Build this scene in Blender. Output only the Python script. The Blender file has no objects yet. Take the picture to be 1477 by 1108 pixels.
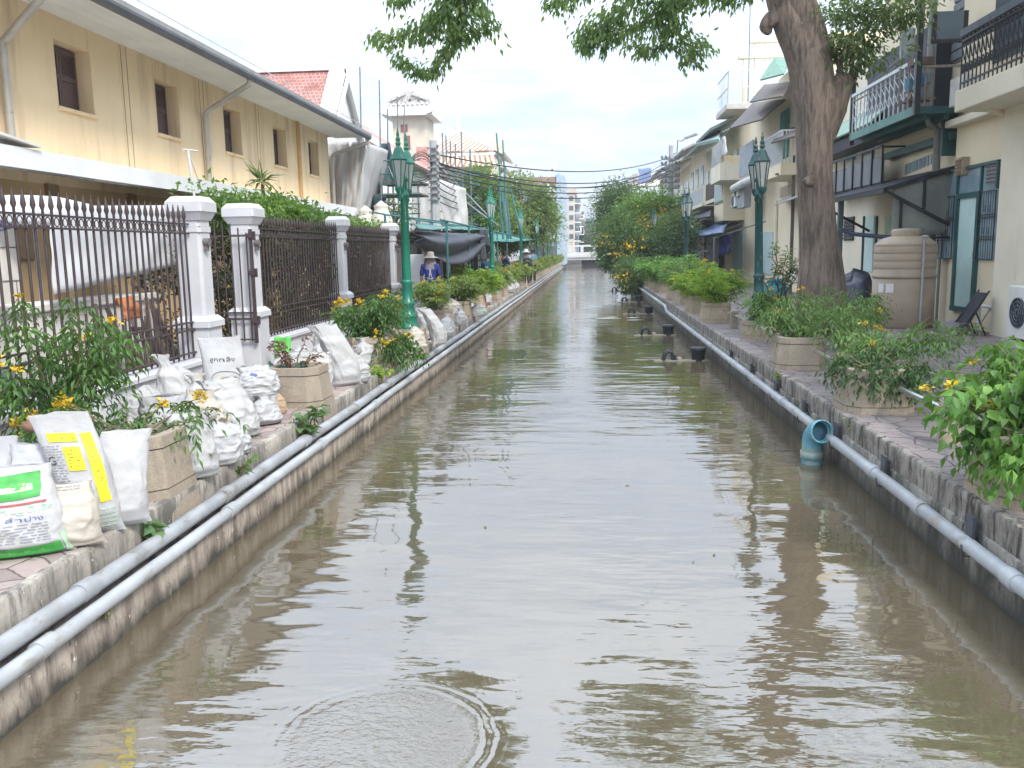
import bpy, math, random
import numpy as np
from mathutils import Vector, Matrix, noise as MN
S = bpy.context.scene; COL = S.collection
R_ = random.Random(11)
rad = math.radians
# ---------------------------------------------------------------- camera
W, HH, F, EYE = 1477, 1108, 1250., 2.2
PITCH, YAW, ROLL = 8.75, 5.0, -1.0
CM = Matrix.Rotation(rad(YAW), 3, 'Z') @ Matrix.Rotation(rad(90-PITCH), 3, 'X') @ Matrix.Rotation(rad(ROLL), 3, 'Z')
def ray(px, py): return CM @ Vector(((px-W/2)/F, -(py-HH/2)/F, -1))
def AX(px, py, X): d = ray(px, py); t = X/d.x; return Vector((X, d.y*t, EYE+d.z*t))
def AY(px, py, Y): d = ray(px, py); t = Y/d.y; return Vector((d.x*t, Y, EYE+d.z*t))
def AZ(px, py, Z): d = ray(px, py); t = (Z-EYE)/d.z; return Vector((d.x*t, d.y*t, Z))
cam = bpy.data.cameras.new('camera'); co = bpy.data.objects.new('camera', cam); COL.objects.link(co)
co.matrix_world = Matrix.Translation((0, 0, EYE)) @ CM.to_4x4()
cam.sensor_width = 36; cam.lens = 36*F/W; cam.clip_end = 3000; cam.clip_start = .05
S.camera = co
# ---------------------------------------------------------------- materials
def N(nt, t, **k):
    n = nt.nodes.new(t)
    for a, b in k.items():
        if a == 'i':
            for q, v in b.items(): n.inputs[q].default_value = v
        else: setattr(n, a, b)
    return n
def c4(c): return (c[0], c[1], c[2], 1)
def mixc(nt, fac, a, b, mode='MIX'):
    m = N(nt, 'ShaderNodeMix', data_type='RGBA', blend_type=mode)
    for s, v in ((0, fac), (6, a), (7, b)):
        if hasattr(v, 'is_linked'): nt.links.new(v, m.inputs[s])
        elif s == 0: m.inputs[0].default_value = v
        else: m.inputs[s].default_value = c4(v)
    return m.outputs[2]
def ramp(nt, v, lo, hi):
    m = N(nt, 'ShaderNodeMapRange'); nt.links.new(v, m.inputs[0]); m.inputs[1].default_value = lo; m.inputs[2].default_value = hi
    m.interpolation_type = 'SMOOTHSTEP'; return m.outputs[0]
def noi(nt, vec, scale, det=4, rough=.6, stretch=None):
    if stretch:
        mp = N(nt, 'ShaderNodeMapping'); mp.inputs['Scale'].default_value = stretch; nt.links.new(vec, mp.inputs[0]); vec = mp.outputs[0]
    n = N(nt, 'ShaderNodeTexNoise'); n.inputs['Scale'].default_value = scale; n.inputs['Detail'].default_value = det; n.inputs['Roughness'].default_value = rough
    nt.links.new(vec, n.inputs['Vector']); return n.outputs[0]
MATS = {}
def mat(name, c1, c2=None, scale=3, rough=.75, bump=.15, bscale=25, metal=0, stain=None, stretch=None, spec=.4, trans=0, lo=.35, hi=.65, bdist=.01, coat=0, vary=0):
    """painted / plain surface: two tones by noise, optional list of stains (colour, scale, stretch, lo, hi), bump"""
    if name in MATS: return MATS[name]
    m = bpy.data.materials.new(name); m.use_nodes = True; nt = m.node_tree; P = nt.nodes['Principled BSDF']
    g = N(nt, 'ShaderNodeNewGeometry').outputs['Position']
    c2 = c2 or tuple(x*.82 for x in c1)
    col = mixc(nt, ramp(nt, noi(nt, g, scale, stretch=stretch), lo, hi), c1, c2)
    for st in (stain or []):
        col = mixc(nt, ramp(nt, noi(nt, g, st[1], 5, .7, st[2]), st[3], st[4]), col, st[0])
    if vary:
        oi = N(nt, 'ShaderNodeObjectInfo'); col = mixc(nt, oi.outputs['Random'], col, mixc(nt, 1, col, tuple(1-vary*k for k in (1, .95, .85)), 'MULTIPLY'))
    nt.links.new(col, P.inputs['Base Color'])
    P.inputs['Roughness'].default_value = rough; P.inputs['Metallic'].default_value = metal
    P.inputs['Specular IOR Level'].default_value = spec; P.inputs['Coat Weight'].default_value = coat
    if bump:
        b = N(nt, 'ShaderNodeBump'); b.inputs['Strength'].default_value = bump; b.inputs['Distance'].default_value = bdist
        nt.links.new(noi(nt, g, bscale, 4), b.inputs['Height']); nt.links.new(b.outputs[0], P.inputs['Normal'])
    if trans:
        t = N(nt, 'ShaderNodeBsdfTranslucent'); nt.links.new(col, t.inputs[0])
        mx = N(nt, 'ShaderNodeMixShader'); mx.inputs[0].default_value = trans
        nt.links.new(P.outputs[0], mx.inputs[1]); nt.links.new(t.outputs[0], mx.inputs[2])
        nt.links.new(mx.outputs[0], nt.nodes['Material Output'].inputs[0])
    MATS[name] = m; return m
def leafmat(name, cols, trans=.35, rough=.5):
    if name in MATS: return MATS[name]
    m = bpy.data.materials.new(name); m.use_nodes = True; nt = m.node_tree; P = nt.nodes['Principled BSDF']
    gn = N(nt, 'ShaderNodeNewGeometry')
    cr = N(nt, 'ShaderNodeValToRGB'); e = cr.color_ramp.elements
    while len(e) < len(cols): e.new(.5)
    for i, c in enumerate(cols): e[i].position = i/(len(cols)-1); e[i].color = c4(c)
    nt.links.new(gn.outputs['Random Per Island'], cr.inputs[0])
    col = mixc(nt, ramp(nt, noi(nt, gn.outputs['Position'], 2.2, 2), .35, .7), cr.outputs[0], tuple(x*.72 for x in cols[0]))
    nt.links.new(col, P.inputs['Base Color']); P.inputs['Roughness'].default_value = rough
    t = N(nt, 'ShaderNodeBsdfTranslucent'); nt.links.new(mixc(nt, .5, col, (.25, .4, .05)), t.inputs[0])
    mx = N(nt, 'ShaderNodeMixShader'); mx.inputs[0].default_value = trans
    nt.links.new(P.outputs[0], mx.inputs[1]); nt.links.new(t.outputs[0], mx.inputs[2])
    nt.links.new(mx.outputs[0], nt.nodes['Material Output'].inputs[0])
    MATS[name] = m; return m
def wallmat(name, c1, c2, streak, low, zl, zh, moss=None, ss=5, sz=.12):
    """canal wall concrete: vertical streaks, wet dark band above the water (a real tide mark)"""
    m = bpy.data.materials.new(name); m.use_nodes = True; nt = m.node_tree; P = nt.nodes['Principled BSDF']
    g = N(nt, 'ShaderNodeNewGeometry').outputs['Position']
    col = mixc(nt, ramp(nt, noi(nt, g, 2.5, 6, .7), .35, .65), c1, c2)
    col = mixc(nt, ramp(nt, noi(nt, g, ss, 6, .75, (1, 1, sz)), .44, .62), col, streak)
    col = mixc(nt, ramp(nt, noi(nt, g, 14, 6, .8, (1, 1, .35)), .55, .68), col, tuple(x*.45 for x in streak))
    if moss: col = mixc(nt, ramp(nt, noi(nt, g, 3, 6, .75, (1, 1, .5)), moss[1], moss[2]), col, moss[0])
    col = mixc(nt, ramp(nt, noi(nt, g, 30, 3), .66, .74), col, tuple(min(1, x*1.6) for x in c1))
    sx = N(nt, 'ShaderNodeSeparateXYZ'); nt.links.new(g, sx.inputs[0])
    ad = N(nt, 'ShaderNodeMath', operation='MULTIPLY_ADD'); nt.links.new(noi(nt, g, 6, 5, .7, (1, 1, .4)), ad.inputs[0]); ad.inputs[1].default_value = -.35; nt.links.new(sx.outputs[2], ad.inputs[2])
    z = N(nt, 'ShaderNodeMapRange'); nt.links.new(ad.outputs[0], z.inputs[0]); z.inputs[1].default_value = zl-.17; z.inputs[2].default_value = zh-.17; z.inputs[3].default_value = 1; z.inputs[4].default_value = 0
    col = mixc(nt, z.outputs[0], col, low)
    nt.links.new(col, P.inputs['Base Color']); P.inputs['Roughness'].default_value = .85
    b = N(nt, 'ShaderNodeBump'); b.inputs['Strength'].default_value = .6; b.inputs['Distance'].default_value = .012
    nt.links.new(noi(nt, g, 16, 6, .7), b.inputs['Height']); nt.links.new(b.outputs[0], P.inputs['Normal'])
    MATS[name] = m; return m
def pavemat(name, c1, c2, joint, scale, brick=False):
    m = bpy.data.materials.new(name); m.use_nodes = True; nt = m.node_tree; P = nt.nodes['Principled BSDF']
    g = N(nt, 'ShaderNodeNewGeometry').outputs['Position']
    vm = N(nt, 'ShaderNodeVectorMath', operation='MULTIPLY_ADD')
    nn = N(nt, 'ShaderNodeTexNoise'); nn.inputs['Scale'].default_value = 4; nt.links.new(g, nn.inputs['Vector'])
    nt.links.new(nn.outputs['Color'], vm.inputs[0]); vm.inputs[1].default_value = (.12, .12, 0); nt.links.new(g, vm.inputs[2])
    v = N(nt, 'ShaderNodeTexVoronoi', feature='DISTANCE_TO_EDGE', voronoi_dimensions='2D'); v.inputs['Scale'].default_value = scale; nt.links.new(vm.outputs[0], v.inputs['Vector'])
    v2 = N(nt, 'ShaderNodeTexVoronoi', voronoi_dimensions='2D'); v2.inputs['Scale'].default_value = scale; nt.links.new(vm.outputs[0], v2.inputs['Vector'])
    col = mixc(nt, ramp(nt, noi(nt, g, 1.3, 6, .7), .3, .7), c1, c2)
    sx = N(nt, 'ShaderNodeSeparateColor'); nt.links.new(v2.outputs['Color'], sx.inputs[0])
    col = mixc(nt, ramp(nt, sx.outputs[0], .2, 1.6), col, tuple(x*.6 for x in c2))
    col = mixc(nt, ramp(nt, noi(nt, g, 9, 6, .7), .52, .72), col, tuple(x*.62 for x in c2))
    e = ramp(nt, v.outputs[0], .0, .055)
    col = mixc(nt, e, joint, col); nt.links.new(col, P.inputs['Base Color']); P.inputs['Roughness'].default_value = .7
    b = N(nt, 'ShaderNodeBump'); b.inputs['Strength'].default_value = .5; b.inputs['Distance'].default_value = .012
    hm = N(nt, 'ShaderNodeMath', operation='MULTIPLY_ADD'); nt.links.new(noi(nt, g, 30, 4), hm.inputs[0]); hm.inputs[1].default_value = .35; nt.links.new(e, hm.inputs[2])
    nt.links.new(hm.outputs[0], b.inputs['Height']); nt.links.new(b.outputs[0], P.inputs['Normal'])
    MATS[name] = m; return m
def tilemat(name, c1, c2, sx, sz, grout):
    """roof tiles / corrugation laid along the object's own X (across) and Y (up the slope)"""
    m = bpy.data.materials.new(name); m.use_nodes = True; nt = m.node_tree; P = nt.nodes['Principled BSDF']
    uv = N(nt, 'ShaderNodeUVMap').outputs[0]
    mp = N(nt, 'ShaderNodeMapping'); mp.inputs['Scale'].default_value = (sx, sz, 1); nt.links.new(uv, mp.inputs[0])
    b = N(nt, 'ShaderNodeTexBrick'); nt.links.new(mp.outputs[0], b.inputs[0]); b.inputs['Color1'].default_value = c4(c1); b.inputs['Color2'].default_value = c4(c2); b.inputs['Mortar'].default_value = c4(grout)
    b.inputs['Scale'].default_value = 1; b.inputs['Mortar Size'].default_value = .07; b.inputs['Brick Width'].default_value = 1; b.inputs['Row Height'].default_value = 1
    g = N(nt, 'ShaderNodeNewGeometry').outputs['Position']
    col = mixc(nt, ramp(nt, noi(nt, g, 1.5, 5), .4, .75), b.outputs[0], tuple(x*.6 for x in c1)); nt.links.new(col, P.inputs['Base Color'])
    P.inputs['Roughness'].default_value = .7
    bp = N(nt, 'ShaderNodeBump'); bp.inputs['Strength'].default_value = .6; bp.inputs['Distance'].default_value = .03; bp.invert = True
    nt.links.new(b.outputs[1], bp.inputs['Height']); nt.links.new(bp.outputs[0], P.inputs['Normal'])
    MATS[name] = m; return m
def glassmat(name, c, rough=.12):
    return mat(name, c, tuple(x*.7 for x in c), 1.2, rough, 0, spec=.8)
# ---------------------------------------------------------------- mesh builder
WO = {}
def worg(o): return WO.get(o.name, Vector((0, 0, 0)))
class MB:
    def __init__(s): s.v = []; s.f = []; s.s = []; s.uv = {}
    def add(s, vs, fs, smooth=False):
        n = len(s.v); s.v += [Vector(v) for v in vs]
        for f in fs: s.f.append([i+n for i in f]); s.s.append(smooth)
        return s
    def box(s, x0, x1, y0, y1, z0, z1):
        x0, x1 = min(x0, x1), max(x0, x1); y0, y1 = min(y0, y1), max(y0, y1); z0, z1 = min(z0, z1), max(z0, z1)
        return s.add([(x0,y0,z0),(x1,y0,z0),(x1,y1,z0),(x0,y1,z0),(x0,y0,z1),(x1,y0,z1),(x1,y1,z1),(x0,y1,z1)], [(0,3,2,1),(4,5,6,7),(0,1,5,4),(1,2,6,5),(2,3,7,6),(3,0,4,7)])
    def bar(s, a, b, w, h=None, up=(0, 0, 1)):
        a, b = Vector(a), Vector(b); h = h or w; d = (b-a).normalized(); u = Vector(up)
        if abs(d.dot(u)) > .98: u = Vector((0, 1, 0))
        r = d.cross(u).normalized()*w/2; u = r.cross(d).normalized()*h/2
        return s.add([a-r-u, a+r-u, a+r+u, a-r+u, b-r-u, b+r-u, b+r+u, b-r+u], [(0,1,2,3),(7,6,5,4),(0,4,5,1),(1,5,6,2),(2,6,7,3),(3,7,4,0)])
    def tube(s, pts, r, n=8, cap=True):
        pts = [Vector(p) for p in pts]; k = len(pts); rs = r if isinstance(r, (list, tuple)) else [r]*k
        vs = []; x = None
        for i, p in enumerate(pts):
            d = (pts[min(i+1, k-1)]-pts[max(i-1, 0)]).normalized()
            if x is None: x = d.cross(Vector((0, 0, 1)) if abs(d.z) < .9 else Vector((1, 0, 0))).normalized()
            x = (x-d*x.dot(d)).normalized(); y = d.cross(x)
            for j in range(n):
                a = 2*math.pi*j/n; vs.append(p+(x*math.cos(a)+y*math.sin(a))*rs[i])
        fs = [(i*n+j, i*n+(j+1) % n, (i+1)*n+(j+1) % n, (i+1)*n+j) for i in range(k-1) for j in range(n)]
        s.add(vs, fs, True)
        if cap: s.add([vs[j] for j in range(n)], [tuple(range(n))]); s.add([vs[(k-1)*n+j] for j in range(n)], [tuple(range(n))[::-1]])
        return s
    def lathe(s, prof, c=(0, 0, 0), n=16, smooth=True, sx=1, sy=1, rot=0):
        c = Vector(c); vs = []
        for r, z in prof:
            for j in range(n):
                a = 2*math.pi*j/n+rot; vs.append(c+Vector((r*sx*math.cos(a), r*sy*math.sin(a), z)))
        k = len(prof)
        s.add(vs, [(i*n+j, i*n+(j+1) % n, (i+1)*n+(j+1) % n, (i+1)*n+j) for i in range(k-1) for j in range(n)], smooth)
        s.add(vs[:n], [tuple(range(n))[::-1]]); s.add(vs[-n:], [tuple(range(n))]); return s
    def prism(s, poly, vec):
        p = [Vector(q) for q in poly]; vec = Vector(vec); n = len(p)
        return s.add(p+[q+vec for q in p], [tuple(range(n))[::-1], tuple(range(n, 2*n))]+[(i, (i+1) % n, (i+1) % n+n, i+n) for i in range(n)])
    def slab(s, a, b, c, d, t):
        """thick panel on four corners; UVs in metres along ab and ad"""
        a, b, c, d = map(Vector, (a, b, c, d)); nn = (b-a).cross(d-a).normalized()*t
        n0 = len(s.f); s.prism([a, b, c, d], -nn); L1, L2 = (b-a).length, (d-a).length
        s.uv[n0] = [(0, L2), (L1, L2), (L1, 0), (0, 0)] ; s.uv[n0+1] = [(0, 0), (L1, 0), (L1, L2), (0, L2)]
        return s
    def grid(s, fn, nu, nv, closed=False, smooth=True):
        vs = [fn(i/nu, j/nv) for j in range(nv+1) for i in range(nu+(0 if closed else 1))]
        m = nu if closed else nu+1
        return s.add(vs, [(j*m+i, j*m+(i+1) % m, (j+1)*m+(i+1) % m, (j+1)*m+i) for j in range(nv) for i in range(nu)], smooth)
    def build(s, name, m, parent=None, loc=None, bevel=0, solid=0, sub=0):
        o_ = worg(parent) if parent else (Vector(loc) if loc is not None else Vector((0, 0, 0)))
        me = bpy.data.meshes.new(name); me.from_pydata([tuple(v-o_) for v in s.v], [], s.f)
        me.polygons.foreach_set('use_smooth', s.s)
        if s.uv:
            ul = me.uv_layers.new(name='uv')
            for fi, uvs in s.uv.items():
                p = me.polygons[fi]
                for li, q in zip(p.loop_indices, uvs): ul.data[li].uv = q
        return link(name, me, m, parent, o_, bevel, solid, sub)
def link(name, me, m, parent=None, org=None, bevel=0, solid=0, sub=0):
    if m and not me.materials: me.materials.append(m)
    o = bpy.data.objects.new(name, me); COL.objects.link(o)
    if parent: o.parent = parent; WO[o.name] = worg(parent)
    else: o.location = org or (0, 0, 0); WO[o.name] = Vector(org or (0, 0, 0))
    if sub: q = o.modifiers.new('sub', 'SUBSURF'); q.levels = q.render_levels = sub
    if solid: q = o.modifiers.new('solid', 'SOLIDIFY'); q.thickness = solid; q.offset = 0
    if bevel: q = o.modifiers.new('bevel', 'BEVEL'); q.width = bevel; q.segments = 2; q.limit_method = 'ANGLE'
    return o
def tag(o, label, cat, group=None, kind=None):
    if label: o['label'] = label
    if cat: o['category'] = cat
    if group: o['group'] = group
    if kind: o['kind'] = kind
    return o
def struct(o): o['kind'] = 'structure'; return o
def thing(name, label, cat, loc=(0, 0, 0), group=None):
    o = bpy.data.objects.new(name, None); COL.objects.link(o); o.location = loc; o.empty_display_size = .2
    WO[o.name] = Vector(loc); return tag(o, label, cat, group)
def copy_tree(o, parent=None):
    c = o.copy(); COL.objects.link(c)
    if parent: c.parent = parent
    for ch in list(o.children): copy_tree(ch, c)
    return c
def put(o, loc, rz=0, sc=1, label=None, group=None):
    o.location = loc; o.rotation_euler = (0, 0, rz); o.scale = (sc,)*3 if not isinstance(sc, (tuple, list)) else sc
    if label: o['label'] = label
    if group: o['group'] = group
    return o
# ---------------------------------------------------------------- foliage
def leafmesh(name, P, D, L, Wd, rng, m, parent=None, org=None, curl=.25, hang=.0):
    """one folded pointed leaf per point P, pointing along D"""
    P = np.asarray(P, float); D = np.asarray(D, float); n = len(P)
    D = D+rng.normal(0, .25, (n, 3)); D[:, 2] -= hang; D /= np.linalg.norm(D, axis=1)[:, None]+1e-9
    Nn = rng.normal(0, .55, (n, 3)); Nn[:, 2] += 1
    Sd = np.cross(D, Nn); Sd /= np.linalg.norm(Sd, axis=1)[:, None]+1e-9; U = np.cross(Sd, D)
    l = (L*rng.uniform(.65, 1.25, n))[:, None]; w = (Wd*rng.uniform(.7, 1.2, n))[:, None]
    v = np.stack([P, P+D*l*.42+Sd*w*.5+U*w*.22, P+D*l-U*l*curl, P+D*l*.42-Sd*w*.5+U*w*.22, P+D*l*.48-U*l*curl*.2], 1).reshape(-1, 3)
    if parent: v = v-np.array(worg(parent))
    elif org is not None: v = v-np.array(org)
    b = np.arange(n)[:, None]*5
    f = np.concatenate([b+np.array([[0, 1, 4]]), b+np.array([[1, 2, 4]]), b+np.array([[0, 4, 3]]), b+np.array([[4, 2, 3]])], 1).reshape(-1)
    me = bpy.data.meshes.new(name); nf = n*4
    me.vertices.add(len(v)); me.vertices.foreach_set('co', v.ravel())
    me.loops.add(nf*3); me.loops.foreach_set('vertex_index', f.astype(np.int32))
    me.polygons.add(nf); me.polygons.foreach_set('loop_start', np.arange(0, nf*3, 3, dtype=np.int32))
    me.update(calc_edges=True); me.validate()
    return link(name, me, m, parent, org)
def crown_points(rng, c, r, nclump, per, cl_r, shell=.55, flat=1.):
    """leaf clumps through an ellipsoid, thinner inside: returns points and outward directions"""
    c = np.array(c); r = np.array(r); P = []; D = []
    for k in range(nclump):
        d = rng.normal(0, 1, 3); d /= np.linalg.norm(d)
        q = c+r*d*(shell+(1-shell)*rng.random()**.6)*rng.uniform(.75, 1.08)
        s = cl_r*rng.uniform(.6, 1.4); n = int(per*rng.uniform(.5, 1.4)*(s/cl_r)**1.5)
        o = rng.normal(0, s*.5, (n, 3)); o[:, 2] *= .7*flat
        P.append(q+o); D.append(o/(np.linalg.norm(o, axis=1)[:, None]+1e-6)*.8+d*.6+np.array([0, 0, -.25]))
    return np.concatenate(P), np.concatenate(D)
def branchpts(rng, a, b, sag, n=8, wob=.04):
    a, b = np.array(a, float), np.array(b, float); L = np.linalg.norm(b-a); t = np.linspace(0, 1, n)
    p = a+(b-a)*t[:, None]; p[:, 2] += sag*4*t*(1-t); p[1:-1] += rng.normal(0, wob*L, (n-2, 3)); return p
def shrub(label, seed, loc, h, r, nst, nlv, leafL, leafW, lm, sm, flowers=0, fm=None, droop=.5, name='flowering_shrub', cat='shrub', group=None, bare=.35, pinn=7, bias=(0, 0), flsize=.035, stemr=.008, spread=1.):
    rng = np.random.default_rng(seed); t = thing(name, label, cat, loc, group); L = np.array(loc)
    st = MB(); P = []; D = []; FP = []
    for i in range(nst):
        a = rng.uniform(0, 6.283); rr = r*rng.uniform(.3, 1)**.7*spread
        hh = h*rng.uniform(.55, 1)*(1-.35*(rr/r)**2)
        tip = L+np.array([math.cos(a)*rr+bias[0]*rng.random(), math.sin(a)*rr+bias[1]*rng.random(), hh])
        base = L+np.array([rng.normal(0, .04), rng.normal(0, .04), 0])
        pts = branchpts(rng, base, tip, h*.12*droop, 7, .035)
        st.tube(pts, [stemr*(1.4-k*.17) for k in range(7)], 5)
        k = int(nlv*rng.uniform(.7, 1.3))
        for q in range(k):
            u = bare+(1-bare)*rng.random()**.8; f = u*6; i0 = min(int(f), 5); p = pts[i0]+(pts[i0+1]-pts[i0])*(f-i0)
            b = rng.uniform(0, 6.283); d = np.array([math.cos(b), math.sin(b), rng.uniform(-.1, .7)-droop*.5]); d /= np.linalg.norm(d)
            LR = leafL*pinn*.42 if pinn > 1 else leafL*.5
            if pinn > 1:
                sd = np.cross(d, [0, 0, 1]); sd /= np.linalg.norm(sd)+1e-6
                for j in range(pinn):
                    tt = (j//2+1)/((pinn+1)/2); pp = p+d*LR*tt+np.array([0, 0, -droop*LR*tt*tt*.7])
                    P.append(pp); D.append(d*.75+sd*(0 if j == pinn-1 else (1 if j % 2 else -1))*.8+np.array([0, 0, -droop*.9]))
            else: P.append(p+d*.02); D.append(d+np.array([0, 0, -droop*.6]))
        FP.append(tip)
    st.build('stems', sm, t)
    leafmesh('foliage', P, D, leafL, leafW, rng, lm, t)
    for k in range(flowers):
        fp = []; fd = []; tip = FP[int(rng.integers(len(FP)))]+rng.normal(0, .02, 3)
        for j in range(11):
            d = rng.normal(0, 1, 3); d[2] = abs(d[2])+.2; d /= np.linalg.norm(d); fp.append(tip+d*.016+rng.normal(0, .012, 3)); fd.append(d)
        leafmesh('flower', fp, fd, flsize*1.3, flsize*1.0, rng, fm, t)
    return t
# ---------------------------------------------------------------- world, light
SUN_EL, SUN_AZ = 46, 138     # degrees; azimuth of the sun measured from +Y towards +X
wd = bpy.data.worlds.new('World'); S.world = wd; wd.use_nodes = True; nt = wd.node_tree
bg = nt.nodes['Background']; sky = N(nt, 'ShaderNodeTexSky', sky_type='NISHITA'); sky.sun_disc = False
sky.sun_elevation = rad(SUN_EL); sky.sun_rotation = rad(SUN_AZ); sky.air_density = 1.2; sky.dust_density = 2.5; sky.ozone_density = 1.2
tc = N(nt, 'ShaderNodeTexCoord'); gen = tc.outputs['Generated']
cl = noi(nt, gen, 2.1, 7, .6, (1, 1, 3.2)); cl2 = noi(nt, gen, 5, 6, .65, (1, 1, 4.5))
cloud = mixc(nt, ramp(nt, cl2, .3, .75), (4.4, 4.75, 5.2), (2.9, 3.65, 4.85))
sz_ = N(nt, 'ShaderNodeSeparateXYZ'); nt.links.new(gen, sz_.inputs[0]); el = N(nt, 'ShaderNodeMapRange'); nt.links.new(sz_.outputs[2], el.inputs[0]); el.inputs[1].default_value = 0; el.inputs[2].default_value = .55; el.inputs[3].default_value = .66; el.inputs[4].default_value = 2.05   # overcast sky: brighter towards the zenith
vmu = N(nt, 'ShaderNodeVectorMath', operation='SCALE'); nt.links.new(cloud, vmu.inputs[0]); nt.links.new(el.outputs[0], vmu.inputs[3]); cloud = vmu.outputs[0]
m_ = N(nt, 'ShaderNodeMapRange'); nt.links.new(cl, m_.inputs[0]); m_.inputs[1].default_value = .3; m_.inputs[2].default_value = .62; m_.inputs[3].default_value = .86; m_.inputs[4].default_value = .98
nt.links.new(mixc(nt, m_.outputs[0], sky.outputs[0], cloud), bg.inputs[0]); bg.inputs[1].default_value = .1
sl = bpy.data.lights.new('sun', 'SUN'); so = bpy.data.objects.new('sun', sl); COL.objects.link(so)
sl.energy = 1.5; sl.angle = rad(14); sl.color = (1, .95, .87)
sd = Vector((math.sin(rad(SUN_AZ))*math.cos(rad(SUN_EL)), math.cos(rad(SUN_AZ))*math.cos(rad(SUN_EL)), math.sin(rad(SUN_EL))))
so.rotation_euler = sd.to_track_quat('Z', 'Y').to_euler(); so.location = (20, -20, 40)
vs_ = S.view_settings; vs_.view_transform = 'Standard'; vs_.look = 'None'; vs_.gamma = 1; vs_.exposure = 1.34
S.cycles.max_bounces = 6; S.cycles.transparent_max_bounces = 8; S.cycles.use_denoising = True
# ---------------------------------------------------------------- setting: ground, canal, walls
XL, XR, ZB = -2.72, 2.50, .55
XLB, XRB = -2.86, 2.518
grey = mat('ground', (.25, .23, .21), (.17, .16, .15), .6, .9)
g = MB()
for x0, x1, y0, y1 in ((-900, -3.2, -60, 112), (3.0, 900, -60, 112), (-900, 900, 112, 2500)):
    g.add([(x0, y0, ZB-.03), (x1, y0, ZB-.03), (x1, y1, ZB-.03), (x0, y1, ZB-.03)], [(0, 1, 2, 3)])
struct(g.build('ground', grey))
def strip(name, x0, x1, z, m, y0=-8, y1=112):
    b = MB(); b.box(x0, x1, y0, y1, z-.12, z); return struct(b.build(name, m))
strip('pavement', XLB-.03, -4.56, ZB, pavemat('pave_left', (.42, .33, .30), (.30, .24, .22), (.10, .085, .08), 4.6))
strip('pavement', XRB+.03, 7.45, ZB, pavemat('pave_right', (.27, .225, .22), (.17, .15, .15), (.055, .05, .05), 4.2))
# water
m = bpy.data.materials.new('water'); m.use_nodes = True; nt = m.node_tree; P = nt.nodes['Principled BSDF']
g = N(nt, 'ShaderNodeNewGeometry').outputs['Position']
col = mixc(nt, ramp(nt, noi(nt, g, .5, 4), .3, .7), (.116, .094, .060), (.097, .078, .051))
nt.links.new(col, P.inputs['Base Color']); P.inputs['Roughness'].default_value = .035; P.inputs['IOR'].default_value = 2.7
P.inputs['Specular IOR Level'].default_value = .5
def mth(op, a, b=None, c=None):
    n = N(nt, 'ShaderNodeMath', operation=op)
    for i, v in enumerate((a, b, c)):
        if v is None: continue
        if hasattr(v, 'is_linked'): nt.links.new(v, n.inputs[i])
        else: n.inputs[i].default_value = v
    return n.outputs[0]
w1 = noi(nt, g, 3.2, 2, .5, (.55, 1.5, 1)); w2 = noi(nt, g, 10, 2, .5, (.6, 1.5, 1)); w3 = noi(nt, g, 1.1, 2, .5, (.6, 1.4, 1))
calm = ramp(nt, noi(nt, g, .55, 3, .6, (.9, .45, 1)), .38, .62)
h = mth('ADD', mth('MULTIPLY', w1, .8), mth('MULTIPLY', mth('MULTIPLY', w2, .30), calm))
h = mth('ADD', mth('MULTIPLY', h, mth('MULTIPLY_ADD', calm, .75, .25)), mth('MULTIPLY', w3, 1.0))
RC = AZ(548, 1066, 0)
vd = N(nt, 'ShaderNodeVectorMath', operation='DISTANCE'); nt.links.new(g, vd.inputs[0]); vd.inputs[1].default_value = RC
dw = mth('ADD', vd.outputs[1], mth('MULTIPLY', mth('SUBTRACT', noi(nt, g, 7, 3), .5), .05))
ring = mth('SINE', mth('MULTIPLY', dw, 100.))
band = mth('MULTIPLY', ramp(nt, dw, .30, .47), ramp(nt, dw, .60, .49))
inn = ramp(nt, dw, .50, .36)
h = mth('ADD', h, mth('MULTIPLY', mth('MULTIPLY', mth('MULTIPLY', ring, band), mth('MULTIPLY_ADD', noi(nt, g, 3.5, 2), 1.8, -.3)), .06))
h = mth('ADD', h, mth('MULTIPLY', mth('MULTIPLY', noi(nt, g, 19, 3, .6, (1, 1.5, 1)), inn), .5))
b = N(nt, 'ShaderNodeBump'); b.inputs['Strength'].default_value = 1; b.inputs['Distance'].default_value = .0155
nt.links.new(h, b.inputs['Height']); nt.links.new(b.outputs[0], P.inputs['Normal'])
w = MB(); w.add([(XL-.3, -9, 0), (XR+.3, -9, 0), (XR+.3, 111.9, 0), (XL-.3, 111.9, 0)], [(0, 1, 2, 3)])
struct(w.build('canal_water', m))
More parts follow.
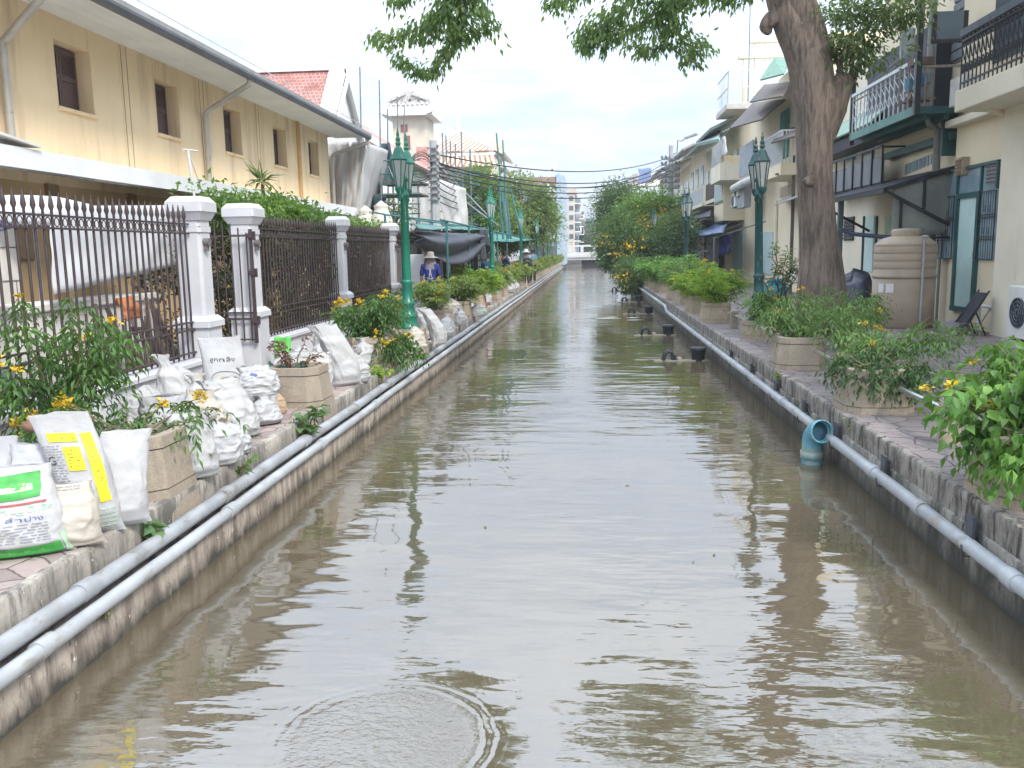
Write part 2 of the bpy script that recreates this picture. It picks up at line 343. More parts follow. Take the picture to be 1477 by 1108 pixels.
# canal walls (real relief on the faces, so edges are worn)
WL = wallmat('wall_left', (.43, .37, .31), (.31, .26, .215), (.17, .14, .115), (.05, .045, .036), .0, .11)
WLU = wallmat('wall_left_upper', (.42, .38, .33), (.27, .24, .21), (.13, .12, .105), (.14, .12, .10), .1, .2)
WRU = wallmat('wall_right_upper', (.33, .30, .265), (.20, .18, .16), (.05, .044, .04), (.10, .09, .08), -.1, .0, ((.30, .27, .23), .5, .7), 8, .22)
WR = wallmat('wall_right', (.36, .33, .29), (.21, .195, .17), (.085, .08, .07), (.05, .05, .042), .0, .22, ((.055, .075, .04), .5, .68))
def wall(name, x, z0, z1, m, sgn, y0=-8, y1=111.5, top=.12, amp=.016):
    """canal wall: face towards the water, top going back; worn by noise"""
    ys = []; y = y0
    while y < y1: ys.append(y); y += .07 if y < 14 else (.16 if y < 30 else .9)
    ys.append(y1); rows = [(x, z0), (x, z0+(z1-z0)*.25), (x, z0+(z1-z0)*.5), (x, z0+(z1-z0)*.75), (x, z1-.015), (x-sgn*.012, z1), (x-sgn*top, z1)]
    b = MB(); vs = []
    for y in ys:
        for i, (xx, zz) in enumerate(rows):
            n = MN.noise((xx*3, y*2.4, zz*5))*amp+MN.noise((xx, y*6, zz*9))*amp*.5
            last = i >= 5
            vs.append((xx+(sgn*n if i < 6 else 0), y, zz+(MN.noise((y*6, 3.3, i))*.014 if i in (4, 5) else 0)))
    k = len(rows); b.add(vs, [(j*k+i, j*k+i+1, (j+1)*k+i+1, (j+1)*k+i) for j in range(len(ys)-1) for i in range(k-1)], True)
    return b.build(name, m)
tag(wall('canal_wall', XL, -.6, .24, WL, 1, top=.2), 'lower concrete canal wall with streaks, carrying the twin grey pipes', 'wall')
tag(wall('canal_wall', XLB, .2, ZB+.004, WLU, 1, top=.06), 'rough upper kerb wall between the twin pipes and the pinkish pavement', 'wall')
tag(wall('canal_wall', XR, -.6, .36, WR, -1, top=.02, amp=.005), 'dark mossy canal wall below the single grey pipe', 'wall')
tag(wall('canal_wall', XRB, .34, ZB+.004, WRU, -1, top=.06, amp=.004), 'black streaked kerb wall above the single grey pipe', 'wall')
# pipes
pvc = mat('pvc_grey', (.36, .38, .40), (.26, .27, .285), 2.2, .5, .2, stain=[((.2, .18, .15), 6, (1, .4, 1), .52, .7), ((.26, .21, .15), 1.3, None, .55, .75)])
pvc2 = mat('pvc_grey_pale', (.42, .44, .46), (.33, .345, .36), 2.2, .5, .2, stain=[((.25, .22, .18), 6, (1, .4, 1), .54, .72), ((.30, .25, .19), 1.3, None, .56, .78)])
dark = mat('dark_steel', (.05, .055, .06), (.035, .035, .04), 6, .6, .1)
def pipe(label, x, z, r, m, y0, y1, step, phase=0, name='drain_pipe'):
    t = thing(name, label, 'pipe', (x, y0, z))
    ys = [y0+i*1.5 for i in range(int((y1-y0)/1.5)+1)]+[y1]
    MB().tube([(x+MN.noise((y*.45, x, 0))*.018, y, z+MN.noise((y*.45, x, 5))*.014) for y in ys], r, 12).build('pipe_run', m, t)
    y = y0+phase; k = 0
    while y < y1 and k < 24:
        MB().tube([(x, y, z), (x, y+.13, z)], r+.009, 12).build('coupling', m, t); y += step; k += 1
    return t
pipe('upper of the two grey pipes along the left canal wall, against the kerb', XLB+.075, .375, .052, pvc, -2, 108, 1.9, .6)
pipe('lower grey pipe of the left pair, nearest the water', XLB+.155, .285, .043, pvc2, -2, 108, 2.3, 1.2)
# right pipe with its step down at about Y 21
t = thing('drain_pipe', 'single grey pipe running along the dark right canal wall with a bend far off', 'pipe', (2.43, 0, .3))
YB = AX(961, 446, 2.43).y
MB().tube([(2.43, y, .285+MN.noise((y*.4, 1, 5))*.006) for y in np.arange(-2, YB, 1.1)]+[(2.43, YB-.2, .285), (2.43, YB+.25, .40), (2.43, YB+.5, .41), (2.43, 45, .41)], .05, 12).build('pipe_run', pvc2, t)
for y in (2.2, 4.9, 6.3, 7.35, 9.2, 10.8, 12.6, 14.3, 17, 19.8): MB().tube([(2.43, y, .285), (2.43, y+.12, .285)], .059, 12).build('coupling', pvc2, t)
bk = mat('bracket_steel', (.075, .085, .10), (.05, .05, .06), 8, .5, .2, stain=[((.14, .07, .04), 9, None, .6, .7)])
for i, y in enumerate((3.45, 4.55, 5.55, 7.2, 8.6, 9.9, 11.4, 13.1, 15)):
    b = MB(); b.box(2.445, 2.47, y, y+.10, .29, .47); b.box(2.47, 2.498, y+.02, y+.08, .33, .43)
    b.tube([(2.37, y-.03, .30), (2.38, y-.03, .225), (2.43, y-.03, .222), (2.485, y-.03, .28), (2.49, y-.03, .36)], .006, 6)
    b.build('bracket', bk, t, bevel=.003)
# blue drain elbow
bl = mat('blue_pvc', (.10, .30, .38), (.17, .36, .40), 5, .5, .2, stain=[((.30, .34, .27), 5, None, .5, .6), ((.05, .12, .13), 9, None, .62, .7)])
e = AZ(1171, 668, 0); ex, ey = e.x, e.y
t = thing('drain_elbow', 'blue plastic drain elbow rising from the water with its open mouth towards us', 'drain pipe', (ex, ey, 0))
R = .10; b = MB(); pts = [(ex, ey, -.4), (ex, ey, .0), (ex, ey, .21)]+[(ex+.035*(1-math.cos(a)), ey-.15*(1-math.cos(a)), .21+.15*math.sin(a)) for a in np.linspace(.2, 1.5, 8)]
b.tube(pts, R, 20, cap=False); b.build('elbow', bl, t, solid=.008)
b = MB(); q = Vector(pts[-1]); d = (Vector(pts[-1])-Vector(pts[-2])).normalized(); b.tube([q-d*.02, q+d*.05], R+.012, 20, cap=False); b.build('socket_rim', bl, t, solid=.01)
b = MB(); b.tube([q-d*.03, q-d*.028], R-.006, 20); b.build('inner_mouth', mat('drain_dark', (.02, .07, .11), None, 3, .5), t)
b = MB(); b.tube([(ex, ey, .05), (ex, ey, .13)], R+.012, 20, cap=False); b.build('collar', bl, t, solid=.01)
# ---------------------------------------------------------------- left: yellow building
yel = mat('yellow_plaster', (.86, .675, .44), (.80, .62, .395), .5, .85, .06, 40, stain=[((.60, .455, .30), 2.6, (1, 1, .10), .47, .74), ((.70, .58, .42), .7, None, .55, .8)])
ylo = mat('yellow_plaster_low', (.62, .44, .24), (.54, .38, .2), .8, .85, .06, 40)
white = mat('white_paint', (.76, .76, .76), (.69, .69, .69), 1.2, .6, .06, 30)
offw = mat('offwhite_paint', (.74, .72, .67), (.64, .61, .56), 1.5, .7, .1, 30, stain=[((.45, .40, .33), 3, (1, 1, .3), .62, .8)])
shut = mat('shutter_wood', (.135, .085, .082), (.10, .062, .06), 6, .55, .2, 60, stretch=(1, 1, .2))
brs = mat('downpipe_steel', (.50, .47, .42), (.42, .39, .35), 3, .35, .05, metal=.3)
gut = mat('gutter_grey', (.12, .125, .14), (.09, .095, .105), 2, .5, .1)
BX = -8.0; Y0, Y1 = 3.0, 27.2; ZT = 5.84
T = thing('yellow_building', 'long two storey yellow building with brown shutters and wide white eaves on the left bank', 'building', (BX, 15, ZB))
wins = []
for (xl, yt), (xr, yb) in (((76, 54), (137, 167)), ((222, 111), (261, 200)), ((321, 149), (350, 222)), ((393, 178), (415, 241)), ((444, 197), (461, 254))):
    a, c = AX(xl, yt, BX), AX(xr, yb, BX); wins.append((a.y, c.y))
wins.insert(0, (wins[0][0]-4.4, wins[0][1]-4.4))
zs, zh = AX(137, 167, BX).z, AX(76, 54, BX).z
print('WINS', wins, zs, zh)
b = MB(); WT = .4
b.box(BX-WT, BX, Y0, Y1, 3.3, zs); b.box(BX-WT, BX, Y0, Y1, zh, ZT+.05)
ys = [Y0]+[q for w_ in wins for q in w_]+[Y1]
for i in range(0, len(ys), 2): b.box(BX-WT, BX, ys[i], ys[i+1], zs, zh)
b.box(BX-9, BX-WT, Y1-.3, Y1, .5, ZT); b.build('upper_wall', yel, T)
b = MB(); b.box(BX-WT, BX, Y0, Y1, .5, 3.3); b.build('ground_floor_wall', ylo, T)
for i in range(4):
    ym = (wins[i][1]+wins[i+1][0])/2; b = MB()
    for q in (-.09, .09): b.box(BX+.001, BX+.006, ym+q-.008, ym+q+.008, 3.4, ZT-.02)
    b.build('wall_groove', mat('groove', (.40, .29, .18)), T)
ym = (wins[4][1]+wins[5][0])/2
b = MB(); b.box(BX, BX+.05, ym-.1, ym+.1, 3.4, ZT); b.build('pilaster', mat('pilaster_orange', (.62, .36, .14)), T)
for (a, c) in wins:
    fr = MB(); fr.box(BX-WT, BX-WT+.03, a, c, zs, zh); fr.build('window_back', shut, T)
    for k in (0, 1):
        p = a+(c-a)*(.03+.47*k); q = a+(c-a)*(.03+.47*(k+1))-.012; l = MB(); xs = BX-.25
        l.box(xs-.03, xs, p, q, zs+.02, zh-.02); w_ = (q-p)
        for z0, z1 in ((zs+.02, zs+.1), (zs+.48, zs+.56), (zh-.1, zh-.02)): l.box(xs, xs+.018, p, q, z0, z1)
        for y_ in (p, q-.05): l.box(xs, xs+.018, y_, y_+.05, zs+.1, zs+.48); l.box(xs, xs+.018, y_, y_+.05, zs+.56, zh-.1)
        for j in range(9): z0 = zs+.58+j*(zh-zs-.7)/9; l.bar((xs+.006, p+.05, z0+.02), (xs+.006, q-.05, z0+.02), .03, .008, (.6, 0, .8))
        l.build('shutter', shut, T)
    sl_ = MB(); sl_.box(BX-.24, BX+.05, a-.04, c+.03, zs-.055, zs-.003); sl_.build('window_sill', yel, T, bevel=.006)
# eaves, gutter, roof
GX, GZ = -6.95, ZT-.02
b = MB(); b.box(GX+.04, BX, Y0, Y1+.75, ZT, ZT+.05)
for q in (.25, .5, .75): b.box(GX+.04-q*.98-.006, GX+.04-q*.98+.006, Y0, Y1+.7, ZT-.004, ZT)
b.build('soffit', white, T)
b = MB()
pr = [(GX+.02, ZT+.02), (GX+.0, ZT-.02), (GX+.04, ZT-.075), (GX+.12, ZT-.075), (GX+.15, ZT-.01), (GX+.15, ZT+.06), (GX+.12, ZT+.06), (GX+.02, ZT+.06)]
b.prism([(x, Y0, z) for x, z in pr], (0, Y1+.8-Y0, 0)); b.build('gutter', gut, T)
b = MB(); b.slab((GX+.17, Y0, ZT+.1), (GX+.17, Y1+.8, ZT+.1), (-12, Y1-3, ZT+1.7), (-12, Y0, ZT+1.7), .07)
b.slab((GX+.17, Y1+.8, ZT+.1), (-16, Y1+.8, ZT+.1), (-12, Y1-3, ZT+1.7), (-12, Y1-3, ZT+1.7), .07); b.build('roof', mat('pale_roof', (.50, .50, .50), (.42, .42, .42), 3, .6), T)
b = MB()
for i in range(24): y = Y0+2+i*1.0; b.box(GX+.175, GX+.185, y, y+.012, ZT+.1, ZT+.22)
b.box(GX+.172, GX+.186, Y0, Y1+.8, ZT+.205, ZT+.22); b.build('eave_guard', mat('guard_grey', (.55, .57, .6)), T)
for (pa, pb, pc, wx) in (((75, 0), (3, 62), (18, 205), 0), ((359, 113), (296, 165), (305, 262), 0), ((527, 203), (478, 226), (482, 290), 1)):
    A = AX(pa[0], pa[1], GX+.05); B = AX(pb[0], pb[1], BX+.09); Cc = Vector((BX+.09, B.y, 3.45))
    A.z = ZT-.05
    if wx: B = Vector((BX+.09, Y1+.1, 5.2)); A = Vector((GX+.05, Y1+.7, ZT-.05)); Cc = Vector((BX+.09, Y1+.1, 3.3))
    b = MB(); b.tube([A, A+Vector((0, -.02, -.12)), B+Vector((.06, .02, .07)), B, B+Vector((0, 0, -.12)), Cc], .055, 10)
    for z in (4.2, 5.0): b.tube([(B.x, B.y, z), (B.x, B.y, z+.05)], .064, 10)
    b.build('downpipe', brs, T)
# lower canopy
CX = -7.0; cz0, cz1 = AX(0, 238, CX).z, AX(0, 207, CX).z; CY1 = AX(515, 299, CX).y
b = MB(); b.box(CX-.04, CX, Y0, CY1, cz0, cz1); b.box(BX, CX-.04, CY1-.04, CY1, cz0, cz1); b.build('canopy_fascia', white, T)
b = MB(); b.box(BX, CX-.04, Y0, CY1-.04, cz1-.06, cz1-.01); b.build('canopy_deck', offw, T)
b = MB(); b.box(CX-.12, CX-.04, Y0, CY1-.06, cz0-.02, cz0+.04); b.build('canopy_rail', mat('soffit_grey', (.36, .34, .31)), T)
for y in (8.0, 10.2, 12.5, 14.8):
    b = MB(); b.box(BX, BX+.06, y, y+.28, .5, 3.3); b.build('ground_pilaster', mat('brown_trim', (.34, .23, .13)), T)
for y in (8.9, 11.1, 13.3):
    b = MB(); b.box(BX, BX+.04, y, y+1.0, 2.2, 2.75); b.box(BX+.04, BX+.06, y+.08, y+.92, 2.2, 2.62); b.build('door_head', mat('brown_trim', (.34, .23, .13)), T)
e = AX(8, 206, CX+.05)
b = MB(); b.slab((CX-.5, 10.0, 3.75), (CX+.05, 10.0, 3.72), (CX+.05, 10.9, 3.63), (CX-.5, 10.9, 3.66), .03); b.box(CX-.3, CX-.2, 10.2, 10.6, cz1, 3.66)
tag(b.build('lamp_panel', offw), 'small pale tilted panel standing on the white canopy edge', 'panel')
# ---------------------------------------------------------------- fence and gate pillars
FX = -4.7
iron = mat('iron_brown', (.075, .052, .055), (.05, .036, .038), 5, .5, .15, 60)
pil = mat('pillar_white', (.60, .60, .625), (.53, .53, .56), 1.4, .6, .06, 30, stain=[((.48, .46, .45), 4, (1, 1, .25), .63, .8)])
PY = [AX(px, py, FX).y for px, py in ((277, 290), (352, 293), (488, 313), (563, 322), (609, 330))]
PY += [PY[-1]+4.3*k for k in range(1, 4)]
print('PILLARS', PY)
plab = ['tallest white gate pillar nearest us, beside the first iron panel', 'white gate pillar on the far side of the gate opening, with a hinge strip', 'white pillar between the second and third iron fence panels', 'slender white pillar just left of the green double lamp', 'white pillar just right of the green lamp post, by the dark tarp', 'white pillar in the shade behind the person in the blue shirt', 'white pillar right behind the dark hanging tarp', 'far white pillar beside the metal staircase']
ZP = .62
for i, y in enumerate(PY):
    s = .155 if i < 2 else .125; zt = 2.78
    t = thing('fence_pillar', plab[i], 'pillar', (FX-.02, y, ZP-.07)); cx = FX-.02
    def fru(b, hw0, hw1, z0, z1): b.lathe([(hw0*1.4142, z0), (hw1*1.4142, z1)], (cx, y, 0), 4, False, rot=math.pi/4)
    b = MB(); fru(b, s+.045, s+.045, ZP-.07, 1.35); b.build('pedestal', pil, t, bevel=.012)
    b = MB(); fru(b, s+.075, s+.075, 1.35, 1.42); fru(b, s+.075, s+.02, 1.422, 1.48); b.build('base_moulding', pil, t, bevel=.01)
    b = MB(); fru(b, s, s, 1.48, 2.48); fru(b, s+.012, s+.012, 2.482, 2.55); fru(b, s, s, 2.552, zt-.16); b.build('shaft', pil, t, bevel=.035)
    b = MB(); fru(b, s+.015, s+.06, zt-.16, zt-.06); fru(b, s+.07, s+.07, zt-.058, zt+.05); fru(b, s+.07, s+.015, zt+.052, zt+.12); b.build('cap', pil, t, bevel=.015)
    if i < 4:
        b = MB(); b.tube([(cx+s-.01, y-.05, 2.36), (cx+s+.07, y-.05, 2.36)], .05, 12); b.box(cx+s-.01, cx+s+.05, y-.08, y-.02, 2.26, 2.34); b.build('lamp_fixture', mat('fixture', (.16, .14, .14)), t)
# plinth wall under the fence
def seg(i): return PY[i]+.2, PY[i+1]-.2
segs = [(1.5, PY[0]-.22)]+[seg(i) for i in range(1, 7)]
fl = ['nearest brown iron spear fence panel at the left edge of the view', 'dense brown iron fence panel right of the gate opening', 'third brown iron fence panel, with bright bush tops over it', 'iron fence panel right behind the green double lamp', 'iron fence panel behind the blue shirted person', 'iron fence panel in the shade under the dark tarp', 'farthest brown iron fence panel by the metal staircase']
for i, (a, c) in enumerate(segs):
    b = MB(); b.box(FX-.14, FX+.14, a, c, ZB-.02, .93); b.box(FX-.18, FX+.18, a, c, .932, .985)
    tag(b.build('plinth_wall', pil, bevel=.006), 'low white plinth wall under the '+fl[i], 'low wall')
    t = thing('iron_fence', fl[i], 'fence', (FX, (a+c)/2, .98))
    st = .128; n = int((c-a)/st); bars = MB(); tips = MB(); rl = MB(); rg = MB()
    for k in range(n+1):
        y = a+.03+k*(c-a-.06)/n
        bars.tube([(FX, y, 1.0), (FX, y, 2.55)], .0125, 6)
        bars.tube([(FX, y, 2.55), (FX, y, 2.62), (FX, y, 2.655), (FX, y, 2.70), (FX, y, 2.79)], [.012, .012, .024, .018, .003], 6)
        if k < n and i < 4: rg.tube([(FX, y+st/2+.036*math.cos(q), 2.52+.04*math.sin(q)) for q in np.linspace(0, 6.283, 11)], .006, 4, False) if False else rl.tube([(FX, y+st/2+.036*math.cos(q), 2.52+.04*math.sin(q)) for q in np.linspace(0, 6.283, 11)], .006, 4, False)
    for z in (2.575, 2.465, 1.42, 1.33, 1.06): rl.box(FX-.02, FX+.02, a-.05, c+.05, z-.009, z+.009)
    bars.build('bars', iron, t); rl.build('rails', iron, t)
# open gate leaf hinge strip at second pillar + small gate panel seen through opening
t = thing('gate_leaf', 'dark brown iron gate leaf standing open on the second white pillar', 'gate', (FX+.1, PY[1]-.26, .98))
b = MB(); b.box(FX+.14, FX+.18, PY[1]-.27, PY[1]-.235, 1.0, 2.55); b.build('gate_stile', iron, t)
for z in (1.25, 1.9, 2.4): b = MB(); b.box(FX+.12, FX+.21, PY[1]-.234, PY[1]-.20, z, z+.12); b.box(FX+.13, FX+.19, PY[1]-.30, PY[1]-.271, z+.03, z+.09); b.build('hinge', iron, t)
b = MB()
for k in range(9): b.tube([(FX+.10-k*.11, PY[1]-.255, 1.02), (FX+.10-k*.11, PY[1]-.255, 2.5+.18*math.sin(k*.39))], .011, 6)
for z in (1.05, 1.33, 1.42, 2.46): b.box(FX-.8, FX+.139, PY[1]-.263, PY[1]-.247, z-.01, z+.01)
b.build('bars', iron, t)
# ---------------------------------------------------------------- things behind the fence
stone = mat('white_stone', (.72, .69, .64), (.60, .57, .52), 1.2, .8, .15, stain=[((.40, .37, .33), 3, (1, 1, .3), .6, .8)])
t = thing('monument_plinth', 'white moulded stone base with joints behind the near iron fence', 'monument base', (-7.0, 8.2, ZB))
b = MB(); b.box(-8.2, -6.35, 6.6, 10.1, ZB-.05, 1.25); b.build('lower_block', stone, t, bevel=.02)
b = MB(); b.box(-8.2, -6.28, 6.5, 10.2, 1.25, 1.36); b.box(-8.2, -6.22, 6.45, 10.25, 1.362, 1.48); b.box(-8.2, -6.3, 6.5, 10.15, 1.482, 1.58); b.build('moulding', stone, t, bevel=.015)
b = MB(); b.box(-8.2, -6.6, 6.6, 9.7, 1.58, 2.75); b.build('upper_block', stone, t, bevel=.03)
b = MB()
for z in (1.95, 2.33): b.box(-6.599, -6.592, 6.62, 9.68, z, z+.012)
for z, o in ((1.58, .5), (1.96, .1), (2.34, .6)):
    for k in range(4): b.box(-6.598, -6.593, 6.7+o+k*.8, 6.71+o+k*.8, z, z+.37)
b.build('joints', mat('joint_dark', (.22, .2, .18)), t)
# white sheet wall (tent side) farther along
cloth = mat('white_sheet', (.86, .87, .89), (.80, .81, .84), .9, .6, .2, 6, trans=.4)
def drape(b, p00, p10, p11, p01, nu, nv, amp, fx, nrm, seed=0):
    p00, p10, p11, p01, nrm = map(Vector, (p00, p10, p11, p01, nrm))
    def f(u, v):
        p = p00.lerp(p10, u).lerp(p01.lerp(p11, u), v)
        return p+nrm*(amp*MN.noise((u*fx+seed, v*fx*.35, seed))+amp*.6*MN.noise((u*fx*3, v*fx*.8+seed, 2)))
    return b.grid(f, nu, nv)
b = MB(); drape(b, AX(78, 425, -5.75), AX(300, 372, -5.75), AX(300, 296, -5.75), AX(70, 297, -5.75), 40, 12, .05, 4, (1, 0, 0))
tag(b.build('white_sheet', cloth, solid=.01), 'large white sheet hung behind the first iron fence panel', 'tarp')
b = MB(); drape(b, (-5.6, 5.8, 2.25), (-5.4, 8.0, 2.50), (-6.6, 8.6, 2.75), (-7.3, 5.4, 2.62), 20, 10, .06, 4, (0, 0, 1), 3)
tag(b.build('blue_tarp', mat('navy_tarp', (.04, .05, .11), (.03, .035, .08), 2, .5, .2), solid=.012), 'dark navy tarp hanging at the top behind the near fence bars', 'tarp')
for k, (y0, y1, x0) in enumerate(((6.6, 8.4, -6.9), (8.9, 11.2, -6.6), (11.6, 14.0, -6.7))):
    b = MB(); hw = .7
    b.lathe([(hw, 2.62), (hw*1.05, 2.72), (hw*.85, 2.86), (hw*.45, 2.93), (.02, 2.95)], (x0, (y0+y1)/2, 0), 8, False, sy=1.35)
    b.tube([(x0, (y0+y1)/2, ZB), (x0, (y0+y1)/2, 2.7)], .025, 6)
    tag(b.build('parasol', cloth), ('white parasol top above the leftmost fence spears', 'white parasol top peeking over the middle of the first fence panel', 'white parasol top just left of the tallest gate pillar')[k], 'parasol')
b = MB(); b.box(-6.25, -5.95, 8.6, 11.6, ZB-.05, 1.62); b.box(-6.3, -5.9, 8.55, 11.65, 1.622, 1.72)
tag(b.build('inner_wall', stone, bevel=.02), 'pale low inner wall under the hanging white sheet behind the fence', 'low wall')
# timber pile leaning
tb = mat('old_timber', (.20, .15, .12), (.12, .09, .075), 5, .8, .3, 40, stretch=(1, 1, .3))
rng = random.Random(3); t = thing('timber_pile', 'pile of leaning old brown planks and poles behind the first fence panel', 'timber pile', (-5.6, 9.7, ZB))
for k in range(26):
    y = 9.5+rng.random()*1.2; x = -5.6+rng.random()*.55; a = rng.uniform(-.55, .3); L = rng.uniform(.6, 1.15)
    b = MB(); b.bar((x, y, ZB), (x-.25*rng.random(), y+a, ZB+L), rng.uniform(.02, .055), .025); b.build('plank', tb, t)
b = MB()
for k in range(7): b.box(-6.1, -5.25, 5.2+k*.55, 5.7+k*.55, ZB+.0, ZB+.03+.05*(k % 3))
tag(b.build('board_stack', mat('grey_boards', (.34, .30, .27), (.2, .17, .15), 3)), 'low stack of worn boards lying behind the bottom of the near fence', 'boards')
b = MB(); b.lathe([(.16, ZB), (.15, .8), (.06, 1.05), (.02, 1.25)], (-5.35, 6.75, 0), 10, sx=.8); drape(b, (-5.35, 6.5, .75), (-5.3, 7.1, .8), (-5.35, 6.9, 1.15), (-5.4, 6.7, 1.3), 8, 6, .08, 4, (1, 0, 0))
tag(b.build('red_cloth', mat('red_brown_cloth', (.30, .11, .075), (.42, .22, .16), 4, .8, .3), solid=.01), 'faded red brown cloth bundle behind the leftmost fence bars', 'cloth')
b = MB(); drape(b, (-5.45, 9.85, 1.45), (-5.4, 10.15, 1.5), (-5.45, 10.1, 1.75), (-5.5, 9.9, 1.72), 10, 10, .1, 5, (1, .3, 0), 3)
tag(b.build('orange_bundle', mat('orange_cloth', (.50, .18, .07), None, 4), solid=.02), 'orange bundle resting on top of the leaning timber', 'cloth')
b = MB(); b.tube([(-5.5, 7.6, ZB), (-5.5, 7.6, 1.1)], .17, 14); b.lathe([(.17, 1.1), (.14, 1.16), (.05, 1.2)], (-5.5, 7.6, 0), 14)
tag(b.build('water_drum', mat('drum_blue', (.12, .15, .22), None, 3, .5)), 'dull blue plastic drum behind the fence and the tall shrub', 'drum')
# hedges behind the panels right of the gate
lm_hd = leafmat('leaf_hedge_dark', [(.05, .045, .035), (.09, .075, .05), (.06, .085, .035), (.12, .085, .06)], .2)
lm_hb = leafmat('leaf_hedge_bright', [(.09, .20, .03), (.16, .30, .05), (.22, .36, .07), (.07, .15, .03)], .4)
bark = mat('bark', (.14, .105, .085), (.09, .07, .06), 8, .9, .6, 20, stretch=(1, 1, .25))
rg_ = np.random.default_rng(5)
def hedge(label, x0, x1, y0, y1, z0, z1, n, L, lm, name='hedge', trunks=3):
    t = thing(name, label, 'hedge', ((x0+x1)/2, (y0+y1)/2, ZB)); P = []; D = []
    for k in range(n//60):
        c = np.array([rg_.uniform(x0, x1), rg_.uniform(y0, y1), rg_.uniform(z0, z1)]); q = c+rg_.normal(0, .13, (60, 3)); P.append(q); D.append(rg_.normal(0, .6, (60, 3))+np.array([.4, -.2, .1]))
    leafmesh('foliage', np.concatenate(P), np.concatenate(D), L, L*.5, rg_, lm, t)
    b = MB()
    for k in range(trunks): y = y0+(y1-y0)*(k+.5)/trunks; b.tube([((x0+x1)/2, y, ZB), ((x0+x1)/2+.05, y+.1, (z0+z1)/2), ((x0+x1)/2, y+.05, z1-.1)], [.035, .025, .01], 6)
    b.build('stems', bark, t); return t
hedge('dark ivy like hedge seen through the gate opening between the two big pillars', -6.1, -5.3, 11.4, 14.5, .7, 2.75, 5200, .09, lm_hd)
hedge('dry brown hedge behind the second iron fence panel', -5.5, -4.95, PY[1]+1.6, PY[2], .75, 2.6, 9000, .085, lm_hd)
hedge('dry brown hedge behind the third iron fence panel', -5.5, -4.95, PY[2]+.3, PY[3], .75, 2.6, 9000, .085, lm_hd)
hedge('bright green clipped bush crown showing above the second fence panel', -5.9, -5.2, PY[1]+.9, PY[2]+.5, 2.72, 3.05, 6000, .12, lm_hb, 'bush')
hedge('bright green bush crown above the third fence panel', -5.9, -5.3, PY[2]+.8, PY[3]+1.0, 2.62, 2.85, 4000, .11, lm_hb, 'bush')
hedge('bright bush tops behind the fence right of the slender pillar', -5.9, -5.3, PY[3]+.8, PY[4]+1.0, 2.5, 2.8, 3500, .11, lm_hb, 'bush')
b = MB(); b.lathe([(.13, ZB), (.17, .9), (.2, 1.3), (.16, 1.6), (.05, 1.7)], (-5.2, PY[1]+2.2, 0), 12, sx=.8)
tag(b.build('yellow_figure', mat('ochre_cloth', (.55, .40, .16), (.4, .28, .12), 4)), 'ochre cloth wrapped bundle behind the lower bars of the second fence panel', 'bundle')
# small palm
t = thing('young_palm', 'small spiky palm rising in front of the white canopy over the fence', 'palm', (-5.6, 14.0, ZB))
pc = AX(377, 262, -5.6); t.location = (pc.x, pc.y, ZB); WO[t.name] = Vector(t.location)
b = MB(); b.tube([(pc.x, pc.y, ZB), (pc.x+.02, pc.y, pc.z-.05)], [.04, .03], 8); b.build('trunk', bark, t)
P = []; D = []
for k in range(34):
    a = rg_.uniform(0, 6.28); e = rg_.uniform(-.3, 1.3); d = np.array([math.cos(a)*math.cos(e), math.sin(a)*math.cos(e), math.sin(e)])
    P.append(np.array(pc)+d*.02); D.append(d*2)
leafmesh('fronds', P, D, .36, .035, rg_, leafmat('leaf_palm', [(.14, .20, .06), (.30, .36, .14), (.22, .25, .10)], .3), t, curl=.35)
# steel antenna poles leaning by the canopy
b = MB(); A = AX(283, 275, -6.2); b.tube([A+Vector((0, 0, -.6)), A+Vector((0, -.2, .62))], .02, 6); b.tube([A+Vector((0, -.35, .6)), A+Vector((0, .15, .63))], .012, 6); b.tube([A+Vector((0, -.2, .6)), A+Vector((0, .3, -.1))], .012, 6)
tag(b.build('antenna', white), 'thin white antenna frame standing before the white canopy', 'antenna')
# ---------------------------------------------------------------- beyond the yellow building
red = tilemat('red_tiles', (.40, .16, .125), (.32, .12, .10), 6.5, 5.5, (.60, .42, .36))
brn = tilemat('brown_tiles', (.42, .27, .22), (.36, .22, .18), 3, 2.6, (.48, .36, .31))
wplas = mat('white_plaster', (.78, .77, .74), (.70, .68, .65), .8, .8, .08, stain=[((.5, .47, .43), 1.5, (1, 1, .3), .62, .85)])
t = thing('gable_hall', 'white gabled hall with a red tiled roof rising behind the yellow building', 'hall', (-12, 32, ZB))
GXp = AY(492, 99, 32.2).x; ya, yb, ym = 28.6, 36.2, 32.2; zr = AY(490, 99, 32.2).z; ze = zr-4.0
b = MB(); b.prism([(GXp, ya+.5, .5), (GXp, yb-.5, .5), (GXp, yb-.5, ze), (GXp, ym, zr-.35), (GXp, ya+.5, ze)], (-.3, 0, 0)); b.box(-16, GXp-.3, ya+.6, yb-.6, .5, ze-.1); b.build('wall', wplas, t)
b = MB(); b.slab((-16, ya-.3, ze-.25), (GXp-.35, ya-.3, ze-.25), (GXp-.35, ym, zr-.05), (-16, ym, zr-.05), .1); b.slab((GXp-.35, yb+.3, ze-.25), (-16, yb+.3, ze-.25), (-16, ym, zr-.05), (GXp-.35, ym, zr-.05), .1); b.build('roof', red, t)
b = MB()
for s_, y in ((-1, ya-.4), (1, yb+.4)):
    b.bar((GXp-.1, y, ze-.4), (GXp-.1, ym, zr+.02), .5, .32); b.bar((GXp+.22, y+s_*-.5, ze-.25), (GXp+.22, ym, zr-.38), .1, .12)
b.bar((-16, ym, zr+.04), (GXp+.1, ym, zr+.04), .26, .2); b.build('bargeboard', white, t)
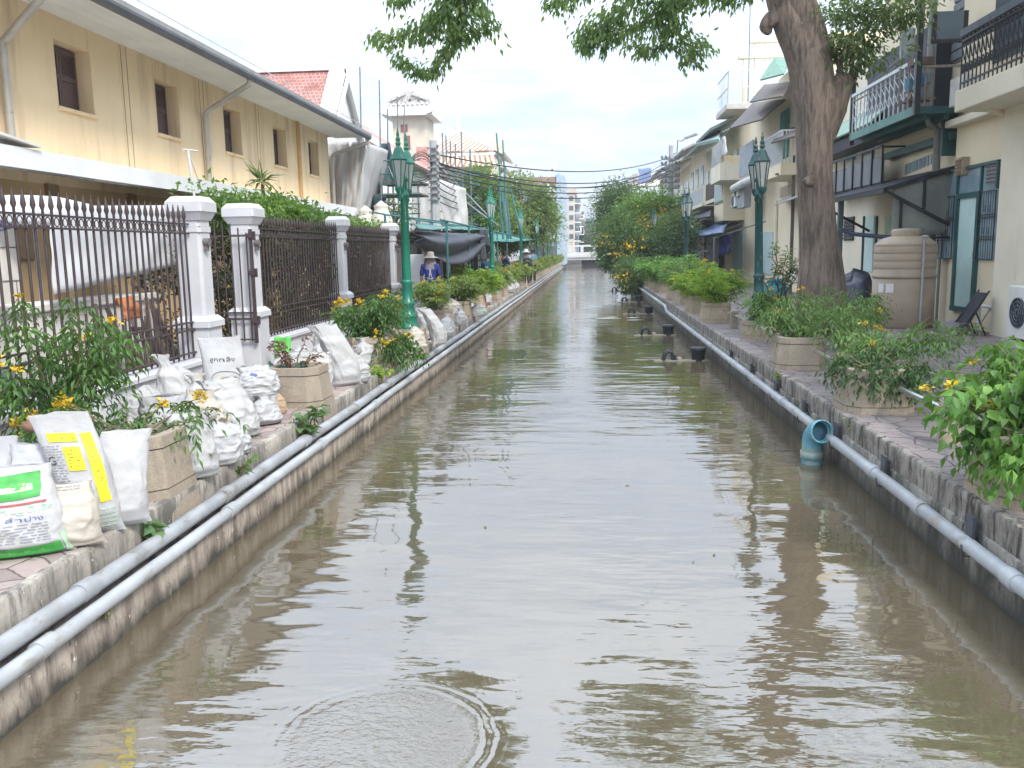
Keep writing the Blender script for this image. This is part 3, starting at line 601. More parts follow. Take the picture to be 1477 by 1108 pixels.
# grey dust sheets on scaffold
net = mat('grey_dust_sheet', (.62, .61, .60), (.52, .51, .50), .9, .7, .3, 8, trans=.15, stain=[((.60, .59, .57), .8, (1, 1, .4), .5, .7)])
gnet = mat('dark_green_net', (.035, .06, .075), (.06, .11, .12), 1.2, .8, .3, 20)
stl = mat('scaffold_steel', (.22, .25, .27), (.15, .17, .19), 4, .5, .1, metal=.3)
stg = mat('scaffold_green', (.07, .20, .20), (.05, .15, .15), 4, .5, .1)
b = MB(); P0, P1, P2, P3 = AY(468, 335, 28.6), AY(512, 335, 28.2), AY(528, 205, 28.0), AY(468, 205, 28.6)
drape(b, P0, P1, P2, P3, 26, 26, .22, 5, (.3, -1, 0), 1); drape(b, P1, P1+Vector((-.2, 2.5, 0)), P2+Vector((.2, 2.5, 0)), P2, 12, 20, .15, 4, (1, 0, 0), 6)
tag(b.build('dust_sheet', net, solid=.015), 'pale grey dust sheet wrapped round the scaffold beside the yellow building', 'sheet')
b = MB(); drape(b, AY(650, 342, 33), AY(676, 342, 34), AY(672, 272, 34), AY(622, 255, 33), 16, 14, .2, 4, (.3, -1, 0), 3)
b2 = MB(); drape(b2, AY(592, 335, 36), AY(625, 335, 36), AY(622, 262, 36), AY(596, 262, 36), 10, 14, .2, 4, (.3, -1, 0), 8)
tag(b.build('dust_sheet', net, solid=.015), 'grey dust sheet behind the spiral wires right of the concrete pole', 'sheet')
tag(b2.build('dust_sheet', net, solid=.015), 'grey dust sheet between the green lamp and the concrete pole', 'sheet')
b = MB(); drape(b, AY(540, 268, 31), AY(574, 268, 31), AY(562, 206, 31), AY(548, 208, 31), 10, 12, .3, 5, (.2, -1, 0), 5)
tag(b.build('debris_net', gnet, solid=.015), 'dark green debris net hung high on the scaffold left of the lamp heads', 'net')
b = MB(); drape(b, AY(525, 325, 30), AY(550, 325, 30), AY(558, 283, 30), AY(527, 280, 30), 10, 12, .3, 5, (.2, -1, 0), 9)
tag(b.build('debris_net', gnet, solid=.015), 'dark green debris net low on the scaffold left of the lamp post', 'net')
t = thing('scaffold', 'steel tube scaffold with green ledgers left of the green double lamp', 'scaffold', (-8, 31, ZB))
b = MB(); bg_ = MB(); pl = MB()
for px in (520, 536, 552, 568, 584, 604):
    for Y in (30.3, 31.8): p = AY(px, 300, Y); b.tube([(p.x, Y, ZB), (p.x, Y, AY(px, 232 if px < 560 else 262, Y).z)], .03, 6)
for py in (233, 252, 267, 282, 296, 310):
    for Y in (30.2, 31.9): a, c = AY(516, py, Y), AY(606, py, Y); MB().tube([a, (c.x, c.y, a.z)], .026, 6).build('ledger', stg, t)
for py, x0, x1 in ((280, 518, 606), (262, 545, 606)):
    a, c = AY(x0, py, 30.2), AY(x1, py, 30.2); pl.slab((a.x, 30.2, a.z), (c.x, 30.2, a.z), (c.x, 31.9, a.z), (a.x, 31.9, a.z), .06)
b.tube([AY(530, 285, 30.1), AY(605, 302, 30.1)], .03, 6); b.tube([AY(572, 268, 30.1), AY(560, 240, 30.1)], .03, 6)
b.build('standard', stl, t); pl.build('plank', tb, t)
t = thing('scaffold', 'thin steel scaffold with many uprights before the striped hip roof', 'scaffold', (-7, 36, ZB))
b = MB(); bg_ = MB()
for px, yt in ((632, 208), (641, 192), (646, 195), (652, 203), (659, 207), (668, 190), (680, 215)):
    p = AY(px, 300, 36); b.tube([(p.x, 36, ZB), (p.x, 36, AY(px, yt, 36).z)], .035, 6)
for py in (249, 262, 283, 304, 320): a, c = AY(620, py, 36), AY(690, py+4, 36); MB().tube([a, c], .028, 6).build('ledger', stg, t)
b.tube([AY(632, 262, 35.8), AY(712, 322, 35.8)], .05, 6); b.tube([AY(634, 240, 35.8), AY(718, 326, 35.8)], .04, 6); b.tube([AY(632, 290, 35.8), AY(670, 326, 35.8)], .05, 6)
b.build('standard', stl, t)
for px, yt, yb_, px2, Y, lab in ((524, 97, 250, 519, 29, 'tallest thin bamboo pole against the sky above the grey sheet'), (551, 116, 250, 547, 30, 'thin pole left of the white tower'), (575, 140, 205, 573, 33, 'thin pole just above the left lamp head'), (584, 152, 205, 583, 33, 'short thin pole between the two lamp heads'), (560, 157, 200, 559, 33, 'faint thin pole at the left edge of the white tower')):
    b = MB(); b.tube([AY(px, yb_+100, Y), AY(px2, yt, Y)], [.035, .025], 6); tag(b.build('bamboo_pole', stl), lab, 'pole')
for i, (x0, x1, yt, lab) in enumerate(((729, 716, 192, 'tallest dark green pole left of the second tree'), (733, 725, 202, 'dark pole with clamp beside the tallest green pole'), (722, 721, 258, 'short dark pole of the green pole bunch'), (729, 729, 240, 'pale pole of the green pole bunch'), (752, 736, 268, 'leaning dark pole before the yellow green tree'))):
    b = MB(); Y = 38+i*.6; b.tube([AY(x0+4, 345, Y), AY((x0+x1)/2, (345+yt)/2, Y), AY(x1, yt, Y)], [.06, .05, .035], 6); tag(b.build('bamboo_pole', stg if i != 3 else stl), lab, 'pole')
# brown roof
t = thing('temple_hall', 'long hall with a pale brown tiled roof between the gable and the white tower', 'hall', (-13, 46, ZB))
A, Bq = AY(524, 162, 44), AY(583, 222, 44); rx_ = A.x
b = MB(); b.slab((Bq.x+.4, 41, Bq.z-.4), (Bq.x+.4, 56, Bq.z-.4), (rx_-3, 56, A.z+1.0), (rx_-3, 41, A.z+1.0), .15); b.build('roof', brn, t)
b = MB(); b.bar((Bq.x+.4, 40.9, Bq.z-.45), (rx_-3, 40.9, A.z+.95), .3, .25); b.build('bargeboard', white, t)
b = MB(); b.prism([(rx_-3, 41.2, .5), (Bq.x-.1, 41.2, .5), (Bq.x-.1, 41.2, Bq.z-.3), (rx_-3, 41.2, A.z+.8)], (0, 14, 0)); b.build('wall', wplas, t)
# white tower
YT = 60; cr = mat('cream_tower', (.66, .59, .49), (.60, .53, .44), 1, .8, .05)
t = thing('white_tower', 'white square tower with an ornate curved chinese style gable crown and flared eaves', 'tower', (AY(590, 240, YT).x, YT, ZB))
xa, xb_ = AY(567, 200, YT).x, AY(615, 200, YT).x; z1 = AY(590, 166, YT).z
b = MB(); b.box(xa, xb_, YT, YT+3, .5, z1); b.build('wall', cr, t)
b = MB(); xc = (xa+xb_)/2; hw = (xb_-xa)/2
for k in range(6):
    f = k/5; b.box(xa-.55+f*.5, xb_+.55-f*.5, YT-.6+f*.5, YT+3.6-f*.5, z1+k*.14-.1, z1+k*.14+.036)
for s_ in (-1, 1):
    for yy in (YT-.75, YT+3.6): b.bar((xc+s_*(hw+.2), yy, z1-.02), (xc+s_*(hw+.62), yy, z1+.14), .3, .14)
b.build('eaves', white, t)
def orn(cx, w_, z, h_, Y, seed):
    """stepped, curling gable crest"""
    b = MB(); r = random.Random(seed)
    prof = [(-1, 0), (-1.02, .22), (-.88, .30), (-.82, .46), (-.62, .52), (-.5, .66), (-.3, .72), (-.3, 1.0), (-.2, .93), (0, .97), (.2, .93), (.3, 1.0), (.3, .72), (.5, .66), (.62, .52), (.82, .46), (.88, .30), (1.02, .22), (1, 0)]
    b.prism([(cx+x*w_/2, Y, z+q*h_) for x, q in prof][::-1], (0, .35, 0))
    for k in range(26):
        u = r.uniform(-.8, .8); v = r.uniform(.05, .62-.45*abs(u)); b.lathe([(.05, -.1), (.07, -.05), (.07, .0)], (0, 0, 0), 6) if False else b.box(cx+u*w_/2-.07, cx+u*w_/2+.07, Y-.06, Y-.001, z+v*h_, z+v*h_+.12)
    for s_ in (-1, 1): b.bar((cx+s_*w_*.5, Y-.1, z+.22*h_), (cx+s_*w_*.08, Y-.1, z+.74*h_), .12, .14)
    for k in range(9): b.lathe([(.12, 0), (.1, .12), (.03, .2)], (cx+(k-4)*w_/8.6, Y-.3, z-.12), 8)
    return b
b = orn(xc, 2*hw+.5, z1+.74, AY(590, 130, YT).z-z1-.74, YT+.1, 4); b.build('crest', mat('carved_grey', (.62, .60, .57), (.40, .38, .37), 9, .8, .5, 20), t)
b = MB(); a, c = AY(578, 180, YT), AY(588, 190, YT); b.box(a.x, c.x, YT-.06, YT-.002, c.z, a.z); a, c = AY(583, 196, YT), AY(592, 216, YT); b.box(a.x, c.x, YT-.06, YT-.002, c.z, a.z); b.build('window', mat('window_red', (.28, .12, .11), None, 3), t)
# red roof piece + hip roof with stripes
b = MB(); b.slab(AY(602, 255, 57), AY(620, 252, 57), AY(617, 212, 59), AY(600, 212, 59), .1)
tag(b.build('red_roof', red), 'small red tiled roof slope just right of the lamp heads', 'roof')
t = thing('hip_roof_hall', 'white hall with an orange and white striped hip roof and a spire finial', 'hall', (AY(660, 240, 66).x, 66, ZB))
xa, xb_, xm = AY(612, 220, 66).x, AY(712, 220, 66).x, AY(648, 220, 66).x; ze = AY(660, 218, 66).z; zt = AY(650, 181, 66).z; zl_ = AY(660, 232, 66).z
strp = bpy.data.materials.new('striped_tiles'); strp.use_nodes = True; nt = strp.node_tree
uv = N(nt, 'ShaderNodeUVMap').outputs[0]; wv = N(nt, 'ShaderNodeTexWave', wave_type='BANDS', bands_direction='X'); wv.inputs['Scale'].default_value = .75; wv.inputs['Distortion'].default_value = .6; wv.inputs['Detail Scale'].default_value = 3; nt.links.new(uv, wv.inputs[0])
nt.links.new(mixc(nt, ramp(nt, wv.outputs[1], .4, .6), (.36, .19, .10), (.72, .67, .60)), nt.nodes['Principled BSDF'].inputs[0]); nt.nodes['Principled BSDF'].inputs['Roughness'].default_value = .8
b = MB(); b.slab((xa, 66, ze), (xb_, 66, ze), (xm+.4, 70, zt), (xm-.2, 70, zt), .12); b.slab((xb_, 66, ze), (xb_, 74, ze), (xm+.4, 70, zt), (xm+.4, 70, zt), .12)
b.slab((xa-.3, 65.2, zl_-.5), (xb_+.3, 65.2, zl_-.5), (xb_, 66.0, ze-.35), (xa, 66.0, ze-.35), .12); b.build('roof', strp, t)
b = MB(); b.box(xa+.2, xb_-.2, 66.2, 73, .5, ze-.1); b.build('wall', cr, t)
b = MB(); b.lathe([(.28, 0), (.2, .35), (.3, .5), (.12, .8), (.05, 1.5), (.01, 2)], (xm+.1, 70, zt-.1), 8); b.bar((xm+.4, 70, zt+.05), (xb_, 66, ze+.08), .25, .2); b.bar((xm-.2, 70, zt+.05), (xa, 66, ze+.08), .25, .2); b.box(xa-.1, xb_+.1, 65.95, 66.1, ze-.36, ze-.16); b.build('finial', white, t)
t = thing('gate_hall', 'cream ornate gatehouse with tiered eaves right of the striped roof', 'hall', (AY(700, 250, 72).x, 72, ZB))
xa, xb_ = AY(692, 240, 72).x, AY(711, 240, 72).x; b = MB()
b.box(xa, xb_, 72, 80, .5, AY(700, 215, 72).z); b.build('wall', cr, t); b = MB()
for k, py in enumerate((212, 232, 246)):
    z = AY(700, py, 72).z; b.slab((xb_+1.0, 71.5, z-.5), (xb_+1.0, 80, z-.5), (xb_-1.2, 80, z+.6), (xb_-1.2, 71.5, z+.6), .2)
for k in range(6): b.lathe([(.16, 0), (.2, .4), (.05, .9)], (xa+.3+k*.25, 72+.5*k, AY(700, 214, 72).z), 6)
b.build('eaves', mat('pale_ochre', (.70, .62, .52), (.55, .47, .38), 3), t)
# stupa-like white finials above the fence
for px, py, lab in ((550, 305, 'pale stone urn finial above the fence right of the dust sheet'), (527, 312, 'smaller pale stone finial left of the urn')):
    p = AY(px, py, 26.5); b = MB(); b.lathe([(.26, -2.6), (.26, -.55), (.33, -.5), (.34, -.25), (.24, -.02), (.2, .1), (.24, .16), (.12, .24), (.02, .32)], p, 10); b.box(p.x-.3, p.x+.3, p.y-.3, p.y+.3, ZB, p.z-2.6) if p.z-2.6 > ZB else None
    tag(b.build('stone_finial', stone), lab, 'finial')
# utility pole with wires
conc = mat('pole_concrete', (.42, .41, .42), (.34, .33, .34), 2, .85, .2)
wire = mat('black_cable', (.035, .035, .04), None, 3, .6, 0)
PL = AY(628, 300, 28); pz = AY(626, 203, 28).z
t = thing('utility_pole', 'grey concrete pole with coiled black cables beside the stalls', 'utility pole', (PL.x, 28, ZB))
b = MB(); b.lathe([(.20, ZB), (.13, pz)], (PL.x, 28, 0), 8, False, rot=.4); b.build('post', conc, t)
b = MB(); rr = random.Random(8)
for k in range(7):
    r = rr.uniform(.32, .48); cz = AY(612, 245, 28).z+rr.uniform(-.15, .15); cx = PL.x-.4
    b.tube([(cx+r*math.cos(a)+.02*rr.random(), 27.85+.02*k, cz+r*1.15*math.sin(a)) for a in np.linspace(0, 6.28, 22)], .009, 5, False)
b.build('cable_coil', wire, t)
b = MB()
for k in range(9): z = pz-.25-k*.2; b.box(PL.x-.18, PL.x+.18, 27.78, 27.86, z-.02, z+.02); b.lathe([(.03, 0), (.05, .04), (.03, .09)], (PL.x+.16, 27.8, z+.02), 6)
b.build('insulator', stl, t)
PR = AY(967, 300, 60); prz = AY(964, 210, 60).z
t = thing('utility_pole', 'grey concrete pole with a curved street lamp arm above the flowering trees', 'utility pole', (PR.x, 60, ZB))
b = MB(); b.lathe([(.22, ZB), (.15, prz)], (PR.x, 60, 0), 8, False, rot=.4); b.build('post', conc, t)
b = MB()
for k in range(6):
    z = prz-.9-k*.38; b.box(PR.x-.65, PR.x+.55, 59.75, 59.85, z-.05, z+.05)
    for q in (-.6, -.35, .3, .5): b.lathe([(.06, 0), (.1, .08), (.05, .2)], (PR.x+q, 59.8, z+.05), 6)
b.build('crossarm', stl, t)
b = MB(); hz = AY(978, 205, 60).z; b.tube([(PR.x+.1, 60, prz-.6), (PR.x+.38, 59.9, prz-.5), (PR.x+.42, 59.8, prz+.3), (PR.x+.62, 59.6, hz), (PR.x+.95, 59.4, hz+.2)], .035, 6); b.build('lamp_arm', stl, t)
b = MB(); b.bar((PR.x+.85, 59.5, hz+.17), (PR.x+1.6, 59.0, hz+.38), .32, .14); b.build('lamp_head', conc, t, bevel=.03)
# spans over the canal
for k, (py0, pxe, pye) in enumerate(((222, 967, 226), (236, 962, 240), (240, 964, 243), (247, 966, 246), (252, 966, 250), (233, 964, 232))):
    A = Vector((PL.x, 28, AY(628, py0, 28).z)); Bq = AY(pxe, pye, 60); b = MB(); n = 24
    b.tube([A.lerp(Bq, i/n)+Vector((0, 0, -(.75+.1*k)*4*(i/n)*(1-i/n))) for i in range(n+1)], .024, 5)
    tag(b.build('overhead_cable', wire), 'black overhead cable sagging across the canal between the two concrete poles', 'cable', 'cables between the two poles')
for k in range(7):
    A = Vector((PL.x, 28, pz-.5-k*.22)); e = AY(700+k*3, 240+k*7, 52); b = MB()
    b.tube([A.lerp(e, i/12)+Vector((0, 0, -.6*4*(i/12)*(1-i/12))) for i in range(13)], .02, 5)
    tag(b.build('overhead_cable', wire), 'black cable running from the left concrete pole away along the left bank', 'cable', 'cables along the left bank')
# ---------------------------------------------------------------- market stalls on the left bank
teal = mat('teal_awning', (.16, .42, .38), (.12, .34, .31), 1.5, .6, .1, trans=.3)
dkt = mat('dark_tarp', (.04, .045, .06), (.06, .065, .085), 2, .55, .4, 12)
t = thing('market_awning', 'long low awning of teal netting on thin posts along the left bank stalls', 'awning', (-4, 30, ZB))
b = MB(); e0, e1 = AX(705, 345, -3.3), AX(765, 343, -3.3)
drape(b, (-3.3, e0.y-1, e0.z-.12), (-3.25, e1.y+4, e1.z-.1), (-4.9, e1.y+4, e1.z+.3), (-4.9, e0.y-1, e0.z+.25), 20, 5, .06, 4, (0, 0, 1)); b.build('canopy', teal, t, solid=.02)
b = MB(); drape(b, AX(604, 330, -3.9), AX(700, 332, -3.3), AX(700, 328, -4.9), AX(590, 322, -5.2), 18, 5, .06, 4, (0, 0, 1), 2); b.build('netting', mat('net_teal', (.10, .25, .24), (.2, .36, .33), 2, trans=.3), t, solid=.02)
b = MB()
for y in (21, 25, e0.y, 33, 37, e1.y): b.tube([(-3.35, y, ZB), (-3.35, y, 2.95)], .03, 6); b.tube([(-4.85, y, ZB), (-4.85, y, 3.1)], .03, 6); b.tube([(-3.3, y, 2.9), (-4.9, y, 3.12)], .022, 6)
for z in (2.93,): b.tube([(-3.33, 20, z), (-3.33, e1.y+3, z-.08)], .022, 6); b.tube([(-4.9, 20, z+.2), (-4.9, e1.y+3, z+.2)], .022, 6)
b.build('frame', stg, t)
b = MB()
def swag(u, v):
    a, c = AX(604, 333, -3.75), AX(694, 338, -3.2); p = a.lerp(c, u); sag = 4*u*(1-u)
    return p+Vector((-.12*math.sin(v*9+u*3), 0, -v*(.30+.52*sag)+.02*MN.noise((u*7, v*4, 1))))
b.grid(swag, 24, 10); tag(b.build('hanging_tarp', dkt, solid=.02), 'dark blue black tarp hanging in a swag from the awning edge', 'tarp')
b = MB(); q0 = AX(694, 332, -3.2)
b.grid(lambda u, v: q0+Vector((.12*math.sin(u*12)*(.4+v), u*2.1-.3, -v*(.75+.25*math.sin(u*7+1))+.05)), 18, 10)
tag(b.build('hanging_tarp', dkt, solid=.02), 'bunched end of the dark tarp hanging beside the second lamp post', 'tarp')
# steel staircase
t = thing('metal_staircase', 'narrow dark metal staircase with open treads under the tarp', 'staircase', (-4.6, 31, ZB))
s0 = AY(678, 384, 31)
b = MB()
for k in range(9): z = ZB+.1+k*.24; b.box(s0.x-.05, s0.x+.75, 31+.1*k, 31.2+.1*k, z, z+.04)
b.build('treads', dark, t); b = MB()
for x in (s0.x-.08, s0.x+.78): b.bar((x, 31, ZB), (x, 32.1, 2.9), .05, .12)
b.build('stringer', mat('stair_teal', (.14, .28, .30)), t)
# far market roofs
for i, (y0, y1, h_, lab) in enumerate(((47, 58, 2.75, 'first dark stall roof with pale edge beyond the teal awning'), (60, 74, 2.7, 'second dark stall roof farther along the left bank'), (76, 96, 2.65, 'farthest dark stall roof near the white bridge'))):
    t = thing('stall_roof', lab, 'stall', (-4.6, y0, ZB)); b = MB(); b.slab((-3.55, y0, h_), (-3.55, y1, h_), (-6, y1, h_+.55), (-6, y0, h_+.55), .05); b.build('roof', mat('stall_grey', (.42, .42, .43), (.3, .3, .32), 1), t)
    b = MB(); drape(b, (-3.6, y0, 1.35), (-3.6, y1, 1.35), (-3.58, y1, h_-.03), (-3.58, y0, h_-.03), 20, 6, .12, 8, (1, 0, 0), i); b.build('shade_cloth', mat('shade_black', (.05, .055, .065), (.09, .095, .11), 1), t, solid=.02)
    b = MB()
    for y in np.arange(y0+.1, y1, 3): b.tube([(-3.5, y, ZB), (-3.5, y, h_)], .03, 6)
    b.build('post', stl, t)
# far buildings
bga = mat('far_beige', (.58, .52, .46), (.50, .44, .39), .4, .9, .05, stain=[((.36, .32, .29), .7, (1, 1, .3), .55, .8)])
bgb = mat('far_bluegrey', (.22, .28, .34), (.17, .22, .28), .4, .7, .05); win = glassmat('far_window', (.12, .15, .18), .2)
def block(label, Y, pxl, pxr, pyt, depth, m, rows, cols, roofm=None, roofh=.6, side=True, extra=None):
    a, c = AY(pxl, 300, Y), AY(pxr, 300, Y); zt = AY(pxl, pyt, Y).z; t = thing('far_building', label, 'building', ((a.x+c.x)/2, Y, ZB))
    b = MB(); b.box(a.x, c.x, Y, Y+depth, .5, zt); b.build('wall', m, t); rm = roofm or m
    b = MB(); b.box(a.x-.2, c.x+.25, Y-.2, Y+depth+.2, zt+.002, zt+roofh); b.build('roof', rm, t)
    H_ = (zt-3.5)/rows
    for r in range(rows):
        for q in range(cols):
            w_ = (c.x-a.x)/cols; x0 = a.x+w_*(q+.2); z0 = 3.4+H_*(r+.25); b = MB(); b.box(x0, x0+w_*.6, Y-.05, Y-.003, z0, z0+H_*.5); b.build('window', win, t)
        if side:
            n = max(2, int(depth/3)); z0 = 3.4+H_*(r+.2)
            for q in range(n):
                y_ = Y+depth/n*(q+.2); b = MB(); b.box(c.x+.003, c.x+.05, y_, y_+depth/n*.6, z0, z0+H_*.55); b.build('window', win, t)
            b = MB(); b.box(c.x+.003, c.x+.8, Y+.3, Y+depth-.3, z0-.35, z0-.2); b.box(c.x+.75, c.x+.85, Y+.3, Y+depth-.3, z0-.2, z0+.5) if r % 2 else None; b.build('ledge', white, t)
    return t, a, c, zt
t, a, c, zt = block('blue grey block with a brown roof edge and white zigzag pattern behind the left trees', 100, 757, 803, 268, 14, bgb, 3, 2, mat('brown_edge', (.32, .22, .18)), .9)
b = MB()
for k in range(4):
    z = 3.2+k*2.1; x = AY(797, 300, 100).x
    for s_ in (-1, 1): b.bar((x-.55*s_, 99.9, z), (x+.55*s_, 99.9, z+1.05), .2, .12, (0, 1, 0)); b.bar((x+.55*s_, 99.85, z+1.06), (x-.55*s_, 99.85, z+2.1), .2, .12, (0, 1, 0))
b.build('zigzag_panel', white, t)
b = MB(); b.box(c.x+.01, c.x+.5, 99.6, 99.95, .5, zt+1.2); b.box(c.x+.51, c.x+.9, 99.6, 113, .5, zt+1.0); b.build('pale_fin', mat('pale_blue', (.40, .49, .58)), t)
block('beige far block with stacked ledges left of the bridge', 125, 809, 829, 279, 16, bga, 5, 2)
block('narrow grey block beyond the beige far block', 146, 829, 835, 292, 14, bgb, 5, 1)
block('lowest distant grey block at the end of the left row', 165, 833, 839, 312, 20, bga, 3, 1)
block('pale distant block over the trees at the canal end', 230, 848, 856, 318, 20, bgb, 4, 2, side=False)
block('small pale distant block left of the canal end trees', 240, 838, 846, 320, 20, bga, 4, 2, side=False)
# bridge
t = thing('bridge', 'low white bridge with slotted parapet closing the far end of the canal', 'bridge', (0, 112, 0))
wb = mat('bridge_white', (.70, .69, .67), (.58, .57, .55), .8, .8, .1, stain=[((.38, .36, .33), 1.5, (1, 1, .4), .6, .8)])
zd0, zd1, zp = .75, 1.45, 2.75
b = MB(); b.box(-5.5, 6, 112, 118, zd0+.1, zd1); b.box(-5.5, 6, 111.8, 112.3, zd1-.25, zd1+.1); b.build('deck', wb, t)
b = MB(); b.box(-5.5, 6, 111.9, 112.2, zp-.22, zp); b.box(-5.5, 6, 111.9, 112.2, zd1+.1, zd1+.4)
for k in range(8): x = -5.4+k*1.55; b.box(x, x+.4, 111.86, 112.24, zd1+.4, zp-.22)
b.build('parapet', wb, t)
b = MB(); b.box(-5.5, -.6, 112.1, 118, -.5, zd0+.1); b.box(2.0, 6, 112.1, 118, -.5, zd0+.1); b.box(-.6, 2.0, 117, 118, -.5, zd0+.1); b.build('abutment_and_shade_fill', mat('abut_and_shade_fill', (.18, .17, .16)), t)  # middle box is an added dark fill standing in for shade under the deck
# ---------------------------------------------------------------- street lamps
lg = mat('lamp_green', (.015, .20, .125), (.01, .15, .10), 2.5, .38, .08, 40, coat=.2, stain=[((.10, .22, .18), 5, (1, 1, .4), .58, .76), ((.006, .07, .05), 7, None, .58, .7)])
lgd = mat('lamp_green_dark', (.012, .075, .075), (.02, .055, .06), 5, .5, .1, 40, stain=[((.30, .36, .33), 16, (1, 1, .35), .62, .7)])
lgl = mat('lamp_glass', (.62, .64, .62), (.52, .54, .52), 3, .25, 0, trans=.35)
def lamp(label, gm, H=3.06, loc=(0, 0, 0)):
    """two lantern post, built at the origin with its base at z=0"""
    t = thing('street_lamp', label, 'street lamp', (0, 0, 0), 'green street lamps along the canal')
    b = MB(); b.lathe([(.17, 0), (.17, .05), (.14, .07), (.135, .16), (.15, .18), (.15, .21), (.115, .24), (.10, .36), (.12, .38), (.12, .41), (.085, .44), (.08, .7), (.092, .72), (.092, .75), (.075, .77)], n=16); b.build('base', gm, t)
    b = MB(); b.lathe([(.072, .77), (.06, 2.05), (.075, 2.06), (.075, 2.1), (.055, 2.12), (.05, 2.28), (.07, 2.3), (.07, 2.34), (.03, 2.4), (.045, 2.44), (.01, 2.52)], n=12); b.build('shaft', gm, t)
    b = MB()
    for s in (-1, 1):
        b.tube([(0, s*.04, 2.12), (0, s*.16, 2.02), (0, s*.28, 2.06), (0, s*.30, 2.14)], .018, 6); b.tube([(0, s*.05, 2.26), (0, s*.18, 2.20), (0, s*.24, 2.13)], .013, 6)
    b.build('bracket', gm, t)
    for s in (-1, 1):
        c = (0, s*.30, 0); l = MB(); l.lathe([(.012, 1.98), (.03, 2.02), (.02, 2.06), (.05, 2.1), (.075, 2.16), (.07, 2.19)], c, 8); 
        l.lathe([(.125, 2.585), (.134, 2.6), (.125, 2.615), (.09, 2.68), (.06, 2.76), (.03, 2.80), (.045, 2.83), (.03, 2.86), (.038, 2.90), (.02, 2.94), (.024, 2.97), (.006, 3.06)], c, 6, False)
        for k in range(6):
            a = k*math.pi/3; l.bar((c[0]+.06*math.cos(a), c[1]+.06*math.sin(a), 2.18), (c[0]+.122*math.cos(a), c[1]+.122*math.sin(a), 2.6), .014)
        o = l.build('lantern', gm, t)
        g_ = MB(); g_.lathe([(.051, 2.195), (.113, 2.58)], c, 6, False); g_.build('glass', lgl, o)
    return t
LX = -3.12; lamp0 = lamp('tall bright green double lantern lamp nearest us on the left bank', lg)
lt = [lamp0]
for y, l in ((28.8, 'second green double lantern lamp on the left, beside the dark tarp'), (42.0, 'third green lamp on the left, before the yellow green tree'), (56, 'fourth green lamp on the left, beyond the teal awning'), (71, 'small distant green lamp on the left by the zigzag building')):
    c = copy_tree(lamp0); put(c, (LX, y, .88), 0, 1.1, l); lt.append(c)
put(lamp0, (LX, 15.0, .88), 0, 1.1)
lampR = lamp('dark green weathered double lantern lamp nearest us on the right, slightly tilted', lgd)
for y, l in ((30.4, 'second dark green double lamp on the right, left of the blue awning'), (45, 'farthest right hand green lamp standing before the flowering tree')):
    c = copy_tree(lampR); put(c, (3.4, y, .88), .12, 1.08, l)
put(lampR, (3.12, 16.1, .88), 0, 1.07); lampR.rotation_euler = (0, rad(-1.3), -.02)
# ---------------------------------------------------------------- planters
pst = mat('washed_stone', (.43, .355, .27), (.36, .295, .22), 60, .9, .5, 90, lo=.4, hi=.6, stain=[((.25, .215, .17), 4, (1, 1, .25), .5, .75), ((.52, .45, .36), 1.6, None, .56, .75), ((.17, .16, .12), 7, (1, 1, .5), .62, .74)], vary=.25)
pstl = mat('washed_stone_line', (.22, .17, .13))
soil = mat('soil', (.13, .09, .065), (.08, .055, .04), 20, .95, .6, 40)
def planter(label, h=.43, hb=.345, ht=.285, cy=1.0, plain=False):
    t = thing('stone_planter', label, 'planter', (0, 0, 0), 'tan stone planter boxes along the canal')
    def octo(hw, z, ch=.3):
        q = hw*ch*1.3; return [(hw-q, -hw, z), (hw, -hw+q, z), (hw, hw-q, z), (hw-q, hw, z), (-hw+q, hw, z), (-hw, hw-q, z), (-hw, -hw+q, z), (-hw+q, -hw, z)]
    def hwz(z): return hb+(ht-hb)*z/h
    b = MB(); levels = [(-.24, hb+.02), (.06, hwz(.06)), (.061, hwz(.06)-.012), (.071, hwz(.06)-.012), (.072, hwz(.072)), (h-.09, hwz(h-.09)), (h-.089, ht-.002), (h-.08, ht-.002), (h-.079, ht+.018), (h, ht+.012), (h, ht-.06), (h-.07, ht-.07)]
    vs = []
    for z, w_ in levels: vs += octo(w_, z)
    b.add(vs, [(i*8+j, i*8+(j+1) % 8, (i+1)*8+(j+1) % 8, (i+1)*8+j) for i in range(len(levels)-1) for j in range(8)]); b.add(vs[:8], [tuple(range(8))[::-1]])
    b.build('box', pst, t)
    if not plain:
        b = MB(); n = 12; w_ = ht-.075; b.grid(lambda u, v: ((u-.5)*2*w_*(1 if .1 < v < .9 else .8), (v-.5)*2*w_, h-.06+.02*MN.noise((u*4, v*4, 1))), n, n); b.build('soil', soil, t)
    return t
p0 = planter('nearest tan stone planter on the left, beside the white sacks')
pl_ = [(5.78, None), (9.32, 'tan stone planter on the left holding the dry brown twigs'), (12.6, 'tan stone planter on the left below the yellow flowering bush before the lamp')]
far = 'small tan stone planter box in the far row along the left wall'; farR = 'small tan stone planter in the far row along the right wall'
for y, l in pl_[1:]: put(copy_tree(p0), (-3.21, y, ZB), 0, 1, l)
p1 = planter('tan stone pedestal under the nearest left lamp', ht=.27, hb=.31, h=.33, plain=True)
b = MB(); b.box(-.2, .2, -.2, .2, .24, .31); b.build('cap_slab', pst, p1)
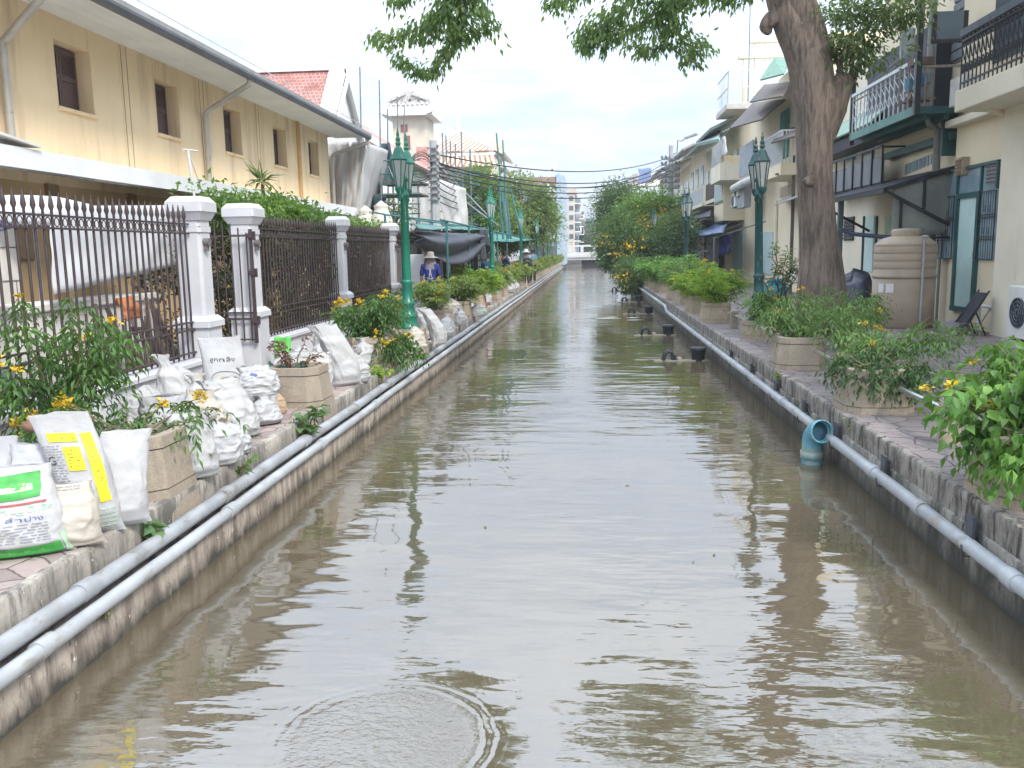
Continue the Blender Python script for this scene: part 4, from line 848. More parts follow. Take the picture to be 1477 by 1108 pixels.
for x, y, l in ((LX, 28.8, 'stone pedestal under the second left lamp'), (LX, 42, 'stone pedestal under the third left lamp'), (LX, 56, 'stone pedestal under the fourth left lamp'), (LX, 71, 'stone pedestal under the most distant left lamp'), (3.12, 16.1, 'tan stone pedestal under the nearest right lamp'), (3.4, 30.4, 'stone pedestal under the second right lamp'), (3.4, 45, 'stone pedestal under the farthest right lamp')):
    put(copy_tree(p1), (x, y, ZB), 0, 1, l)
put(p1, (LX, 15.0, ZB)); put(p0, (-3.21, 5.78, ZB))
LPY = [18.6, 21.6, 24.6]+[31.9+2.95*k for k in range(25)]
for i, y in enumerate(LPY):
    if any(abs(y-q) < .9 for q in (42, 56, 71)): continue
    put(copy_tree(p0), (-3.21, y, ZB), 0, 1, ('tan stone planter just beyond the left lamp, with a thin stemmed flowering tree', 'tan stone planter on the left beside the red sack', 'third tan stone planter beyond the left lamp')[i] if i < 3 else far)
for i, y in enumerate((5.75, 8.95, 12.1, 19.8, 22.8, 25.8, 28.2, 33.2, 36.2, 39.2, 42.2)):
    put(copy_tree(p0), (2.89, y, ZB), 0, 1, ('nearest stone planter on the right, hidden under broad bright leaves', 'stone planter on the right draped with dark green leaves, near the blue elbow', 'stone planter on the right with the wide feathery bush, just before the lamp', 'stone planter on the right with the lime green bush beyond the lamp', 'second stone planter beyond the right lamp', 'third stone planter beyond the right lamp')[i] if i < 6 else farR)
# posts and hand rails
stn = mat('rail_steel', (.55, .56, .57), (.48, .49, .5), 4, .25, .03, metal=.8)
def railpost(x, y, label, y0, y1):
    t = thing('rail_post', label, 'rail post', (x, y, ZB), 'stone posts with a steel hand rail')
    b = MB(); b.box(x-.075, x+.075, y-.06, y+.06, ZB-.02, ZB+.32); b.lathe([(.105, .32), (.10, .36), (.04, .39)], (x, y, ZB), 4, False, rot=math.pi/4); b.build('post', pst, t, bevel=.01)
    b = MB(); b.tube([(x, y0, ZB+.27), (x, y1, ZB+.27)], .028, 10); b.build('rail', stn, t)
for x, y, a, c, l in ((-3.25, 7.55, 6.2, 8.9, 'stone rail post among the big heap of white sacks on the left'), (-3.25, 11.0, 9.75, 12.2, 'stone rail post between the dry planter and the yellow flowering planter'), (-3.25, 16.8, 15.4, 18.2, 'stone rail post beyond the nearest left lamp'), (-3.25, 20.1, 19.05, 21.2, 'stone rail post beside the red sack on the left'),
        (3.0, 7.35, 6.2, 8.5, 'stone rail post on the right nearest us, under broad leaves'), (3.0, 10.5, 9.4, 11.65, 'stone rail post on the right between the draped planter and the feathery bush'), (3.0, 14.1, 12.55, 15.7, 'stone rail post on the right just before the lamp pedestal, by a dark pot'), (3.0, 18, 16.5, 19.4, 'stone rail post on the right just beyond the lamp pedestal')):
    railpost(x, y, l, a, c)
# ---------------------------------------------------------------- shrubs
G1 = leafmat('leaf_tecoma', [(.035, .10, .02), (.06, .15, .03), (.09, .20, .04), (.13, .25, .05)])
G2 = leafmat('leaf_lime', [(.20, .36, .03), (.32, .50, .045), (.44, .60, .06), (.16, .30, .035)], .55)
G3 = leafmat('leaf_broad', [(.07, .20, .035), (.13, .31, .06), (.20, .40, .075), (.28, .48, .11)], .45)
G4 = leafmat('leaf_feather', [(.09, .19, .045), (.14, .27, .075), (.19, .33, .10), (.26, .38, .14)], .4)
G5 = leafmat('leaf_dark', [(.03, .085, .025), (.05, .12, .035), (.08, .16, .05)], .3)
GY = leafmat('leaf_yellowgreen', [(.17, .25, .05), (.26, .36, .07), (.34, .42, .11), (.20, .26, .08)], .45)
GD = leafmat('leaf_dry', [(.16, .06, .045), (.22, .11, .07), (.10, .05, .04)], .2)
FY = leafmat('petal_yellow', [(.80, .50, .02), (.85, .60, .04), (.75, .42, .01)], .3)
stem = mat('green_stem', (.16, .15, .07), (.12, .10, .05), 8, .8, .2)
def sh(*a, **k): return shrub(*a, **k)
sh('wide yellow flowering shrub spilling over the nearest left planter and sacks', 1, (-3.25, 5.8, ZB+.28), .44, .66, 13, 17, .085, .026, G1, stem, 26, FY, .8, bias=(-.2, .12))
sh('tall dark green shrub with drooping leaves before the near iron fence', 2, (-4.05, 6.3, ZB), 1.75, .55, 14, 24, .085, .026, G1, stem, 9, FY, .9, bare=.3)
sh('dried twiggy plant with dark red brown leaves in the left planter', 3, (-3.25, 9.3, ZB+.28), .62, .34, 9, 7, .055, .03, GD, mat('dry_twig', (.16, .10, .07), None, 8), 0, None, .3, 'dry_plant', 'plant', pinn=3)
sh('tall bushy shrub with orange yellow flowers in the planter before the left lamp', 4, (-3.2, 12.6, ZB+.28), .95, .6, 16, 24, .085, .03, G1, stem, 26, FY, .7, bare=.3)
sh('leafy fringe hanging over the canal side of the yellow flowering planter', 5, (-2.85, 12.5, ZB+.25), .3, .42, 9, 20, .08, .03, G1, stem, 6, FY, 1.4, bare=.2)
sh('low bright green weed on the kerb below the yellow flowering planter', 6, (-2.83, 11.6, ZB-.1), .26, .16, 6, 12, .075, .05, G2, stem, 0, None, .6, 'weed', 'plant', pinn=1)
sh('thin stemmed flowering tree with pale green crown just beyond the left lamp', 7, (-3.24, 18.6, ZB+.28), 1.0, .6, 15, 28, .085, .034, GY, bark, 14, FY, .3, bare=.5)
sh('thin dense green shrub at the foot of the fence behind the left lamp', 8, (-4.15, 17.5, ZB), 1.1, .4, 8, 22, .09, .035, G1, stem, 0, None, .6)
sh('rounded yellow green shrub on the left beside the red sack', 9, (-3.24, 21.7, ZB+.28), .95, .68, 14, 30, .095, .04, GY, stem, 0, None, .3, bare=.3)
sh('mid green bushy shrub left of the second lamp', 10, (-3.24, 24.7, ZB+.28), 1.1, .75, 16, 34, .10, .045, G2, stem, 4, FY, .3, bare=.25)
sh('pale leaved shrub under the second left lamp', 12, (-3.3, 27.6, ZB+.2), 1.1, .7, 14, 34, .11, .05, GY, stem, 0, None, .3, bare=.25)
pro = sh('small yellow green shrub in the far row of planters along the left bank', 11, (0, 0, 0), .95, .72, 13, 26, .12, .06, GY, stem, 6, FY,   .25, bare=.2, group='far shrubs on the left bank', pinn=5, flsize=.05)
pr2 = sh('small yellow green shrub in the far row of planters along the left bank', 13, (0, 0, 0), .95, .72, 13, 26, .12, .06, GY, stem, 0, None,   .25, bare=.2, group='far shrubs on the left bank', pinn=5)
used = 0
for i, y in enumerate(LPY[3:]):
    if any(abs(y-q) < .9 for q in (42, 56, 71)): continue
    for dx, dy in ((-.0, 0), (-.45, 1.4)):
        o = (pro, pr2)[used % 2] if used < 2 else copy_tree((pro, pr2)[used % 2]); used += 1
        put(o, (-3.24+dx, y+dy, ZB+.26), R_.random()*6, R_.uniform(.85, 1.25))
# weeds on the left kerb
sh('young broad leaved weed with tall stem growing between the left pipes and kerb', 21, (-2.82, 8.3, .36), .42, .22, 7, 9, .10, .085, leafmat('leaf_weed', [(.09, .19, .07), (.15, .27, .10), (.20, .33, .14)], .4), stem, 0, None, .2, 'weed', 'plant', pinn=1, bare=.25)
sh('small dark weed sprouting from the kerb below the big sacks', 22, (-2.87, 6.75, .42), .15, .16, 6, 6, .09, .06, G1, stem, 0, None, .4, 'weed', 'plant', pinn=1, bare=.1)
sh('little weed at the foot of the nearest left planter beside the white sack', 23, (-2.84, 5.2, .40), .16, .1, 5, 5, .11, .08, leafmat('leaf_weed', [], .4), stem, 0, None, .4, 'weed', 'plant', pinn=1, bare=.1)
sh('thin straggling weed hanging on the lower left canal wall', 24, (-2.73, 4.35, .2), .1, .1, 6, 7, .035, .02, leafmat('leaf_straw', [(.22, .22, .10), (.30, .28, .14), (.15, .17, .06)]), stem, 0, None, 2.2, 'weed', 'plant', pinn=1, bare=.2)
sh('dark weed tuft on the kerb at the foot of the left lamp pedestal', 25, (-2.80, 14.3, .40), .2, .2, 7, 10, .07, .04, G5, stem, 0, None, .5, 'weed', 'plant', pinn=1, bare=.1)
# right bank
sh('big bush of broad bright green leaves overhanging the right edge of the view', 31, (2.95, 5.75, ZB+.28), .9, .68, 20, 18, .105, .06, G3, stem, 7, FY, .75, bare=.2, pinn=5, bias=(.1, .5), flsize=.03)
sh('lower hanging sprays of broad leaves under the big right hand bush', 32, (2.66, 5.6, ZB+.3), .3, .42, 14, 18, .08, .045, G3, stem, 4, FY, 1.5, bare=.15, pinn=5, flsize=.028)
sh('dark green trailing shrub draped over the right planter near the blue elbow', 33, (2.9, 8.9, ZB+.28), .38, .48, 20, 24, .07, .028, G5, stem, 0, None, 1.2, bare=.15)
sh('loose arching shrub with a single yellow bloom above the dark trailing shrub', 34, (3.1, 9.6, ZB+.3), .8, .75, 13, 15, .085, .026, G4, stem, 4, FY, .8, bare=.35, bias=(.5, .2))
sh('wide feathery pale green bush in the planter before the right lamp', 35, (3.1, 12.2, ZB+.30), .9, 1.0, 22, 20, .085, .024, G4, stem, 3, FY, .8, bare=.25, bias=(.4, .6))
sh('ragged feathery shrub at the foot of the big tree', 36, (4.1, 14.2, ZB), 1.2, .95, 15, 18, .095, .026, G4, stem, 0, None, .7, bare=.3)
sh('leafy vine wrapping the base of the nearest right lamp', 37, (3.12, 15.95, ZB+.28), .75, .26, 12, 20, .07, .03, G4, stem, 3, FY, .6, bare=.1)
sh('lime green bush full of sunlit leaves just beyond the right lamp', 38, (2.96, 19.8, ZB+.30), 1.15, .78, 18, 26, .09, .034, G2, stem, 12, FY, .3, bare=.2)
sh('second lime green bush on the right, leaning over the kerb', 39, (2.92, 22.8, ZB+.30), 1.1, .85, 16, 26, .095, .036, G2, stem, 6, FY, .4, bare=.2)
sh('mid green bush on the right behind the lime green ones', 40, (3.0, 25.8, ZB+.28), 1.25, .9, 16, 28, .11, .045, G4, stem, 3, FY, .3, bare=.2)
sh('tall green bush on the right under the blue awning', 41, (3.15, 28.4, ZB+.28), 1.3, .95, 20, 36, .12, .05, G3, stem, 4, FY, .3, bare=.2)
for i, (y, l) in enumerate(((33.2, 'green bush on the right below the second lamp'), (36.2, 'green bush on the right one planter past the second lamp'), (39.2, 'dark bush on the right at the foot of the flowering tree'), (42, 'bush with orange flowers at the water edge under the flowering tree'))):
    sh(l, 42+i, (2.8, y, ZB+.25), 1.3, 1.0, 16, 34, .13, .06, (G3, G4, G5, G1)[i], stem, (0, 0, 0, 14)[i], FY, .4, bare=.2, pinn=5, flsize=.07)
sh('small weed on the right planter corner beside the pavement edge', 51, (2.56, 8.45, ZB-.12), .14, .1, 5, 6, .05, .035, G2, stem, 0, None, .4, 'weed', 'plant', pinn=1, bare=.1)
sh('small fern like weed on the right kerb beside the feathery bush planter', 52, (2.5, 11.5, .45), .16, .1, 6, 9, .05, .02, G2, stem, 0, None, .5, 'weed', 'plant', pinn=1, bare=.1)
# slender potted tree with variegated leaves behind the right lamp
q = AY(1122, 440, 18.5)
sh('slender plant with long curving stems and variegated leaves behind the right lamp', 53, (q.x, 18.5, ZB+.3), 2.0, .62, 9, 26, .15, .05, leafmat('leaf_varieg', [(.16, .22, .09), (.30, .34, .16), (.42, .40, .22), (.10, .15, .06)]), bark, 0, None, .2, 'potted_tree', 'plant', pinn=1, bare=.45, stemr=.014)
b = MB(); b.lathe([(.17, 0), (.23, .28), (.26, .3), (.26, .34), (.21, .34)], (q.x, 18.5, ZB), 14); tag(b.build('plant_pot', mat('pot_clay', (.28, .20, .16), (.2, .15, .12), 4)), 'clay pot holding the slender variegated plant', 'pot')
# dark pots by the rails
for x, y, l in ((3.3, 14.3, 'dark plastic pot on the pavement behind the rail before the right lamp'),):
    b = MB(); b.lathe([(.13, 0), (.17, .26), (.19, .27), (.19, .30), (.15, .3), (.14, .25)], (x, y, ZB), 14); tag(b.build('plant_pot', mat('pot_black', (.05, .045, .045), None, 4, .5)), l, 'pot')
# ---------------------------------------------------------------- sacks
sk = mat('sack_white', (.52, .52, .53), (.45, .445, .435), 2.2, .55, .35, 9, stain=[((.52, .47, .39), 2.6, None, .56, .8), ((.45, .40, .33), 9, (1, 1, .5), .64, .78)], trans=.08, vary=.14, bdist=.03)
skc = mat('sack_cream', (.51, .465, .405), (.44, .395, .335), 2.5, .6, .35, 9, stain=[((.42, .35, .27), 3, None, .6, .85)], trans=.08, bdist=.03)
skr = mat('sack_red', (.55, .10, .10), (.42, .07, .07), 3, .6, .3, 12)
skg = mat('sack_green', (.10, .45, .08), (.16, .52, .12), 3, .45, .3, 12)
INK = {k: mat('ink_'+k, c, None, 14, .55, 0) for k, c in (('green', (.06, .36, .07)), ('palegreen', (.42, .62, .42)), ('yellow', (.80, .66, .03)), ('black', (.045, .045, .05)), ('grey', (.28, .30, .33)), ('blue', (.10, .14, .36)), ('red', (.40, .08, .08)), ('white', (.8, .8, .78)), ('tan', (.55, .46, .30)), ('straw', (.66, .55, .12)))}
def textmesh(txt, align='CENTER'):
    c = bpy.data.curves.new('lettering', 'FONT'); c.body = txt; c.align_x = align; c.align_y = 'CENTER'; c.size = 1; c.resolution_u = 3
    o = bpy.data.objects.new('lettering', c); COL.objects.link(o); bpy.context.view_layer.update()
    dg = bpy.context.evaluated_depsgraph_get(); me = bpy.data.meshes.new_from_object(o.evaluated_get(dg)); bpy.data.objects.remove(o); bpy.data.curves.remove(c)
    return me
def sack(label, p, w, d, h, rz, seed, top='open', m=None, lean=(0, 0), roll=0, prints=(), name='sack', crease=1., label_parts=True):
    """filled woven sack standing at p: w wide, d deep, h high, rz turns its front (-Y) ; top: open / tied / flat / ball"""
    m = m or sk; t = tag_o = None; p = Vector(p); Rz = Matrix.Rotation(rz, 3, 'Z') @ Matrix.Rotation(roll, 3, 'Y'); s0 = seed*7.3
    ks = [0, .06, .2, .45, .7, .85, .93, 1.0]
    prof = {'open': ([1.02, 1.0, 1.0, .97, .90, .86, .90, .95], [.25, .72, 1.0, .98, .72, .42, .34, .26]),
            'flat': ([1.0, .98, .98, .96, .94, .93, .93, .93], [.2, .7, 1.0, .9, .5, .22, .12, .07]),
            'tied': ([1.0, 1.0, 1.04, 1.0, .72, .30, .34, .55], [.3, .8, 1.05, 1.0, .78, .34, .3, .3]),
            'ball': ([.86, 1.0, 1.08, 1.06, .86, .58, .35, .12], [.7, .95, 1.1, 1.1, .9, .6, .4, .2])}[top]
    def ip(a, v):
        for i in range(7):
            if v <= ks[i+1]: f = (v-ks[i])/(ks[i+1]-ks[i]); f = f*f*(3-2*f) if top != 'flat' else f; return a[i]+(a[i+1]-a[i])*f
        return a[-1]
    def SU(u, v):
        a = ip(prof[0], v)*w/2; b_ = ip(prof[1], v)*d/2; an = u*2*math.pi-math.pi/2
        ca, sa = math.cos(an), math.sin(an); ex = .8
        x = a*math.copysign(abs(ca)**ex, ca); y = b_*math.copysign(abs(sa)**ex, sa)
        n1 = MN.noise((u_c(u)[0]*1.3+s0, u_c(u)[1]*1.3, v*3.2)); n2 = MN.noise((u_c(u)[0]*2.2, u_c(u)[1]*2.2+s0, v*7)); n3 = abs(MN.noise((u_c(u)[0]*1.6-v*3+s0, u_c(u)[1]*1.6, v*4+s0)))
        cu, su = u_c(u); r1 = 1-abs(MN.noise((cu*1.5+s0, su*1.5, v*2.6+cu)))*2.4; r2 = 1-abs(MN.noise((cu*2.6, su*2.6+s0, v*5.5-cu*1.5)))*2.6; r3 = 1-abs(MN.noise((cu*4.5+s0, su*4.5, v*9+su)))*2.6
        k = (.10*n1+.03*n2+.055*max(r1, 0)**3+.035*max(r2, 0)**2+.014*max(r3, 0)**2-.07*n3*(.3+v)-.03)*crease*min(1, v*4+.2)
        if v < .14 and top != 'ball': x *= 1+.10*(1-v/.14)**2*abs(ca)**4; y *= 1-.35*(1-v/.14)*abs(ca)**3
        z = h*(v+.035*MN.noise((ca*1.2+s0, sa, 3))*v)+(.03*w*abs(ca)**3*(1-v)*-0)
        x += lean[0]*h*v*v+ .05*w*MN.noise((s0, v*2.2, 1)); y += lean[1]*h*v*v
        return Vector((x*(1+k)+0, y*(1+k*2.2)+k*.03, max(z, 0)))
    def u_c(u): a = u*2*math.pi; return math.cos(a), math.sin(a)
    def fin(q): return p+Rz @ q
    nu, nv = 72, 56; b = MB(); b.grid(lambda u, v: fin(SU(u, v)), nu, nv, closed=True)
    b.add([fin(SU(i/nu, 0)) for i in range(nu)], [tuple(range(nu))[::-1]])
    if top in ('ball', 'flat'): b.add([fin(SU(i/nu, 1)) for i in range(nu)], [tuple(range(nu))])
    if prints:
        t = thing(name, label, 'sack', p); b.build('bag', m, t)
    else: return tag(b.build(name, m, None, p), label, 'sack')
    def onto(s, v):                       # s -.5...5 across the front
        u = .5+0; an = s*.86; u = (an*.5) % 1.0; q = SU(u, v); e = .006
        c = SU(u, v); du = SU((u+.01) % 1, v)-SU((u-.01) % 1, v); dv = SU(u, min(v+.01, 1))-SU(u, max(v-.01, 0)); n = du.cross(dv)
        n = n.normalized() if n.length > 0 else Vector((0, -1, 0))
        return fin(c+n*e)
    for pr in prints:
        kind, ink, s0_, s1, v0, v1 = pr[:6]; q = MB()
        if kind == 'patch': q.grid(lambda u, v: onto(s0_+(s1-s0_)*u+(pr[6]*(v-.5) if len(pr) > 6 else 0), v0+(v1-v0)*v+(pr[7]*(u-.5) if len(pr) > 7 else 0)), 14, 14); q.build('print', INK[ink], t)
        elif kind == 'lines':
            rr = random.Random(seed)
            for k in range(pr[6]):
                vv = v0+(v1-v0)*(k+.5)/pr[6]; th = (v1-v0)/pr[6]*.28; a = s0_; 
                while a < s1-.02:
                    L = rr.uniform(.03, .10); e = min(a+L, s1); q.grid(lambda u, v, a=a, e=e, vv=vv, th=th: onto(a+(e-a)*u, vv+th*(v-.5)), 3, 1); a = e+rr.uniform(.012, .03)
            q.build('small_print', INK[ink], t)
        elif kind == 'text':
            me = textmesh(pr[6]); xs = [v.co.x for v in me.vertices]; ys = [v.co.y for v in me.vertices]
            if not xs: continue
            x0, x1, y0, y1 = min(xs), max(xs), min(ys), max(ys); rot = len(pr) > 7
            q.add([onto(s0_+(s1-s0_)*(v.co.x-x0)/(x1-x0), v0+(v1-v0)*(v.co.y-y0)/(y1-y0)) if not rot else onto(s1-(s1-s0_)*(v.co.y-y0)/(y1-y0) if False else s0_+(s1-s0_)*(v.co.y-y0)/(y1-y0), v1-(v1-v0)*(v.co.x-x0)/(x1-x0)) for v in me.vertices], [tuple(f.vertices) for f in me.polygons])
            q.build('lettering', INK[ink], t)
        elif kind == 'arc':
            q.tube([onto(s0_+(s1-s0_)*(.5-.5*math.cos(a)), v0+(v1-v0)*math.sin(a)) for a in np.linspace(.15, 3.0, 16)], .004, 5); q.build('print_line', INK[ink], t)
    return t
def at(px, py, z=ZB, dx=0, dy=0):
    q = AZ(px, py, z); return (q.x+dx, q.y+dy, z)
# front heap
sack('white rice sack with a green printed emblem, Thai lettering and green base band', at(38, 800), .46, .24, .50, .45, 1, 'open', lean=(-.12, .15), crease=.8, prints=(
    ('patch', 'green', -.30, .26, .66, .92, .10, .05), ('patch', 'white', -.2, .16, .74, .80, 0, .03), ('patch', 'tan', -.06, .10, .745, .83), ('patch', 'red', -.30, .28, .605, .625, 0, .03), ('text', 'palegreen', -.33, .36, .51, .60, 'ตราหมูดีเลิศ'),
    ('text', 'blue', -.06, .20, .44, .49, 'ลำปาง'), ('lines', 'grey', -.25, .24, .20, .42, 7), ('patch', 'green', -.52, .34, .02, .15, 0, .05), ('patch', 'palegreen', .37, .53, .03, .26), ('text', 'palegreen', -.2, .14, .08, .115, 'มาตรฐานพันธุ์แท้')))
sack('plain white sack with a folded top at the left edge, behind the green printed one', at(-12, 765), .50, .26, .58, .3, 2, 'flat')
sack('white sack with blackish print and a brown cloth lump on its mouth', at(68, 772), .40, .22, .56, .35, 3, 'open', lean=(.05, .1), prints=(('patch', 'grey', .26, .42, .28, .62, .08, 0), ('lines', 'black', .16, .44, .2, .6, 9)))
b = MB(); q = AZ(72, 745, ZB); b.lathe([(.05, .55), (.12, .57), (.13, .61), (.08, .65), (.01, .66)], (q.x, q.y+.05, ZB), 10, sx=1.1)
tag(b.build('brown_cloth', mat('brown_cloth', (.28, .16, .10), (.20, .11, .07), 7, .9, .5, 20)), 'brown cloth lump stuffed in the mouth of a white sack', 'cloth')
sack('small cream sack with a rolled open mouth, right of the green printed sack', at(108, 788), .30, .20, .37, .5, 4, 'open', skc, lean=(-.05, .12), prints=(('lines', 'grey', -.1, .2, .90, .98, 2),))
sack('tallest white sack with yellow printed panels and a yellow side stripe', at(134, 768), .34, .20, .74, .42, 5, 'flat', lean=(-.16, .02), crease=.7, prints=(
    ('patch', 'yellow', .14, .34, .28, .84), ('patch', 'yellow', -.24, .09, .78, .85), ('patch', 'yellow', -.08, .08, .55, .74), ('lines', 'grey', -.42, -.1, .44, .76, 15), ('text', 'black', -.36, -.22, .60, .67, 'G'), ('text', 'black', .17, .24, .58, .78, 'สูตรพิเศษ', 1), ('text', 'black', .20, .30, .40, .54, 'ปูนกาว', 1),
    ('lines', 'black', -.2, .06, .795, .835, 2), ('lines', 'black', -.06, .06, .57, .72, 6), ('lines', 'palegreen', .05, .38, .06, .24, 5)))
sack('plain upright white sack leaning on the nearest stone planter', at(176, 757), .32, .2, .585, .55, 6, 'flat', lean=(.12, .05), crease=.75)
# heap between first and second planter
sack('rounded white sack standing just behind the nearest left planter', at(282, 690), .34, .27, .50, .7, 11, 'open', lean=(-.05, .1))
sack('low rounded bright white sack at the pavement edge before the rail post', at(318, 668), .34, .3, .34, .9, 12, 'ball')
sack('white sack with a wide flared mouth at the back of the heap by the fence', at(262, 612), .36, .25, .70, .4, 13, 'tied', lean=(-.22, 0))
sack('white sack lettered with a black Thai word over a yellow paint roller picture', at(330, 596), .46, .24, .80, .5, 14, 'flat', lean=(-.05, .05), crease=.5, prints=(('text', 'black', -.22, .16, .68, .76, 'ลูกกลิ้ง'), ('patch', 'straw', -.12, .14, .455, .50), ('arc', 'grey', -.22, .22, .47, .575), ('lines', 'straw', .14, .2, .455, .5, 2)))
sack('creased cream sack sagging over the middle of the heap', at(300, 640), .40, .34, .48, .6, 15, 'tied', skc, lean=(.1, .1), crease=1.6)
sack('big wrinkled white sack folded over the rail post', at(345, 632), .40, .30, .56, .8, 16, 'open', lean=(-.28, .05), crease=1.6)
sack('white sack printed with small dark text lines behind the handrail', at(378, 600), .36, .26, .52, .6, 17, 'open', lean=(-.1, .1), prints=(('lines', 'grey', -.3, .2, .55, .85, 6),))
sack('white sack with a blue stroke lying on top of the heap by the dry planter', at(372, 570, ZB+.28), .40, .30, .30, .5, 18, 'ball', crease=1.3, prints=(('patch', 'blue', -.16, -.02, .70, .76, 0, -.05),))
sack('small tied white sack beneath the steel handrail left of the dry planter', at(382, 612), .32, .26, .30, .8, 19, 'tied')
sack('small slumped white sack at the foot of the rail post by the heap', at(346, 622), .24, .2, .34, .9, 20, 'ball', skc)
sack('white sack pressed against the planter back, under the yellow flowering shrub', at(240, 655), .42, .3, .5, .4, 41, 'open', crease=1.3)
sack('crumpled white sack near the fence foot, above the flowering shrub', at(215, 618), .42, .3, .42, .2, 42, 'ball', crease=1.4)
b = MB(); q = at(398, 545); b.grid(lambda u, v: (q[0]+(u-.5)*.24, q[1]+.02*math.sin(u*6)+.3+.05*v, ZB+.22+v*.30+.01*math.sin(u*9)), 10, 10)
tag(b.build('green_bag', skg, solid=.04), 'bright green plastic bag upright against the plinth wall', 'bag')
b = MB(); q = at(405, 588); drape(b, (q[0]-.2, q[1], .86), (q[0]+.2, q[1]+.2, .9), (q[0]+.2, q[1]+.4, .98), (q[0]-.2, q[1]+.3, .95), 14, 10, .12, 5, (0, 0, 1))
tag(b.build('green_rag', mat('rag_green', (.03, .09, .07), (.05, .13, .10), 6), solid=.012), 'dark green rag between the heap and the dry planter', 'rag')
sack('small brown sack wedged beside the dry planter', at(402, 597), .16, .14, .22, .9, 21, 'ball', mat('sack_brown', (.42, .30, .20), (.34, .24, .16), 5, .8, .3))
for px, py, w_, h_, sd_, tp_, m_, l in ((255, 668, .36, .46, 44, 'open', sk, 'white sack half hidden under the drooping leaves behind the nearest planter'), (292, 612, .36, .5, 45, 'tied', sk, 'creased white sack in the second row of the heap below the flared one'), (335, 655, .30, .26, 46, 'ball', sk, 'low white sack flattened on the pavement at the heap front'),
        (372, 600, .34, .42, 47, 'open', skc, 'cream sack standing behind the small print sack'), (268, 585, .42, .44, 48, 'ball', sk, 'fat white sack at the fence foot under the lettered sack'), (390, 572, .36, .36, 49, 'ball', skc, 'cream sack lump just left of the dry planter'), (425, 560, .34, .42, 50, 'tied', sk, 'white tied sack beside the green bag'),
        (462, 562, .30, .46, 51, 'open', sk, 'open white sack between the dry twigs and the rail post'), (478, 535, .42, .66, 52, 'ball', sk, 'rounded white sack behind the bent tall one'), (528, 530, .40, .44, 53, 'tied', sk, 'white tied sack behind the yellow flowering planter'), (600, 505, .34, .40, 54, 'ball', skc, 'cream sack at the fence side of the lamp pedestal'),
        (645, 485, .34, .44, 55, 'tied', sk, 'white sack just before the thin stemmed tree planter'), (655, 462, .46, .52, 56, 'ball', skc, 'cream sack mound behind the thin stemmed tree planter'), (700, 440, .42, .50, 57, 'open', sk, 'white sack behind the red one'), (712, 432, .40, .40, 58, 'ball', sk, 'white sack right of the red one')):
    sack(l, at(px, py), w_, w_*.78, h_, .3+sd_ % 7*.12, sd_, tp_, m_, lean=(-.1+.06*(sd_ % 4), .05), crease=1.3)
# by the second and third planters
sack('tall bent white sack rising behind the rail post before the yellow flowering planter', at(500, 556), .40, .26, .78, .7, 22, 'open', lean=(-.38, 0), crease=.8)
sack('fat white sack lump leaning on the yellow flowering planter', at(515, 551), .32, .28, .38, .9, 23, 'ball', lean=(-.1, 0))
sack('small white sack behind the rail post beside the bent tall one', at(487, 553), .22, .2, .36, .8, 24, 'ball')
sack('yellowish white sack tied at the neck near the dry twigs', at(452, 575), .32, .25, .5, .6, 25, 'tied', skc)
sack('white sack slumped behind the dry twigs at the plinth wall', at(436, 548), .46, .3, .46, .4, 26, 'ball', crease=1.4)
sack('crumpled white sack on the heap top between the dry twigs and the bent sack', at(470, 548), .40, .3, .60, .5, 27, 'tied', crease=1.5)
sack('white sack spilling small rubbish left of the dry twigs', at(410, 552), .36, .3, .40, .4, 43, 'tied', crease=1.5)
sack('pale sack under the yellow flowering bush by the fence', at(545, 520), .45, .3, .5, .4, 28, 'ball', crease=1.3)
# by the lamp and farther
sack('long white sack lying against the lamp pedestal on its far side', at(634, 497), .34, .26, .66, 1.1, 29, 'open', lean=(-.5, .1))
sack('bright white sack behind the green lamp base by the fence', at(588, 480), .42, .3, .75, .5, 30, 'tied', lean=(-.1, 0))
sack('white sack behind the thin stemmed flowering tree', at(622, 474), .5, .35, .6, .7, 31, 'tied', crease=1.4)
sack('second white sack leaning on the lamp pedestal from behind', at(618, 490), .34, .26, .62, .8, 32, 'open', lean=(-.3, 0))
sack('bright red sack among the white ones by the second planter past the lamp', at(692, 446), .46, .3, .62, .8, 33, 'open', skr, lean=(-.1, 0))
sack('white sack with pale green print before the red one', at(690, 457), .42, .3, .34, .8, 34, 'ball', prints=(('lines', 'palegreen', -.3, .3, .3, .7, 4),))
sack('white sack heaped left of the red sack', at(668, 452), .55, .4, .75, .6, 35, 'tied', crease=1.4)
sack('white sack between the two planters past the left lamp', at(664, 470), .3, .25, .40, .9, 36, 'tied')
for px, py, h_, sd_, l in ((735, 423, .85, 37, 'upright white sack right of the third planter past the lamp'), (741, 419, .55, 38, 'smaller white sack just beyond the upright one in the row'), (762, 407, .8, 39, 'white sack at the feet of the distant workers'), (768, 403, .6, 40, 'last small white sack before the far row of planters')):
    sack(l, at(px, py), .5, .36, h_, .9, sd_, 'tied')
# white board near the lamp
b = MB(); q = AX(606, 395, -4.0); b.box(-4.3, -3.9, q.y, q.y+.05, ZB, 2.15); tag(b.build('white_board', white, bevel=.01), 'plain white board standing just left of the blue shirted person', 'board')
